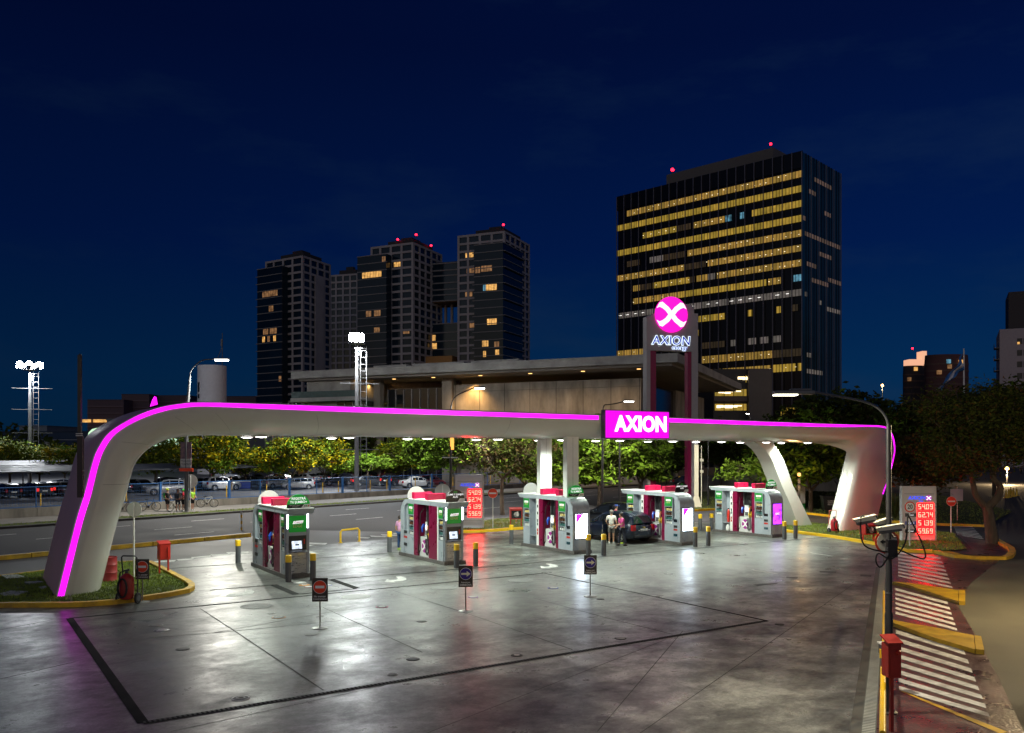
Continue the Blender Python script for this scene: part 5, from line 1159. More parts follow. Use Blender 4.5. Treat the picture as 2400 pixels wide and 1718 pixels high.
for a in (9, 16, 23, 34): lamp('museum_soffit_lamp', 'SPOT', fm[0] + loc(fm, a, 2.2, HM - RT - .6), 1100, (1, .66, .34), .3, (0, 0, 0), R(150), .9)
for (a0, a1) in ((WL2 * .42, WL2 * .55), (WL2 * .57, WL2 * .72), (WL2 * .74, WL2 * .84)): b = MB(); blk(fm, b, a0, a1, 9, 12, HM, HM + 1.3); b.build('roof_unit', M['conc_pale'], mu)
# ------------------------------------------------------------------ white cylinder tower and mast
Y = 170; p = at(497, 1050, Y)
t = thing('water_tower', 'plain white cylinder tower with two small dark windows', 'tower', (p.x, Y, 0))
r = 65 * Y / FPX / 2; h = at(497, 858, Y).z
MB().lathe([(r, 0), (r, h), (r * .98, h + .05)], 40).build('drum', mat('tower_white', (.60, .58, .60), .7, var=.06), t)
for px, y0, y1 in ((473.5, 898, 920), (473.5, 925, 935)):
    a = math.asin((px - 497) / 32.5 * .98); MB().obox((r * math.sin(a), -r * math.cos(a), (at(0, y0, Y).z + at(0, y1, Y).z) / 2), (.32, .06, (at(0, y0, Y).z - at(0, y1, Y).z) / 2), a).build('window', M['dark'], t)
t = thing('antenna_mast', 'thin antenna mast rising behind the white cylinder tower', 'mast', (at(521, 1050, 175).x, 175, 0))
MB().tube([(0, 0, 10), (0, 0, at(0, 780, 175).z)], [.16, .08], 6).tube([(-1.6, 0, at(0, 858, 175).z), (0, 0, at(0, 812, 175).z)], .07, 5).build('pole', M['grey'], t); MB().box(-.25, -.2, at(0, 812, 175).z, .05, .2, at(0, 795, 175).z).build('antenna', M['grey'], t)
# ------------------------------------------------------------------ shopping centre behind the lot
def plain_building(name, label, x0, x1, y_top, Y, col, parts=(), depth=20, cat='building', z0=0):
    p0, p1 = at(x0, 1050, Y), at(x1, 1050, Y); zt = at(0, y_top, Y).z
    t = thing(name, label, cat, (p0.x, Y, 0)); W = p1.x - p0.x
    MB().box(0, 0, z0, W, depth, zt).build('wall', mat(name + '_wall', col, .8, var=.12, scale=.15), t)
    MB().box(-.1, -.1, zt, W + .1, depth, zt + .35).build('roof_edge', mat(name + '_edge', tuple(c * .7 for c in col), .8), t)
    for (a0, a1, ya, yb, m, nm) in parts: MB().box((a0 - x0) * Y / FPX, -.12, at(0, yb, Y).z, (a1 - x0) * Y / FPX, -.02, at(0, ya, Y).z).build(nm, m, t)
    return t, W, zt
m_sh = mat('shutter_grey', (.20, .24, .27), .6, var=.1)
sh, W, zt = plain_building('supermarket', 'long dark supermarket hall behind the yellow flowering trees with a lit sign', 250, 700, 985, 185, (.13, .15, .17), ((620, 690, 1005, 1068, m_sh, 'shutter'), (430, 448, 1010, 1060, M['dark'], 'pillar'), (622, 690, 1070, 1095, mat('cream_wall', (.45, .40, .30), .7), 'lower_wall')), 30)
textmesh('CENTER', 5.4, glow('sign_mint', (.62, .95, .62), 1.1, sampled=False), sh, ((362 - 250) * 185 / FPX - 4.4, -.25, at(0, 1027, 185).z), depth=.1, bold=.02)
plain_building('long_hall', 'long blue-grey warehouse roof behind the flood mast at far left', -300, 260, 1014, 210, (.022, .04, .075), ((-200, 250, 1030, 1031.5, mat('cable_grey', (.3, .3, .3), .6), 'gutter'),), 30)
t = thing('satellite_dish', 'white satellite dish on the blue-grey warehouse wall', 'dish', at(111, 1039, 207)); MB().lathe([(.05, .35), (.8, .1), (1.35, 0), (1.3, .05), (.7, .3)], 18, ax='y', scale=(.6, 1)).build('dish', M['white'], t, rot=(R(20), 0, R(-20))); MB().tube([(0, 0, 0), (0, 2.6, -.3)], .08).build('arm', M['grey'], t)
for x0, x1, yt, Y, lab in ((205, 290, 938, 420, 'dark stepped block low on the left skyline with two lit strips'), (285, 350, 925, 430, 'dark block with a flat roof left of the small magenta fin'), (350, 445, 928, 440, 'dark wide block behind the crown of the arch'), (530, 600, 930, 430, 'dark low block just right of the white cylinder tower')):
    tt, W, zt = plain_building('city_block', lab, x0, x1, yt, Y, (.10, .065, .075), (), 40)
    tt['group'] = 'dark blocks on the left skyline'
    for k in range(5): MB().box(0, -.5, zt - 3.3 * (k + 1), W, -.12, zt - 3.3 * (k + 1) + .5).build('floor_band', mat('block_band', (.16, .11, .12), .8), tt)
    if x0 == 205: 
        for a, b_ in ((3, 20), (-3, 2)): MB().box(a, -.6, at(0, 990, Y).z, b_, -.52, at(0, 983, Y).z).build('window', g_warm, tt)
plain_building('pale_shed', 'small pale shed on the far left skyline beyond the flood mast', 45, 110, 1000, 260, (.16, .19, .22), ())
# restaurants behind the middle trees
rs, W, zt = plain_building('restaurant', 'restaurant with golden lit windows and a red neon sign behind the trees', 1000, 1235, 1030, 165, (.12, .085, .06), (), 15)
for i in range(9):
    x = 3.2 + i * 1.75
    MB().box(x, -.2, 2.3 + (i % 2) * .5, x + (.9 if i % 3 else 1.2), -.1, 4.6).build('window', glow('neon_gold', (1, .62, .12), 1.6, var=.7, scale=1.5, sampled=False), rs)
textmesh('Samsa', 2.6, glow('neon_red', (1, .02, .05), 2.5, sampled=False), rs, (12.6, -.3, 6.0), depth=.05, bold=.01)
tw, W, zt = plain_building('tan_hall', 'tan lit hall seen beneath the trees behind the parked cars', 700, 1010, 1062, 160, (.32, .19, .07), ((700, 760, 1075, 1110, mat('tan_light', (.50, .27, .07), .7), 'bay'), (780, 850, 1070, 1108, MATS.get('tan_light') or mat('tan_light', (.5, .27, .07), .7), 'bay')), 12)
for a in (6, 14, 22): lamp('hall_wall_lamp', 'POINT', tw.location + Vector((a, -3.0, 5.2)), 500, (1, .6, .2), .3)
t = thing('stop_lamp', 'round red signal lamp glowing below the trees at the lot entrance', 'lamp', at(777, 1080, 120)); MB().ball((0, 0, 0), .32, seg=12, n=8).build('lens', glow('signal_red', (1, .03, .02), 6, sampled=False), t); MB().tube([(0, .1, 0), (0, .1, -6.5)], .06).build('pole', M['grey'], t)
# ------------------------------------------------------------------ right skyline
KD = zoom(2050, 640, .16)
def tower_cyl(lab, x0, x1, y_top, Y, col, lit, crown=None):
    p = at((x0 + x1) / 2, 1050, Y); r = (x1 - x0) * Y / FPX / 2; zt = at(0, y_top, Y).z
    t = thing('curved_tower', lab, 'tower', (p.x, Y, 0), 0)
    MB().lathe([(r, 0), (r, zt - 4), (r * .97, zt)], 28, scale=(1, .6)).build('wall', mat('brick_tower_' + str(int(x0)), col, .85, var=.2, scale=.3), t)
    for k in range(1, 12): MB().lathe([(r * 1.015, zt - 3.1 * k - 1.6), (r * 1.015, zt - 3.1 * k - .9)], 28, scale=(1, .61)).build('floor_band', mat('brick_band', (.14, .08, .06), .85), t)
    for px, py, m in lit: q = at(px, py, Y); MB().box(q.x - p.x - .8, -r * .66, q.z - .9, q.x - p.x + .8, -r * .5, q.z + .9).build('window', m, t)
    return t, p, r, zt
tc1, p, r, zt = tower_cyl('round topped dark tower with a floodlit crown on the right skyline', 2117, 2170, 858, 420, (.06, .045, .045), ((2139, 866, g_warm), (2124, 890, g_warm2)))
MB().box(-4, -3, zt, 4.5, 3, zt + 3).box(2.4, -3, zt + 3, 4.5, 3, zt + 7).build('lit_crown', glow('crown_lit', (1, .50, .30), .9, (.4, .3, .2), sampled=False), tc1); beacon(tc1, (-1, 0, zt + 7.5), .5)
tower_cyl('reddish curved apartment block behind the flag on the right skyline', 2168, 2268, 833, 400, (.11, .045, .04), ((2208, 850, g_cool), (2236, 851, g_warm), (2187, 875, g_warm2), (2210, 862, g_warm2)))
Y = 230; fr = frame_of((2343, 770, Y), (2335, 771), (2600, 745))
t = thing('apartment_block', 'pale apartment block with balconies cut by the right edge of the picture', 'building', (at(2343, 1050, Y).x, Y, 0), R(-27))
W = 40; zt = at(0, 772, Y).z
MB().box(0, 0, 0, W, 20, zt).build('wall', mat('pale_block', (.40, .34, .35), .8, var=.08), t)
MB().box(2.2, 3, zt, W, 18, at(0, 682, Y).z).build('roof_house', mat('dark_block', (.05, .042, .042), .8), t)
for k in range(7):
    z = zt - 4.2 - 3.05 * k
    for x in (4.0, 5.5): MB().box(x, -.06, z, x + 1.2, -.005, z + 1.55).build('window', M['dark'], t)
    sl_ = MB().box(-1.2, 1, z - .7, .0, 6, z - .5).build('balcony', M['slab_edge'], t); MB().box(-1.2, 1, z - .49, -1.15, 6, z + .5).build('railing', M['grey'], sl_)
MB().box(4.05, -.1, zt - 4.2, 4.6, -.065, zt - 3.6).build('window_glow', g_warm, t)
plain_building('far_block', 'dim low block filling the far end of the right street', 2150, 2420, 1010, 260, (.05, .04, .04), ((2300, 2312, 1040, 1050, g_warm, 'window'), (2385, 2400, 1035, 1048, g_warm, 'window')))
# flag on its pole
p = at(2259, 1050, 210); t = thing('flag', 'big blue and white flag sagging from a pale pole on the right skyline', 'flag', (p.x, 210, 0))
z1, z0 = at(0, 817, 210).z, 0
MB().tube([(0, 0, 0), (0, 0, z1)], [.3, .16], 8).build('pole', M['white'], t)
def flagstrip(name, f0, f1, m):
    g = MB(); n = 14; vs = []
    top = [(2257, 826), (2247, 846), (2232, 868), (2214, 890), (2195, 912)]; bot = [(2257, 866), (2252, 872), (2240, 880), (2222, 898), (2204, 915)]
    T_, B_2 = crom([at(x, y, 210) - Vector((p.x, 210, 0)) for x, y in top], 4), crom([at(x, y, 210) - Vector((p.x, 210, 0)) for x, y in bot], 4)
    for i, (a, b_) in enumerate(zip(T_, B_2)):
        for f in (f0, f1): q = a.lerp(b_, f); vs.append((q.x, .8 * math.sin(i * .8 + f * 4), q.z))
    k = len(T_); g.add(vs, [(2 * i, 2 * i + 1, 2 * i + 3, 2 * i + 2) for i in range(k - 1)], 0, True); o = g.build(name, m, t); s = o.modifiers.new('thickness', 'SOLIDIFY'); s.thickness = .03
flagstrip('blue_stripe', 0, .36, mat('flag_blue', (.04, .16, .42), .7)); flagstrip('white_stripe', .36, .7, mat('flag_white', (.6, .58, .6), .7)); flagstrip('blue_stripe', .7, 1, MATS['flag_blue'])
# ------------------------------------------------------------------ tall brand pylon
Y = 86; p = at(1571.5, 1050, Y); k_ = Y / FPX
t = thing('brand_pylon', 'tall grey pylon sign with a glowing magenta disc and white cross above blue letters', 'sign', (p.x, Y, 0), R(14))
Z = lambda y: at(0, y, Y).z
X = lambda x: (x - 1571.5) * k_ / math.cos(R(14)) * .98
mp_ = mat('pylon_grey', (.42, .38, .38), .55, var=.05)
body = [(1507.5, 824), (1636, 824), (1636, 734), (1626, 734), (1626, 722), (1617, 713), (1600, 713), (1520, 740), (1517, 745), (1507.5, 745)]
MB().yp([(X(a), Z(b)) for a, b in body][::-1], -.45, .45).build('head_panel', mp_, t, bevel=.05)
for x0, x1, s in ((1507.5, 1517, 0), (1620, 1636, 1)): MB().box(X(x0), -.45, 0, X(x1), .45, Z(824.2)).build('leg', mp_, t)
for x0, x1 in ((1517.2, 1532), (1611, 1619.8)): MB().box(X(x0), -.35, 0, X(x1), .35, Z(824.5)).build('inner_leg', mat('pylon_maroon', (.26, .004, .06), .4), t)
x_disc(t, (X(1567.5), -.46, Z(739.5)), 1.72, glow('pylon_magenta', (.95, .005, .50), 1.35), glow('pylon_cross', (1, 1, 1), 1.15), (0, 0, 0), .18, 'emblem', 1.03)
textmesh('AXION', 1.22, glow('pylon_outline', (.75, .9, 1), 1.5), t, (X(1568), -.47, Z(800.5)), depth=.03, bold=.045, shear=.1, sx=1.0, space=1.05)
textmesh('AXION', 1.22, glow('pylon_blue', (.008, .02, .5), .75, sampled=False), t, (X(1568), -.53, Z(800.5)), depth=.02, bold=.0, shear=.1, sx=1.0, space=1.05)
textmesh('energy', .62, MATS['pylon_outline'], t, (X(1589), -.47, Z(815.5)), depth=.03, bold=.03, shear=.1); textmesh('energy', .62, MATS['pylon_blue'], t, (X(1589), -.53, Z(815.5)), depth=.02, bold=-.005, shear=.1)
# pale post beside the pylon, under the canopy
p = gp(1632, 1190); t = thing('lattice_post', 'pale yellow-lit post with a spread foot right of the pylon', 'post', (p[0], p[1], 0)); MB().box(-.16, -.16, 0, .16, .16, 5.4).build('shaft', M['cream'], t)
MB().add([(-.42, -.3, 0), (.42, -.3, 0), (.42, .3, 0), (-.42, .3, 0), (-.17, -.17, 1.0), (.17, -.17, 1.0), (.17, .17, 1.0), (-.17, .17, 1.0)], [(0,1,5,4),(1,2,6,5),(2,3,7,6),(3,0,4,7)]).build('foot', M['cream'], t)
# ================================================================== lamps and flood masts
def flood_mast(px, Y, y_lamp, label, power, arms, ring):
    p = at(px, 1050, Y); zl = at(0, y_lamp, Y).z
    t = thing('flood_mast', label, 'flood mast', (p.x, Y, 0), R(20), 'flood masts of the parking lot')
    MB().tube([(0, 0, 0), (0, 0, zl - 4)], [.30, .2], 10).tube([(0, 0, zl - 4), (0, 0, zl - .6)], .16, 8).build('pole', mat('mast_pole', (.20, .20, .205), .6), t)
    ld = MB()
    for x in (.45, 1.15): ld.tube([(x, 0, 4), (x, 0, zl - 1)], .055, 6)
    z = 4.5
    while z < zl - 1.2: ld.box(.45, -.03, z, 1.15, .03, z + .07); z += .8
    ld.box(-.05, -.04, 4.2, .5, .04, 4.3).box(-.05, -.04, zl - 1.3, 1.2, .04, zl - 1.2)
    ld.build('ladder', mat('mast_grey', (.12, .12, .125), .6), t)
    for f, w in arms: MB().box(-w, -.05, zl * f, w + .6, .05, zl * f + .09).build('cross_arm', MATS['mast_grey'], t)
    MB().lathe([(1.0, zl - .75), (1.0, zl - .65)], 18).build('platform', M['steel'], t)
    for i in range(14):
        a = (i % 7) * 2 * math.pi / 7 + .3 + .4 * (i // 7)
        zq = zl + (.20 if i < 7 else -.20); h = MB().obox((ring * math.cos(a), ring * .8 * math.sin(a), zq), (.36, .12, .24), a + math.pi / 2).build('floodlight', M['grey'], t)
        MB().lathe([(.02, .10), (.30, .06), (.36, 0), (.30, -.06)], 14, ax='y', scale=(1, .75)).build('lens', glow('flood_lens', (.92, .97, 1), 320), h, ((ring + .2) * math.cos(a), (ring + .2) * .8 * math.sin(a), zq), (0, 0, a - math.pi / 2))
    lamp('flood_lamp', 'SPOT', (0, 0, zl - 1.0), power, (.93, .97, 1), 1.0, (0, 0, 0), R(158), .9, parent=t)
    return t
flood_mast(70, 128, 856, 'tall ladder flood mast glaring white at the far left', 42000, ((.42, 2.4), (.62, 2.4), (.80, 2.4)), 1.45)
flood_mast(836, 101, 791, 'tall ladder flood mast glaring white in front of the apartment towers', 60000, ((.27, 2.0), (.70, 2.0)), .55)
def street_lamp(label, px, Y, y_top, dx, y_lamp, glow_m, power, col=(1, .95, .85), r=.06, base=0.0, hl=.8, tilt=0.0):
    p = at(px, 1050, Y); zt = at(0, y_top, Y).z; zl = at(0, y_lamp, Y).z; L = dx * Y / FPX
    t = thing('street_lamp', label, 'street lamp', (p.x, Y, base), 0, 'arm lamps along the avenue')
    MB().tube([(0, 0, 0), (0, 0, zt)], [r * 1.7, r], 10).build('pole', M['dark'], t)
    s = 1 if L > 0 else -1
    MB().tube(crom([(0, 0, zt - .3), (.05 * L, 0, zt + .35), (.2 * L, 0, zt + (zl - zt) * .6), (.55 * L, 0, zl - .12), (L - s * hl, 0, zl)], 4), r * .7, 8).build('arm', M['dark'], t)
    MB().box(min(L - s * hl, L), -.16, zl - .02, max(L - s * hl, L), .16, zl + .10).build('lamp_head', M['grey'], t, bevel=.03)
    MB().box(min(L - s * hl, L) + .06, -.13, zl - .07, max(L - s * hl, L) - .04, .13, zl - .025).build('lens', glow_m, t)
    lamp('lamp_light', 'SPOT', (L - s * .4, 0, zl - .12), power, col, .2, (tilt, 0, 0), R(150) if tilt else R(172), .4, parent=t)
    return t
lens_w = glow('lamp_lens_far', (1, .98, .9), 22, sampled=False); lens_y = glow('lamp_lens_yellow', (1, .88, .5), 18, sampled=False)
street_lamp('curved arm street lamp lit in front of the warm museum wall', 1057, 62, 950, 80, 909, lens_w, 9000, tilt=R(16))
street_lamp('curved arm street lamp peeping over the AXION sign box', 1412, 66, 961, 74, 940, lens_w, 12000, tilt=R(16))
street_lamp('small lit lamp far right above the annex hedge', 1760, 140, 985, -12, 969, lens_w, 900, hl=.6)
# avenue and side street lamps half hidden by trees
def small_lamp(px, py, Y, lab, m, power, col, gr=.24):
    p = at(px, py, Y); t = thing('street_lamp', lab, 'street lamp', (p.x, Y, 0), 0, 'distant lamps among the trees')
    MB().tube([(0, 0, 0), (0, 0, p.z - .3)], .09, 8).build('pole', M['grey'], t); MB().lathe([(.06, p.z - gr), (gr, p.z - .08), (gr, p.z + .08), (.06, p.z + gr)], 12).build('globe', m, t)
    lamp('lamp_light', 'POINT', (0, 0, p.z - .7), power, col, .3, parent=t)
sod = glow('lamp_sodium', (1, .55, .12), 14, sampled=False)
small_lamp(2068, 903, 170, 'warm lamp shining above the right tree line', sod, 2500, (1, .7, .35))
small_lamp(2360, 1098, 120, 'low amber lamp at the end of the right street', sod, 6000, (1, .7, .35))
small_lamp(1873, 1112, 62, 'amber lamp lighting a bare tree behind the leaning leg', glow('lamp_amber_dim', (1, .5, .15), 2.0, sampled=False), 300, (1, .55, .2), .12)
small_lamp(2600, 960, 25, 'amber lamp added unseen outside the right edge to light the side street', sod, 4200, (1, .76, .42))  # lamp added out of view to brighten the side street
# slim poles behind the canopy
for px, yb, yt, lab in ((1452, 1205, 1010, 'slim dark pole right of the white columns, behind the minivan'), (1660, 1186, 1035, 'slim dark pole right of the yellow lit post'), (1693, 1150, 1095, 'short dark pole left of the leaning rear leg'), (1822, 1150, 1035, 'slim pole right of the leaning rear leg')):
    x, y = gp(px, yb); t = thing('lamp_pole', lab, 'pole', (x, y, 0), 0, 'slim poles behind the canopy'); MB().tube([(0, 0, 0), (0, 0, at(0, yt, y).z)], [.09, .05], 8).build('pole', M['dark'], t)
    MB().lathe([(.12, 0), (.12, .25), (.09, .3)], 10).build('foot', M['dark'], t)
x, y = gp(1644, 1184); t = thing('camera_pole', 'thin pale pole with small boxes right of the yellow lit post', 'pole', (x, y, 0)); MB().tube([(0, 0, 0), (0, 0, 5.3)], .045, 8).build('pole', M['cream'], t)
for z in (2.9, 3.9): MB().box(-.12, -.12, z, .16, .05, z + .24).build('box', M['cream'], t)
x, y = gp(1056, 1250); t = thing('lamp_pole', 'dark pole between the second kiosk and the left price board', 'pole', (x, y, 0), 0, 'slim poles behind the canopy'); MB().tube([(0, 0, 0), (0, 0, 2.6), (0, 0, 5.2)], [.10, .09, .05], 8).build('pole', M['dark'], t); MB().box(-.5, -.05, 4.5, .45, .05, 4.56).build('cross_arm', M['white'], t)
MB().box(-.02, -.04, 5.0, .20, .04, 5.7).build('amber_strip', glow('amber', (1, .45, .08), 1.5, sampled=False), t)
x, y = gp(195, 1160); Y = 27.5
t = thing('banner_pole', 'black square pole standing against the magenta arch leg at left', 'pole', ((187 - CX) * Y / FPX, Y, 0)); zt, zm = at(0, 832, Y).z, at(0, 1022, Y).z
MB().box(-.05, -.05, zm, .05, .05, zt).lathe([(.03, zt), (.03, zt + .04)], 8).build('upper_mast', M['dark'], t); MB().box(-.06, -.06, at(0, 1166, Y).z, .11, .06, zm).build('banner_rail', mat('banner_black', (.03, .02, .022), .5), t)
for z in (zm + .0, zm + .06): MB().box(-.09, -.08, z, .06, .08, z + .025).build('clamp', M['white'], t)
# ================================================================== banner post on the far pavement
x, y = gp(437, 1204); t = thing('banner_post', 'lit lamp post carrying a coloured poster with a red foot panel by the cyclists', 'banner', (x, y, .1)); k = y / FPX
zt = at(0, 882, y).z - .1; zl = at(0, 842, y).z - .1; L = 96 * k
MB().tube([(0, 0, 0), (0, 0, 7.2), (.28, 0, zt)], [.16, .14, .09], 10).build('post', M['grey'], t)
MB().tube(crom([(.28, 0, zt - .2), (.4, 0, zt + .5), (1.2, 0, zl - .1), (L - .9, 0, zl)], 4), .05, 8).build('arm', M['grey'], t)
MB().box(L - 1.0, -.16, zl - .02, L + .1, .16, zl + .10).build('lamp_head', M['grey'], t, bevel=.03)
MB().box(L - .95, -.15, zl - .12, L + .05, .15, zl - .025).build('lens', lens_w, t)
lamp('lamp_light', 'SPOT', (L - .4, 0, zl - .2), 11000, (1, .97, .86), .2, (0, 0, 0), R(172), .5, parent=t)
zb, zt = at(0, 1104, y).z - .1, at(0, 1036, y).z - .1
b = MB().box(-.42, -.12, zb, .42, -.05, zt).build('poster', mat('poster_art', (.03, .03, .10), .5, scale=2.2, col2=(.30, .16, .13), rvar=.02), t)
MB().box(-.41, -.14, zb + .1, .41, -.122, zb + .95).build('poster_caption', mat('poster_grey', (.42, .42, .42), .5), b); MB().box(-.50, -.15, zb - .02, .55, -.04, zb + .22).build('red_foot', M['signred'], b)
for i, s in enumerate((.28, .16, .1)): textmesh(('MARZO', 'TEATRO', 'funciones')[i], .2, M['black_p'], b, (0, -.145, zb + .78 - .25 * i), depth=.002)
round_sign(446, 1204, 1128, .55, '', 'pale round sign back on the banner post above the cyclists', Y=y + .3, back=True)
# ================================================================== blue fence on its low wall
t = thing('lot_wall', 'low stained concrete wall along the parking lot pavement', 'wall', (0, 0, 0))
def seg_wall(a0, a1, h0, h1, n=65.4, w=.35):
    p = [rd(a0, n), rd(a1, n), rd(a1, n + w), rd(a0, n + w)]
    v = [tuple(q) for q in p] + [(*p[0].to_2d(), h0), (*p[1].to_2d(), h1), (*p[2].to_2d(), h1), (*p[3].to_2d(), h0)]
    MB().add(v, [(3,2,1,0),(4,5,6,7),(0,1,5,4),(1,2,6,5),(2,3,7,6),(3,0,4,7)]).build('wall_section', M['wallc'], t)
_hw = lambda a: .80 - max(0, min(.15, (a - 25) * .004))
for i in range(12): seg_wall(10 + 9 * i, 10 + 9 * (i + 1) - .03, _hw(10 + 9 * i), _hw(10 + 9 * (i + 1)))
t = thing('lot_fence', 'blue wire fence with square posts on the low concrete wall', 'fence', (0, 0, 0))
wire = mat('fence_wire', (.03, .10, .26), .5)
a = 12.0; i = 0
while a < 112:
    h = _hw(a); p = rd(a, 65.6); thick = .085 if i % 2 == 0 else .03
    MB().obox((p.x, p.y, h + .78), (thick, thick, .80), RA).build('post', M['blue_m'], t)
    q = rd(a + 3.2, 65.6); h2 = _hw(a + 3.2); w = MB()
    for z in (1.50, .06): w.tube([(p.x, p.y, h + z), (q.x, q.y, h2 + z)], .035, 5)
    for z in (.35, .65, .95, 1.25): w.tube([(p.x, p.y, h + z), (q.x, q.y, h2 + z)], .008, 4)
    for k in range(1, 16): r = p.lerp(q, k / 16); w.tube([(r.x, r.y, h + .06), (r.x, r.y, h + 1.5)], .006, 4)
    w.build('wire_panel', wire, t); a += 3.2; i += 1
# dark blue board fence and advertising panel at its end
t = thing('advert_board', 'dark advertising board with pale writing on the fence behind the second kiosk', 'sign board', rd(103.2, 65.2))
t.rotation_euler = (0, 0, RA)
MB().box(0, 0, 1.2, 9.5, .12, 3.6).build('board', mat('advert_navy', (.05, .05, .10), .5, var=.3), t)
textmesh('Vení a conocer\nnuestra cocina', .55, m_wht, t, (4.6, -.02, 2.95), depth=.01, bold=.0); textmesh('TODOS LOS DIAS', .3, m_wht, t, (4.6, -.02, 2.0), depth=.01)
MB().lathe([(.5, 0), (.5, -.02)], 20, (.8, -.01, 1.9), ax='y').build('picture', mat('advert_pic', (.6, .3, .25), .5, scale=3, var=.6), t)
t = thing('slat_fence', 'grey slatted fence behind the left no-entry sign', 'fence', (0, 0, 0)); 
for i in range(10):
    MB().zp([rd(113 + 3 * i, 65.4).to_2d(), rd(115.9 + 3 * i, 65.4).to_2d(), rd(115.9 + 3 * i, 65.6).to_2d(), rd(113 + 3 * i, 65.6).to_2d()], 0, 1.7).build('panel', mat('slat_brown', (.10, .08, .06), .8, var=.3, scale=4, stretch=(3, 3, .2)), t)
# yellow lot posts behind the fence
yp = [(72, 1193), (40, 1205), (104, 1200)]
def lot_post(a, n, h, lab):
    t = thing('lot_post', lab, 'post', rd(a, n), 0, 'thin yellow posts in the lot'); MB().lathe([(.14, 0), (.14, .04), (.05, .06), (.05, h - .04), (.03, h)], 8).build('post', M['yellow'], t)
rnd = random.Random(5)
for i in range(24): lot_post(22 + 3.3 * i + rnd.uniform(-.4, .4), 66.8 + (i % 2) * .8, 1.75, 'thin yellow post inside the lot just behind the blue fence')
# carports
def carport(a0, a1, n0, n1, z, lab):
    t = thing('carport', lab, 'carport', (0, 0, 0), 0, 'shade roofs of the parking lot'); c = lambda a, n, zz: rd(a, n, zz)
    v = [c(a0, n0, z), c(a1, n0, z), c(a1, n1, z + .5), c(a0, n1, z + .5)]; m_ = MB()
    m_.add(v + [q + Vector((0, 0, .12)) for q in v], [(3,2,1,0),(4,5,6,7),(0,1,5,4),(1,2,6,5),(2,3,7,6),(3,0,4,7)]); m_.build('roof', mat('carport_sheet', (.05, .052, .056), .5, var=.2, scale=.8), t)
    a = a0 + 2
    while a < a1:
        p = rd(a, (n0 + n1) / 2); MB().tube([(p.x, p.y, 0), (p.x, p.y, z + .2)], .09, 8).build('post', M['grey'], t); a += 7
carport(24, 66, 92, 98, 2.6, 'dark shade roof over cars at the far left of the lot'); carport(70, 112, 98, 104, 2.6, 'dark shade roof over cars behind the silver hatchbacks'); carport(108, 150, 92, 98, 2.6, 'dark shade roof over cars right of the flood mast')
carport(20, 60, 118, 124, 2.8, 'farther shade roof behind the left row of cars'); carport(80, 130, 124, 130, 2.8, 'farther shade roof below the yellow trees')
# ================================================================== hedges, bins and furniture on the right
x, y = gp(1948, 1202); t = thing('waste_container', 'black wheeled waste container with white writing near the arch leg', 'container', (x, y, .1), R(-4))
MB().yp([(-.62, .12), (.62, .12), (.72, 1.15), (-.72, 1.15)], -.4, .4).build('bin', M['dark'], t, bevel=.02); MB().yp([(-.75, 1.155), (.75, 1.155), (.75, 1.24), (-.75, 1.24)], -.44, .44).build('lid', M['dark'], t)
textmesh('LLAMANDO\nCENTRO DE\nRECICLADO', .14, m_wht, t, (0, -.41, .72), depth=.002, bold=.01)
for sx in (-.5, .5):
    for sy in (-.3, .3): MB().lathe([(.08, -.03), (.08, .03)], 12, ax='x').build('wheel', M['rubber'], t, (sx, sy, .08))
x, y = gp(1845, 1195); t = thing('notice_booth', 'white notice panel with dark writing behind the leaning leg', 'sign board', (x, y, .05), R(-3)); k = y / FPX
w = 82 * k / 2; zt = at(0, 1138, y).z; z2 = at(0, 1188, y).z
MB().box(-w, -.06, .5, w, .06, zt).build('panel', M['white'], t); MB().box(-w, -.065, .05, w, .07, .48).build('foot', M['green'], t)
textmesh('ʊ ת ΠW', .52, mat('letter_olive', (.10, .11, .05), .5), t, (0, -.075, zt - .42), depth=.005, bold=.02); MB().box(-.5, -.075, 1.3, -.42, -.061, 2.2).box(.35, -.075, 1.0, .75, -.061, 1.06).box(.5, -.076, .8, .56, -.061, 1.9).build('drawing', M['grey'], t); MB().box(-.25, -.075, 1.5, -.1, -.061, 2.0).build('blue_mark', M['blue_m'], t)
t = thing('garden_wall', 'long low grey wall behind the trees at right', 'wall', (0, 0, 0)); y = 100
MB().box((1620 - CX) * y / FPX, y, 0, (1960 - CX) * y / FPX, y + .4, 1.9).build('wall', M['wallc'], t)
t = thing('hedge', 'dark low hedge and mesh along the lawn behind the waste container', 'hedge', (0, 0, 0))
def leaf_cloud(mb, boxes, n, size, seed, mi=0, flat=.4):
    rnd = random.Random(seed)
    for (x0, x1, y0, y1, z0, z1), q in zip(boxes, n):
        for _ in range(q):
            c = Vector((rnd.uniform(x0, x1), rnd.uniform(y0, y1), rnd.uniform(z0, z1))); s = size * rnd.uniform(.6, 1.4)
            d = Vector((rnd.gauss(0, 1), rnd.gauss(0, 1), rnd.gauss(0, 1) * flat)).normalized(); e = d.cross(Vector((rnd.gauss(0, 1), rnd.gauss(0, 1), rnd.gauss(0, 1)))).normalized()
            mb.add([c - d * s, c + e * s * .4, c + d * s, c - e * s * .4], [(0, 1, 2, 3)], mi)
M['hedge'] = mat('hedge_leaf', (.022, .038, .010), .7, var=.5, scale=2)
hb = MB(); x0, y0 = gp(1760, 1192); x1, y1 = gp(2010, 1206)
for i in range(20):
    f = i / 20; g_ = (i + 1) / 20
    leaf_cloud(hb, [(x0 + (x1 - x0) * f, x0 + (x1 - x0) * g_, y0 + 4 + (y1 - y0) * f, y0 + 5 + (y1 - y0) * f, .1, 1.5)], [330], .11, i)
hb.build('foliage', M['hedge'], t)
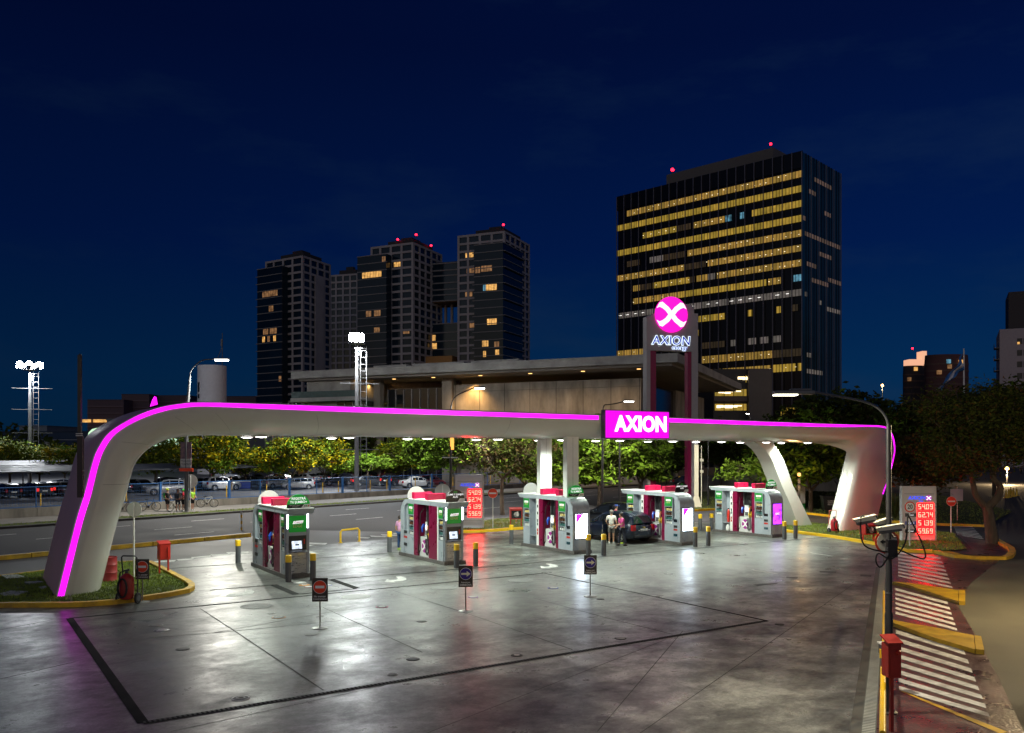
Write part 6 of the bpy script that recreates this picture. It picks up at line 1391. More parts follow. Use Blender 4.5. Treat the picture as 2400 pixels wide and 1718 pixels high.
def agave(px, py, n, h, seed, lab, col=(.06, .085, .022)):
    x, y = gp(px, py); t = thing('agave_plant', lab, 'plant', (x, y, .1)); rnd = random.Random(seed); m_ = MB()
    for i in range(n):
        a, l, w = rnd.uniform(0, 6.28), h * rnd.uniform(.7, 1.15), .05
        d = Vector((math.cos(a), math.sin(a), 0)); e = Vector((-d.y, d.x, 0)) * w; o = rnd.uniform(.15, .75)
        p = [Vector((0, 0, 0)), d * l * o * .5 + Vector((0, 0, l * .6)), d * l * o + Vector((0, 0, l * (1 - o * .45)))]
        m_.add([p[0] - e, p[0] + e, p[1] + e, p[1] - e, p[2]], [(0, 1, 2, 3), (3, 2, 4)])
    m_.build('leaves', mat('agave_leaf', col, .5, var=.4, scale=3), t)
agave(1981, 1206, 34, 1.5, 1, 'spiky green plant between the waste container and the arch leg'); agave(2098, 1218, 60, 2.0, 2, 'tall dry grass clump right of the arch leg'); agave(2088, 1212, 50, 1.8, 3, 'dry grass clump close behind the lamp post', (.09, .075, .03))
for i, (px, py) in enumerate(((2358, 1085), (2364, 1092), (2372, 1084), (2376, 1094), (2383, 1096), (2368, 1100))):
    y = 88 + i; x = (px - CX) * y / FPX; t = thing('traffic_cone', 'slim yellow cone in the cluster on the right street', 'cone', (x, y, 0), 0, 'cones on the right street')
    MB().box(-.2, -.2, 0, .2, .2, .05).lathe([(.13, .05), (.04, .9)], 10).build('cone', M['yellow_b'], t)
# ================================================================== trees
def leaf_mat(name, c1, c2, tr=.25):
    m = mat(name, c1, .75, var=.3, scale=1.1, col2=c2, rvar=0, spec=.08); b = m.node_tree.nodes['Principled BSDF']; b.inputs['Specular IOR Level'].default_value = .08; b.inputs['Roughness'].default_value = .75
    return m
LM = {'flower': leaf_mat('leaf_olive', (.050, .075, .005), (.13, .15, .010)), 'bloom': leaf_mat('blossom_yellow', (.36, .27, .004), (.48, .37, .008)), 'green': leaf_mat('leaf_green', (.055, .12, .008), (.20, .32, .025)),
      'lime': leaf_mat('leaf_lime', (.08, .15, .012), (.18, .27, .03)), 'dark': leaf_mat('leaf_dark', (.022, .034, .006), (.062, .078, .014)), 'rust': leaf_mat('leaf_sign_glow', (.060, .035, .010), (.15, .07, .018)), 'brown': leaf_mat('leaf_brown', (.04, .032, .012), (.09, .06, .02))}  # rust leaves carry the price sign's orange glow in their colour
def tree_mesh(seed, h, trunk_h, rx, ry, rz, clumps, leaves, size, mats, weights, lean=(0, 0), forks=4, tr=.16, flat=.55, droop=0.0, bias=None):
    """trunk with limbs reaching into leaf clumps; returns (trunk MB, crown MB). Crown centre sits at trunk_h + rz."""
    rnd = random.Random(seed); T, Cn = MB(), MB()
    base = Vector((0, 0, 0)); fork = Vector((lean[0], lean[1], trunk_h)); mid = Vector((lean[0] * .3 + rnd.uniform(-.1, .1), lean[1] * .3, trunk_h * .5))
    T.tube(crom([base + Vector((0, 0, -.05)), mid, fork], 4), [tr * 1.35] + [tr * (1.1 - .25 * i / 8) for i in range(8)], 9)
    cc = Vector((lean[0] * 1.3, lean[1] * 1.3, trunk_h + rz * .85)); cl = []
    for i in range(clumps):
        for _ in range(40):
            v = Vector((rnd.uniform(-1, 1), rnd.uniform(-1, 1), rnd.uniform(-1, 1)))
            if .25 < v.length < 1.0 and (v.z > -.75): break
        v = v * (.72 + .28 * rnd.random())
        p = cc + Vector((v.x * rx, v.y * ry, v.z * rz)); cl.append((p, rnd.uniform(.6, 1.25)))
    limbs = []
    for k in range(forks):
        a = 2 * math.pi * (k + rnd.random() * .6) / forks
        e = cc + Vector((math.cos(a) * rx * .55, math.sin(a) * ry * .55, rnd.uniform(-.1, .4) * rz)); m_ = fork.lerp(e, .5) + Vector((0, 0, -.1 * rz))
        path = crom([fork, m_, e], 3); limbs.append(path); T.tube(path, [tr * .62 * (1 - .75 * i / (len(path) - 1)) for i in range(len(path))], 6)
    for p, s in cl:
        q = min((x for L in limbs for x in L), key=lambda x: (x - p).length)
        T.tube([q, q.lerp(p, .5) + Vector((0, 0, -.08)), p], [tr * .2, tr * .13, tr * .05], 4, caps=False)
    cr = (rx * ry * rz) ** (1 / 3) * 1.15 / (clumps ** (1 / 3)) * 1.12
    for p, s in cl:
        mi = rnd.choices(range(len(mats)), weights)[0]
        for _ in range(leaves):
            g = Vector((rnd.gauss(0, .5), rnd.gauss(0, .5), rnd.gauss(0, .5) * flat)); c = p + g * cr * s
            if droop: c.z -= droop * (g.x ** 2 + g.y ** 2) * cr
            u = Vector((rnd.gauss(0, 1), rnd.gauss(0, 1), rnd.gauss(0, .6))).normalized(); w = u.cross(Vector((rnd.gauss(0, 1), rnd.gauss(0, 1), rnd.gauss(0, 1.6)))).normalized()
            z = size * rnd.uniform(.55, 1.35); m2 = mi
            if rnd.random() < .35: m2 = rnd.choices(range(len(mats)), weights)[0]
            Cn.add([c - u * z, c + w * z * .42, c + u * z, c - w * z * .42], [(0, 1, 2, 3)], m2)
    return T, Cn
TREE_CACHE = {}
def tree(label, x, y, kind, sc=1.0, rz=0.0, group='street and parking lot trees', name='tree', **kw):
    key = (kind, tuple(sorted(kw.items())))
    t = thing(name, label, 'tree', (x, y, 0), rz, group); t.scale = (sc,) * 3
    if key in TREE_CACHE:
        for src in TREE_CACHE[key]:
            c = src.copy(); COL.objects.link(c); c.parent = t
        return t
    K = {'flower': dict(h=8, trunk_h=1.7, rx=4.6, ry=4.4, rz=2.8, clumps=90, leaves=84, size=.21, mats=('flower', 'green', 'bloom'), weights=(4.5, 2, 2.0)),
         'olive': dict(h=8, trunk_h=1.6, rx=4.4, ry=4.4, rz=2.7, clumps=80, leaves=84, size=.22, mats=('flower', 'bloom', 'lime'), weights=(5, .7, 1)),
         'green': dict(h=8, trunk_h=1.6, rx=4.0, ry=3.8, rz=3.1, clumps=90, leaves=64, size=.24, mats=('green', 'dark', 'lime'), weights=(4, 2, 1.4)),
         'airy': dict(h=7, trunk_h=2.6, rx=4.2, ry=3.8, rz=1.6, clumps=46, leaves=46, size=.24, mats=('lime', 'green'), weights=(3, 2), flat=.3),
         'dark': dict(h=10, trunk_h=3.2, rx=5.2, ry=4.8, rz=3.4, clumps=90, leaves=70, size=.32, mats=('dark', 'green', 'brown'), weights=(6, 1, 1.3)),
         'dim': dict(h=7, trunk_h=2.8, rx=4.4, ry=4.0, rz=2.3, clumps=80, leaves=44, size=.17, mats=('dark', 'brown', 'green'), weights=(4, 3, 1)),
         'rust': dict(h=7, trunk_h=2.6, rx=4.2, ry=3.8, rz=2.3, clumps=80, leaves=66, size=.22, mats=('rust', 'brown', 'dark'), weights=(3, 2, 2), droop=.35)}[kind]
    K.update(kw); mm = [LM[k] for k in K.pop('mats')]
    T, Cn = tree_mesh(seed=abs(hash(label)) % 9999 if False else sum(map(ord, label)) % 9973, mats=mm, **K)
    a = T.build('trunk', M['bark'], t); b = Cn.build('crown', mm, t)
    TREE_CACHE[key] = (a, b)
    return t
def tpx(px, Y): return (px - CX) * Y / FPX, Y
# yellow flowering trees of the lot
for lab, px, Y, kind, sc, rz in (
    ('round olive tree cut by the left edge, behind the flood mast', 22, 120, 'olive', 1.0, 0.3), ('low olive tree right of the left flood mast', 92, 124, 'olive', .82, 1.2), ('dense yellow-green tree touching the arch leg from behind', 152, 118, 'flower', .86, 2.0),
    ('wide olive green tree seen inside the arch left of the banner post', 365, 116, 'olive', 1.02, 2.6), ('largest yellow blossoming tree right of the banner post', 500, 104, 'flower', 1.12, 0.4), ('yellow blossom bough hanging low over the grey estate car', 575, 112, 'flower', .82, 3.4),
    ('yellow blossoming tree left of the red signal lamp', 685, 106, 'flower', 1.0, 5.1), ('green and yellow tree above the red signal lamp', 760, 112, 'flower', .95, 1.0), ('dull olive tree with few blossoms right of the tall flood mast', 930, 118, 'olive', 1.0, 4.0)):
    x, y = tpx(px, Y); tree(lab, x, y, kind, sc, rz)
for lab, px, Y, kind, sc, rz in (
    ('small airy lime green tree standing by the tall flood mast', 862, 108, 'airy', .82, .5), ('dark green tree behind the lot lamp, above the white saloon', 1010, 112, 'green', 1.15, 1.7), ('dark brownish tree with a reddish trunk right of the left price board', 1178, 66, 'dim', .98, .2),
    ('bright green tree at the left side of the white columns', 1235, 80, 'green', 1.0, 2.2), ('bright green bushy tree between and right of the white columns', 1335, 78, 'green', .92, 4.1), ('large bright green tree right of the white columns', 1405, 76, 'green', 1.08, .9),
    ('darker green tree in front of the pylon legs', 1500, 84, 'green', 1.0, 3.3), ('dim tree in the dark gap right of the pylon legs', 1560, 92, 'dark', .72, 1.1), ('dark tree behind the slim poles under the canopy', 1690, 100, 'dark', .85, 2.0),
    ('small yellow-green tree left of the leaning rear leg', 1772, 72, 'airy', .80, 2.9), ('green tree with a forked pale trunk between the two right legs', 1900, 68, 'green', 1.08, 5.5), ('dark tree right of the forked pale trunk', 1990, 82, 'dark', .8, .2),
    ('tall dark tree in front of the office tower base', 1910, 105, 'dark', 1.2, 3.0), ('tall dark tree above the right end of the canopy', 2010, 100, 'dark', 1.22, 4.4), ('dark tree left of the flag, over the right street', 2120, 92, 'dark', 1.02, 1.9),
    ('dark tree right of the flag near the pale apartment block', 2330, 88, 'dark', 1.2, .8), ('dark tree cut by the right edge of the picture', 2440, 80, 'dark', 1.1, 2.4), ('rust-tinted tree glowing orange behind the right price board', 2150, 66, 'rust', .92, 1.3), ('dark tree filling the hedge line left of the annex', 1820, 125, 'dark', 1.0, 5.0),
    ('dark tree low behind the annex windows', 1640, 135, 'dark', .9, 3.9), ('dim tree far behind the first kiosk trees', 820, 135, 'dark', .95, 1.2), ('dim tree left of the red neon restaurant', 1070, 130, 'dark', .9, 2.2)):
    x, y = tpx(px, Y); tree(lab, x, y, kind, sc, rz)
# big leaning tree beside the right street
x, y = gp(2325, 1274)
t = thing('tree', 'large spreading dark tree with a thick forked trunk beside the right street', 'tree', (x, y, 0), 0, 'street and parking lot trees')
k = y / FPX; o = Vector((x, y, 0)); PX = lambda px, py, dy=0.0: at(px, py, y + dy) - o + Vector((0, dy * 0, 0))
tk = MB(); tk.tube(crom([PX(2327, 1277), PX(2322, 1240), PX(2317, 1205), PX(2312, 1186)], 4), [.42, .34, .31, .30, .29, .28, .28, .27, .27, .26, .26, .26, .26], 10)
tk.tube(crom([PX(2314, 1190), PX(2338, 1165), PX(2344, 1140), PX(2327, 1118), PX(2330, 1080, 1), PX(2350, 1020, 1)], 4), [.22 * (1 - .6 * i / 20) for i in range(21)], 9)
tk.tube(crom([PX(2312, 1190), PX(2288, 1162), PX(2280, 1130), PX(2270, 1090, -1), PX(2240, 1040, -1)], 4), [.19 * (1 - .6 * i / 16) for i in range(17)], 8)
for a in ((2300, 960), (2180, 980), (2380, 940), (2240, 920)): tk.tube(crom([PX(2330, 1085), PX((2330 + a[0]) / 2, (1085 + a[1]) / 2 + 10), PX(*a)], 3), [.10 * (1 - .7 * i / 6) for i in range(7)], 6)
tk.build('trunk', M['bark'], t)
rnd = random.Random(77); cb = MB()
for _ in range(170):
    px, py = rnd.uniform(2180, 2480), rnd.uniform(905, 1145)
    top = 905 + 60 * abs((px - 2290) / 230) ** 1.6
    low = 1090 if px > 2290 else 1110 + (30 if px < 2200 else 0)
    if py < top or py > low: continue
    dy = rnd.uniform(-3.5, 3.5); c0 = PX(px, py, dy) ; c0.y = dy
    rs_ = rnd.uniform(.6, 1.15)
    for _ in range(150):
        c = c0 + Vector((rnd.gauss(0, .55) * rs_ * 1.3, rnd.gauss(0, .55) * rs_, rnd.gauss(0, .3) * rs_))
        u = Vector((rnd.gauss(0, 1), rnd.gauss(0, 1), rnd.gauss(0, .6))).normalized(); w = u.cross(Vector((rnd.gauss(0, 1), rnd.gauss(0, 1), rnd.gauss(0, 1.5)))).normalized(); z = .105 * rnd.uniform(.6, 1.4)
        cb.add([c - u * z, c + w * z * .4, c + u * z, c - w * z * .4], [(0, 1, 2, 3)], rnd.choices((0, 1, 2), (7, 1, .35 if py < 1060 else 4))[0])  # lower clumps get more orange leaves, painting in the sign's glow
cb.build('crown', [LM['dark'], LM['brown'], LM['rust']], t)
# bare shrub, amber lamplight put into its leaf colour
x, y = gp(1884, 1175); t = thing('small_tree', 'small bare-looking tree lit amber behind the leaning leg', 'tree', (x, y, 0)); T, Cn = tree_mesh(31, 3, 1.9, 1.1, 1.0, .8, 18, 24, .12, (0,), (1,), tr=.09); T.build('trunk', M['bark'], t); Cn.build('crown', mat('leaf_amber_lit', (.32, .18, .07), .7), t)
# distant woods on both skylines
def woods(label, x0, x1, Y, y_top, seed):
    rnd = random.Random(seed); m_ = MB(); p0, p1 = at(x0, 1050, Y).x, at(x1, 1050, Y).x; zt = at(0, y_top, Y).z; n = int((p1 - p0) * 11)
    for _ in range(n):
        x = rnd.uniform(p0, p1); h = zt * (.75 + .25 * math.sin(x * .21 + seed) * math.sin(x * .07)); c = Vector((x, Y + rnd.uniform(-3, 3), rnd.uniform(.4, 1) ** .6 * h)); s = .75 * rnd.uniform(.6, 1.5)
        u = Vector((rnd.gauss(0, 1), rnd.gauss(0, 1), rnd.gauss(0, .7))).normalized(); w = u.cross(Vector((rnd.gauss(0, 1), rnd.gauss(0, 1), rnd.gauss(0, 1)))).normalized()
        m_.add([c - u * s, c + w * s * .5, c + u * s, c - w * s * .5], [(0, 1, 2, 3)], 0)
    tag(m_.build('distant_woods', LM['dark']), label, 'woods', kind='stuff')
woods('dark distant tree line along the right skyline', 1760, 2420, 150, 985, 2); woods('dark distant tree line behind the flood mast at left', -60, 330, 200, 990, 4); woods('dark tree belt behind the canopy legs', 1480, 2120, 118, 1015, 9)
# ================================================================== cars
def paint(name, col, metal=.3): return mat('paint_' + name, col, .28, metal=metal, var=.04, scale=.6, rvar=.03, coat=.6)
PT = {k: paint(k, c) for k, c in {'silver': (.42, .43, .44), 'grey': (.13, .135, .14), 'white': (.62, .62, .61), 'black': (.012, .012, .014), 'navy': (.005, .010, .026), 'teal': (.02, .06, .085), 'wine': (.12, .012, .018), 'graphite': (.045, .05, .055), 'red': (.35, .015, .015)}.items()}
m_cg = glass('car_glass', (.010, .012, .014), .04); m_trim = M['dark']
m_head = mat('headlamp_glass', (.55, .58, .6), .12, var=.1); m_tail = mat('tail_red', (.35, .008, .010), .2, var=.1, coat=.5); m_tail_on = glow('tail_lit', (1, .03, .02), .9, (.3, .01, .01), sampled=False)
m_head_on = glow('head_lit', (1, .95, .85), 6, sampled=False)
CARS = {'hatch': dict(L=4.0, W=1.74, belt=.96, hood=.90, r=.31, roof=[(-1.93, .98), (-1.62, 1.36), (-1.0, 1.49), (-.1, 1.50), (.42, 1.42), (1.22, .95)], wb=(-1.2, 1.27), pil=(-1.1, -.22, .55)),
        'saloon': dict(L=4.45, W=1.76, belt=.97, hood=.90, r=.32, roof=[(-1.62, 1.02), (-1.0, 1.36), (-.35, 1.46), (.2, 1.45), (.55, 1.37), (1.32, .95)], wb=(-1.3, 1.38), pil=(-.85, -.05, .62)),
        'estate': dict(L=4.35, W=1.82, belt=1.08, hood=1.03, r=.36, roof=[(-2.08, 1.10), (-1.85, 1.52), (-1.25, 1.66), (-.1, 1.68), (.38, 1.60), (1.02, 1.08)], wb=(-1.28, 1.36), pil=(-1.15, -.22, .55)),
        'minivan': dict(L=4.36, W=1.78, belt=1.04, hood=.98, r=.33, roof=[(-2.10, 1.06), (-1.88, 1.46), (-1.45, 1.62), (-.4, 1.66), (.25, 1.58), (1.25, 1.02)], wb=(-1.3, 1.34), pil=(-1.25, -.35, .55))}
def make_car(kind, opened=False):
    K = CARS[kind]; L, W, belt, hood, r = K['L'], K['W'], K['belt'], K['hood'], K['r']; h = L / 2
    t = thing('parked_car', None, 'car')
    # lower body: sections along x (front is +x)
    S = [(-h, .72, .44, belt - .26), (-h + .05, .84, .34, belt - .10), (-h + .20, .93, .26, belt), (-h + .7, .985, .22, belt + .01), (-.2, 1.0, .20, belt), (h - 1.15, .99, .21, hood), (h - .65, .965, .22, hood - .04), (h - .28, .90, .24, hood - .14), (h - .08, .78, .30, hood - .26), (h, .62, .40, hood - .38)]
    rows = []
    for x, w, z0, z1 in S:
        w *= W / 2; m = z0 + (z1 - z0) * .55
        half = [(w * .82, z0), (w * .965, z0 + .07), (w * .995, z0 + (m - z0) * .6), (w, m), (w * .985, z0 + (z1 - z0) * .82), (w * .93, z1 - .03), (w * .86, z1), (w * .4, z1 + .02)]
        rows.append([(x, y, z) for y, z in half] + [(x, -y, z) for y, z in half[::-1]])
    n = len(rows[0]); g = MB(); vs = [p for q in rows for p in q]
    g.add(vs, [(i * n + k, i * n + (k + 1) % n, (i + 1) * n + (k + 1) % n, (i + 1) * n + k) for i in range(len(rows) - 1) for k in range(n)], 0, True)
    g.add(rows[0], [list(range(n))], 0); g.add(rows[-1], [list(range(n))[::-1]], 0)
    g.build('body', PT['silver'], t, ang=45)
    # cabin
    R_ = K['roof']; zr = max(z for _, z in R_); wb, wt = W / 2 * .87, W / 2 * .66
    wz = lambda z: wb + (wt - wb) * max(0, min(1, (z - belt) / (zr - belt)))
    zb = belt - .02; c = MB(); N = len(R_)
    top = [[(x, wz(z) * .94, z), (x, wz(z) * .5, z + .018), (x, -wz(z) * .5, z + .018), (x, -wz(z) * .94, z)] for x, z in R_]
    c.add([p for q in top for p in q], [(4 * i + k, 4 * i + k + 1, 4 * i + 4 + k + 1, 4 * i + 4 + k) for i in range(N - 1) for k in range(3)], 0, True)
    for s in (1, -1):
        v = [(x, s * wz(z) * .94, z) for x, z in R_] + [(x, s * wz(z - .05), z - .05 if z > belt + .08 else zb) for x, z in R_] + [(x, s * wb * 1.0, zb) for x, z in R_]
        c.add(v, [(i, i + 1, N + i + 1, N + i) for i in range(N - 1)] + [(N + i, N + i + 1, 2 * N + i + 1, 2 * N + i) for i in range(N - 1)], 0, True)
    c.build('cabin', PT['silver'], t, ang=30)
    def rz_at(x):
        for (x0, z0), (x1, z1) in zip(R_, R_[1:]):
            if x0 <= x <= x1: return z0 + (z1 - z0) * (x - x0) / (x1 - x0)
        return belt
    p0, p1, p2 = K['pil']; xr, xf = R_[0][0], R_[-1][0]
    def side(x0, x1, s, slant0=0, slant1=0):
        q = []
        for x, sl in ((x0, slant0), (x1, slant1)): q.append((x, sl))
        zt0, zt1 = rz_at(x0 + slant0) - .09, rz_at(x1 + slant1) - .09; z0 = belt + .035
        pts = [(x0, z0), (x1, z0), (x1 + slant1, zt1), (x0 + slant0, zt0)]
        pts = [(x, s * (wz(z) + .010), z) for x, z in pts]
        MB().add(pts, [(0, 1, 2, 3)] if s < 0 else [(3, 2, 1, 0)]).build('side_window', m_cg, t)
    for s in (1, -1):
        side(p0 + .06, p1 - .03, s); side(p1 + .05, p2 - .02, s, 0, -.10)
        if kind != 'saloon': side(xr + .30, p0 - .04, s, .12, 0)
        side(p2 + .05, xf - .22, s, -.02, -.34)
    (xa, za), (xb, zb_) = R_[-1], R_[-2]
    for nm, (xa, za), (xb, zb_), o in (('windshield', R_[-1], R_[-2], 1), ('rear_window', R_[0], R_[1], -1)):
        f0, f1 = .10, .93; A = (xa + (xb - xa) * f0, za + (zb_ - za) * f0); B = (xa + (xb - xa) * f1, za + (zb_ - za) * f1)
        wa, w2 = wz(A[1]) * .86, wz(B[1]) * .84
        pts = [(A[0] + o * .012, -wa, A[1] + .022), (A[0] + o * .012, wa, A[1] + .022), (B[0] + o * .012, w2, B[1] + .024), (B[0] + o * .012, -w2, B[1] + .024)]
        MB().add(pts, [(0, 1, 2, 3)]).build(nm, m_cg, t)
    for x in K['wb']:
        for s in (1, -1):
            MB().lathe([(r + .055, -.004), (r + .055, .012), (.05, .014)], 26, ax='y').build('wheel_arch', m_trim, t, (x, s * (W / 2 - .012), r), (0, 0, 0 if s > 0 else math.pi))
            w = MB().lathe([(r * .62, -.10), (r * .96, -.10), (r, -.06), (r, .06), (r * .96, .10), (r * .66, .105), (r * .64, .08)], 26, ax='y').build('wheel', M['rubber'], t, (x, s * (W / 2 - .075), r), (0, 0, 0 if s > 0 else math.pi))
            k = MB().lathe([(r * .66, .070), (r * .66, .085), (r * .60, .09), (r * .58, .06)], 24, ax='y')
            for i in range(5):
                a = 2 * math.pi * i / 5; d, e = (math.cos(a), math.sin(a)), (-math.sin(a), math.cos(a))
                P4 = [(d[0] * u + e[0] * v, .088, d[1] * u + e[1] * v) for u, v in ((.02, -.055), (r * .62, -.035), (r * .62, .035), (.02, .055))]; k.add(P4, [(0, 1, 2, 3)])
            k.lathe([(.07, .06), (.06, .095)], 12, ax='y'); k.build('rim', M['rim'], w)
    for s in (1, -1):
        MB().add([(h - .10, s * W * .28, hood - .34), (h - .34, s * W * .452, hood - .28), (h - .42, s * W * .448, hood - .12), (h - .20, s * W * .30, hood - .18)], [(0, 1, 2, 3)] if s > 0 else [(3, 2, 1, 0)]).build('headlight', m_head, t, (.045, s * .012, .02))
        MB().box(-h + .0, min(s * W * .33, s * W * .455), belt - .34, -h + .17, max(s * W * .33, s * W * .455), belt - .03).build('tail_light', m_tail, t, bevel=.02)
        MB().box(-.06, -.05, 0, .06, .10, .12).build('mirror', PT['silver'], t, (xf - .42, s * (W / 2 + .04), belt - .0), (0, 0, 0 if s > 0 else math.pi), bevel=.03)
        for x in (p1 - .16, p2 + -.86 + .0): MB().box(x, min(s * (W / 2 - .01), s * (W / 2 + .02)), belt - .17, x + .18, max(s * (W / 2 - .01), s * (W / 2 + .02)), belt - .14).build('door_handle', m_trim, t)
    MB().box(h - .02, -.42, .36, h + .012, .42, .54).build('grille', m_trim, t, bevel=.01); MB().box(-h - .015, -.26, belt - .36 if kind != 'saloon' else .62, -h + .05, .26, belt - .24 if kind != 'saloon' else .74).build('number_plate', M['white_p'], t)
    MB().box(-h - .02, -W * .40, .34, -h + .06, W * .40, .46).build('rear_bumper', m_trim, t, bevel=.02)
    return t
PAINTED = ('body', 'cabin', 'mirror')
def set_paint(o, m):
    for c in o.children:
        if c.name.split('.')[0] in PAINTED: s = c.material_slots[0]; s.link = 'OBJECT'; s.material = m
def set_mat(o, part, m):
    for c in o.children:
        if c.name.split('.')[0] == part: s = c.material_slots[0]; s.link = 'OBJECT'; s.material = m
PROTO = {}
def car(kind, x, y, rz, col, label, group='cars parked in the lot', tail=False, head=False):
    if kind not in PROTO: o = PROTO[kind] = make_car(kind)
    else: o = dup(PROTO[kind])
    o.location = (x, y, .008); o.rotation_euler = (0, 0, R(rz)); set_paint(o, PT[col]); tag(o, label, 'car', group)
    if tail: set_mat(o, 'tail_light', m_tail_on)
    if head: set_mat(o, 'headlight', m_head_on)
    return o
def cpx(px, py): return gp(px, py)
# rz 0: front to the right (+x); 90: front away from the camera
V1 = zoom(0, 1000, .14985); V2 = zoom(280, 1000, .14985); V3 = zoom(600, 1000, .14985); V4 = zoom(900, 1000, .14985)
for kind, p, rz, col, lab, kw in (
    ('saloon', V1(480, 1075), 196, 'graphite', 'dark grey saloon at far left behind the blue fence', {}), ('saloon', V1(790, 1080), 100, 'black', 'black saloon with lit red tail beside the arch leg', {'tail': True}), ('saloon', V1(960, 1010), 20, 'silver', 'silver saloon half hidden behind the left arch leg', {}),
    ('hatch', V2(80, 1030), 190, 'black', 'black hatchback showing only one wheel right of the arch leg', {}), ('estate', V2(700, 1075), 205, 'silver', 'silver estate car with dark bonnet behind the cyclists', {}), ('saloon', V2(1240, 985), 160, 'teal', 'dark teal saloon behind the banner post', {}),
    ('estate', V2(1570, 1000), 42, 'white', 'white estate car seen from behind with a man at its side', {}), ('saloon', V2(2010, 945), 25, 'graphite', 'grey saloon beneath the low yellow bough', {}),
    ('hatch', V3(330, 965), 40, 'silver', 'silver hatchback seen from behind left of another silver hatchback', {}), ('hatch', V3(625, 985), 205, 'silver', 'silver hatchback facing the fence above the first kiosk', {}), ('saloon', V3(760, 890), 150, 'silver', 'pale blue-grey saloon behind the two silver hatchbacks', {}),
    ('estate', V3(1270, 920), 200, 'black', 'black estate car with glinting headlamps left of the tall flood mast', {'head': False}), ('saloon', V3(1740, 935), 20, 'graphite', 'dark grey saloon behind the foot of the tall flood mast', {'tail': True}), ('estate', V4(130, 930), 70, 'black', 'black estate car with red tail lamps left of the white saloon', {'tail': True}),
    ('saloon', V4(500, 960), 28, 'white', 'white saloon seen from behind near the advertising board', {}), ('hatch', V4(720, 940), 15, 'red', 'dark red hatchback behind the blue fence posts, right of the white saloon', {'tail': True}),
    ('hatch', V3(420, 800), 30, 'graphite', 'dark hatchback in the shade behind the silver pair', {}), ('estate', V2(1640, 850), 20, 'white', 'pale car roof beyond the white estate car', {})):
    x, y = cpx(*p); car(kind, x, y + .8, rz, col, lab, **kw)
# dark rows under the shade roofs
rnd = random.Random(12)
for a0, a1, n, cols in ((26, 64, 95, ('black', 'graphite', 'navy', 'grey')), (72, 110, 101, ('black', 'graphite', 'wine', 'navy')), (110, 148, 95, ('black', 'grey', 'graphite', 'silver'))):
    a = a0
    while a < a1:
        p = rd(a, n); car(rnd.choice(('hatch', 'saloon', 'estate')), p.x, p.y, rnd.choice((142, 322)) + rnd.uniform(-3, 3), rnd.choice(cols), 'dark car parked in the shade under a carport roof', 'cars in the shade under the carports', tail=rnd.random() < .2); a += 2.9
# cars beyond the canopy on the right
for kind, px, py, rz, col, lab, kw in (('saloon', 1845, 1137, 180, 'black', 'dark car with lit headlamps on the road left of the leaning leg', {'head': True}), ('hatch', 2140, 1128, 170, 'silver', 'pale car glimpsed right of the arch leg under the tree glowing orange', {}), ('saloon', 2355, 1092, 95, 'black', 'dark car on the right street with red tail lamps', {'tail': True}), ('saloon', 1610, 1140, 10, 'graphite', 'dim grey car behind the pylon legs', {})):
    x, y = gp(px, py); car(kind, x, y, rz, col, lab, 'cars driving beyond the station', **kw)
# the two dark minivans at the pumps
x, y = gp(1462, 1279)
mv = car('minivan', 5.75, 47.7, 126, 'navy', 'dark blue minivan seen from behind with a door open at the pumps', 'cars at the pumps')
# chrome strip, badge and an open rear-left door with beige lining
MB().box(-2.205, -.42, .70, -2.17, .42, .745).build('chrome_strip', M['rim'], mv); MB().lathe([(.09, -2.20), (.09, -2.17)], 14, (0, 0, .86), ax='x', scale=(1, .5)).build('badge', mat('badge_gold', (.6, .45, .12), .3, metal=.6), mv)
d = MB().zp([(0, 0), (.88, 0), (.88, .06), (0, .06)], .28, 1.0).build('open_door', PT['navy'], mv, (-.2, .90, 0), (0, 0, R(124)), bevel=.02)
MB().zp([(.04, -.02), (.84, -.02), (.84, -.004), (.04, -.004)], .34, .98).build('door_lining', mat('beige_lining', (.34, .31, .22), .7), d); MB().zp([(.06, .01), (.9, .01), (.84, .04), (.10, .04)], 1.0, 1.48).build('door_window', m_cg, d); MB().box(.25, -.06, .62, .75, -.02, .70).build('arm_rest', mat('beige_dark', (.2, .18, .12), .7), d)
MB().box(-1.05, .80, .34, -.22, .897, 1.0).build('door_opening', M['dark'], mv)
x, y = gp(1440, 1248); car('minivan', 6.2, 55.0, 158, 'black', 'black minivan parked at the pumps behind the dark blue one', 'cars at the pumps')
# ================================================================== people
def skin_mesh(name, V, E, Rr, m, parent, sub=1, root=0):
    me = bpy.data.meshes.new('tmp_skin'); me.from_pydata(V, E, []); me.update()
    o = bpy.data.objects.new('tmp_skin', me); COL.objects.link(o)
    o.modifiers.new('skin', 'SKIN'); s = o.modifiers.new('sub', 'SUBSURF'); s.levels = sub; s.render_levels = sub
    for i, r in enumerate(Rr):
        q = r if isinstance(r, tuple) else (r, r); me.skin_vertices[0].data[i].radius = q
    me.skin_vertices[0].data[root].use_root = True
    dg = bpy.context.evaluated_depsgraph_get(); dg.update()
    ev = bpy.data.meshes.new_from_object(o.evaluated_get(dg)); bpy.data.objects.remove(o)
    ev.name = name; ev.materials.clear(); ev.materials.append(m)
    ev.polygons.foreach_set('use_smooth', [True] * len(ev.polygons))
    p = bpy.data.objects.new(name, ev); COL.objects.link(p); p.parent = parent
    return p
CL = {}
def cloth(name, c, var=.12): return mat('cloth_' + name, c, .85, var=var, scale=7, bump=.2, bscale=60)
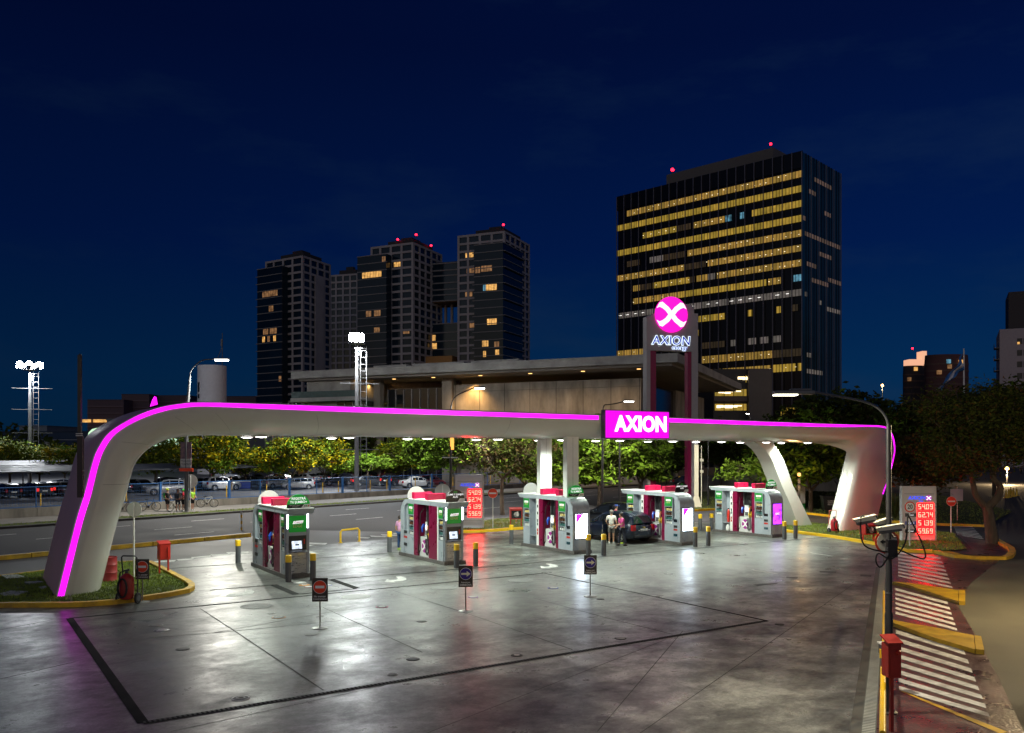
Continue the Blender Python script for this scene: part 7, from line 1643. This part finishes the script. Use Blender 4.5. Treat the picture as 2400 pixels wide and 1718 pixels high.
def person(label, x, y, rz, h=1.75, shirt=None, legs=None, shorts=False, shoes=(.5, .5, .5), hair=(.03, .02, .015), arms=None, step=0.0, lean=0.0, head=(0, 0), helmet=None, skin=(.45, .25, .16), extra=None, z=.01, group='people'):
    """standing figure facing local -y; arms: ((elbow), (wrist)) for the left(+x) and right(-x) side"""
    t = thing('person', label, 'person', (x, y, z), rz, group); t.scale = (h / 1.75,) * 3
    ms = mat('skin_%02d' % int(skin[0] * 100), skin, .55, var=.06)
    arms = arms or (((.27, .02, 1.12), (.25, -.10, .87)), ((-.27, .02, 1.12), (-.25, -.10, .87)))
    hx, ly = .095, lean
    V = [(0, 0, .95), (0, -ly * .3, 1.10), (0, -ly * .7, 1.28), (0, -ly, 1.42), (0, -ly * 1.1 - .005, 1.50), (0 + head[0] * .3, -ly * 1.2 - .015 + head[1] * .3, 1.575), (head[0], -ly * 1.2 - .015 + head[1], 1.66), (head[0], -ly * 1.2 + head[1], 1.72)]
    Rr = [(.14, .11), (.13, .10), (.15, .105), (.12, .085), .052, .075, .088, .06]
    E = [(i, i + 1) for i in range(7)]
    nose = len(V); V.append((head[0], -ly * 1.2 - .115 + head[1], 1.625)); Rr.append(.014); E.append((6, nose))
    for s, (el, wr) in zip((1, -1), arms):
        i = len(V); d = (Vector(wr) - Vector(el)).normalized(); wv = Vector(wr)
        V += [(s * .17, -ly, 1.41), el, wr, tuple(wv + d * .05)]; Rr += [.062, .042, .029, (.042, .02)]
        E += [(3, i), (i, i + 1), (i + 1, i + 2), (i + 2, i + 3)]
        side = d.cross(Vector((0, -1, .3))).normalized()
        for k, (o, l) in enumerate(((-.030, .075), (-.010, .085), (.010, .08), (.028, .065))):
            j = len(V); b = wv + d * .085 + side * o; V += [tuple(b), tuple(b + d * l + Vector((0, -.018, 0)))]; Rr += [.0095, .0075]; E += [(i + 3, j), (j, j + 1)]
        j = len(V); V += [tuple(wv + d * .04 + Vector((0, -.045, 0))), tuple(wv + d * .075 + Vector((0, -.06, 0)))]; Rr += [.011, .009]; E += [(i + 3, j), (j, j + 1)]
    for s in (1, -1):
        i = len(V); f = s * step
        V += [(s * hx, 0, .90), (s * (hx + .01), -.02 + f * .5, .50), (s * (hx + .015), f, .09), (s * (hx + .03), f - .13, .035)]; Rr += [.088, .058, .040, (.036, .03)]
        E += [(0, i), (i, i + 1), (i + 1, i + 2), (i + 2, i + 3)]
    skin_mesh('body', V, E, Rr, ms, t, 1)
    if shirt:
        sv, sr, se = [(0, 0, .93), (0, -ly * .3, 1.10), (0, -ly * .7, 1.28), (0, -ly, 1.43), (0, -ly, 1.49)], [(.165, .135), (.152, .12), (.172, .125), (.13, .10), .062], [(0, 1), (1, 2), (2, 3), (3, 4)]
        for s, (el, wr) in zip((1, -1), arms):
            i = len(sv); e = Vector(el); a = Vector((s * .175, -ly, 1.41)); sv += [tuple(a), tuple(a.lerp(e, .72))]; sr += [.078, .066]; se += [(3, i), (i, i + 1)]
        skin_mesh('shirt', sv, se, sr, shirt, t, 1)
    if legs:
        sv, sr, se = [(0, 0, .97)], [(.165, .13)], []
        for s in (1, -1):
            i = len(sv); f = s * step; K = Vector((s * (hx + .01), -.02 + f * .5, .50)); A = Vector((s * (hx + .015), f, .09)); Hh = Vector((s * hx, 0, .88))
            if shorts: sv += [tuple(Hh), tuple(Hh.lerp(K, .92))]; sr += [.105, .088]; se += [(0, i), (i, i + 1)]
            else: sv += [tuple(Hh), tuple(K), tuple(A + Vector((0, 0, .01)))]; sr += [.105, .075, .062]; se += [(0, i), (i, i + 1), (i + 1, i + 2)]
        skin_mesh('shorts' if shorts else 'trousers', sv, se, sr, legs, t, 1)
    msh = mat('shoe_%02d_%02d' % (int(shoes[0] * 100), int(shoes[1] * 100)), shoes, .6)
    for s in (1, -1):
        f = s * step; MB().lathe([(.02, 0), (.05, .0), (.055, .04), (.045, .085), (.02, .10)], 12, (s * (hx + .022), f - .05, 0), scale=(1, 2.3)).build('shoe', msh, t)
    hc = (head[0], -ly * 1.2 + head[1] + .012, 1.665)
    if helmet: MB().lathe([(.112, .0), (.118, .03), (.10, .085), (.05, .118), (.01, .125)], 16, hc, scale=(1, 1.22)).build('helmet', helmet, t)
    else: MB().lathe([(.075, -.09), (.098, -.03), (.102, .02), (.088, .072), (.05, .102), (.01, .11)], 16, (hc[0], hc[1] + .014, hc[2]), scale=(1, 1.08)).build('hair', mat('hair_%02d' % int(hair[0] * 100), hair, .7, var=.3, scale=20), t)
    for s in (1, -1): MB().ball((hc[0] + s * .033, hc[1] - .108, 1.648), .012, seg=8, n=5).build('eye', M['dark'], t)
    if extra: extra(t)
    return t
nv, bk = cloth('navy', (.018, .022, .04)), cloth('black', (.014, .014, .016))
pink = cloth('pink', (.62, .07, .30)); pinkl = cloth('pale_pink', (.62, .30, .52))
x, y = gp(1433, 1274.5)
person('man in a white T-shirt and checked shorts, seen from behind at the open car door', x, y, R(172), 1.78, cloth('white', (.70, .68, .62)), mat('cloth_check', (.10, .095, .085), .85, scale=14, col2=(.28, .27, .25)), True, (.72, .72, .68), (.16, .14, .12), arms=(((.28, -.04, 1.13), (.20, -.26, 1.02)), ((-.27, .02, 1.12), (-.25, -.12, .88))), skin=(.50, .28, .17))
x, y = gp(1459, 1279.5)
def _cuffs(t):
    MB().lathe([(.072, .13), (.078, .16), (.074, .19)], 12, (.11, -.10, 0)).build('reflective_band', glow('hi_vis', (.5, .8, .05), .25, (.5, .7, .05)), t)
person('attendant in a pink polo shirt and dark trousers, walking left beside the minivan', x, y, R(-70), 1.72, pink, nv, False, (.02, .02, .02), (.02, .015, .012), arms=(((.20, -.14, 1.14), (.12, -.36, 1.12)), ((-.23, -.10, 1.12), (-.15, -.30, .98))), step=.16, lean=.06, head=(0, -.03), extra=_cuffs)
x, y = 6.02, 48.4
def _cap(t): MB().lathe([(.11, .02), (.112, .05), (.09, .09), (.03, .115)], 16, (0, 0, 1.665), scale=(1, 1.15)).zp([(-.08, -.10), (.08, -.10), (.06, -.22), (-.06, -.22)], 1.685, 1.70).build('cap', cloth('cap_blue', (.02, .05, .22)), t)
person('attendant with a blue cap and pink shirt standing behind the minivan roof', x, y + 1.55, R(95), 1.80, cloth('red_pink', (.6, .05, .16)), nv, False, (.02, .02, .02), (.05, .03, .02), extra=_cap)
x, y = gp(938, 1289.5)
person('person in a pale pink shirt and blue jeans half hidden behind the second kiosk', x, y, R(150), 1.72, pinkl, cloth('jeans', (.02, .06, .16)), False, (.3, .5, .1), (.03, .02, .015))
W2 = lambda x, y: V2(x, y)
hl, hg = mat('helmet_lime', (.50, .62, .02), .4), mat('helmet_green', (.05, .62, .05), .4); hb_ = mat('helmet_black', (.02, .02, .03), .4); 
def _pack(m, w=.15):
    def f(t): MB().box(-w, .12, 1.02, w, .27, 1.42).build('backpack', m, t, bevel=.05)
    return f
for lab, p, rz, sh, lg, hm, ex, hh in (('cyclist in black with a lime helmet and green pack beside the fence', W2(750, 1325), R(70), bk, bk, hl, _pack(cloth('pack_green', (.03, .5, .06))), 1.75), ('cyclist with a dark backpack and pale straps seen from behind', W2(915, 1330), R(172), cloth('straps', (.30, .28, .2)), nv, hb_, _pack(nv, .17), 1.74),
        ('cyclist in a red jersey with a green helmet', W2(1003, 1325), R(-60), cloth('jersey_red', (.55, .02, .05)), bk, hg, None, 1.72), ('cyclist in a neon lime jersey right of the banner post', W2(1140, 1308), R(60), cloth('jersey_lime', (.36, .72, .05)), bk, hb_, None, 1.70)):
    x, y = gp(*p, .15); person(lab, x, y, rz, hh, sh, lg, True, (.5, .5, .5), helmet=hm, extra=ex, z=.15, arms=(((.26, -.06, 1.14), (.14, -.26, 1.06)), ((-.26, -.02, 1.12), (-.20, -.22, .98))), group='cyclists on the far pavement', skin=(.48, .26, .17), step=.06)
x, y = gp(*V2(1745, 1010)); person('man in a black top and khaki trousers by the white estate car', x, y, R(150), 1.76, bk, cloth('khaki', (.36, .25, .11)), False, (.05, .04, .03))
x, y = gp(*V3(292, 850)); person('person in blue far back in the shade of the carport', x, y, R(30), 1.72, cloth('blue', (.03, .10, .22)), nv, False, (.05, .05, .05))
x, y = gp(2393, 1114); person('person in dark clothes walking on the right street', x, y, R(0), 1.72, bk, bk, False, (.1, .1, .1)); person('person with a red top at the right edge of the picture', x + .9, y - 2, R(20), 1.7, cloth('red', (.5, .03, .03)), bk, False, (.1, .1, .1))
# blue sheet by the white estate car
x, y = gp(*V2(1920, 985)); t = thing('blue_crate', 'bright blue box with white trim on the ground behind the white estate car', 'box', (x, y, .01), R(20)); MB().box(-.95, -.4, .12, .95, .4, .95).build('tub', mat('blue_plastic', (.015, .05, .50), .4, var=.15), t, bevel=.05); MB().box(-1.0, -.45, .95, 1.0, .45, 1.02).build('trim', M['white'], t); MB().box(-1.1, -.3, 0, 1.1, .3, .06).build('board', M['white'], t)
# ------------------------------------------------------------------ bicycles
def bicycle(label, px, py, rz, col, lean=0.05, z=.15):
    x, y = gp(px, py, z); t = thing('bicycle', label, 'bicycle', (x, y, z), rz, 'bicycles by the low wall'); t.rotation_euler = (lean, 0, rz)
    for wx in (-.53, .53):
        w = MB(); n = 28
        w.tube([(wx + .335 * math.cos(2 * math.pi * i / n), 0, .35 + .335 * math.sin(2 * math.pi * i / n)) for i in range(n + 1)], .024, 6)
        w = w.build('wheel', M['rubber'], t); s = MB()
        for i in range(14): a = 2 * math.pi * i / 14; s.tube([(wx, .02 * (-1) ** i, .35), (wx + .32 * math.cos(a), 0, .35 + .32 * math.sin(a))], .003, 3)
        s.lathe([(.03, -.04), (.03, .04)], 8, (wx, 0, .35), ax='y'); s.build('spokes', M['rim'], w)
    f = MB()
    for a, b_, r in (((-.05, 0, .32), (.36, 0, .82), .028), ((-.05, 0, .32), (-.16, 0, .86), .022), ((-.14, 0, .80), (.36, 0, .88), .024), ((-.53, 0, .35), (-.05, 0, .32), .014), ((-.53, 0, .35), (-.14, 0, .80), .014), ((.36, 0, .92), (.53, 0, .35), .022)): f.tube([a, b_], r, 7)
    f.build('frame', col, t)
    MB().tube([(.36, 0, .9), (.35, 0, 1.0), (.37, -.3, 1.03)], .016, 6).tube([(.35, 0, 1.0), (.37, .3, 1.03)], .016, 6).build('handlebar', M['dark'], t); MB().box(-.30, -.07, .90, -.04, .07, .95).tube([(-.16, 0, .84), (-.17, 0, .92)], .014).build('saddle', M['dark'], t, bevel=.02)
    MB().lathe([(.09, -.05), (.09, -.045)], 16, (-.05, 0, .32), ax='y').tube([(-.05, -.06, .32), (.06, -.07, .2)], .012).tube([(-.05, .06, .32), (-.16, .07, .44)], .012).build('crank', M['dark'], t)
    return t
bicycle('blue bicycle leaning on the low wall left of the cyclists', *V2(465, 1318), R(8), M['blue_m']); bicycle('black bicycle with a pale frame standing right of the cyclists', *V2(1375, 1262), R(12), mat('frame_pale', (.5, .5, .48), .35, metal=.4)); bicycle('pale bicycle half hidden among the cyclists', *V2(880, 1320), R(60), M['white']); bicycle('dark bicycle peeping out behind the arch leg', *V2(60, 1345), R(10), M['dark'])
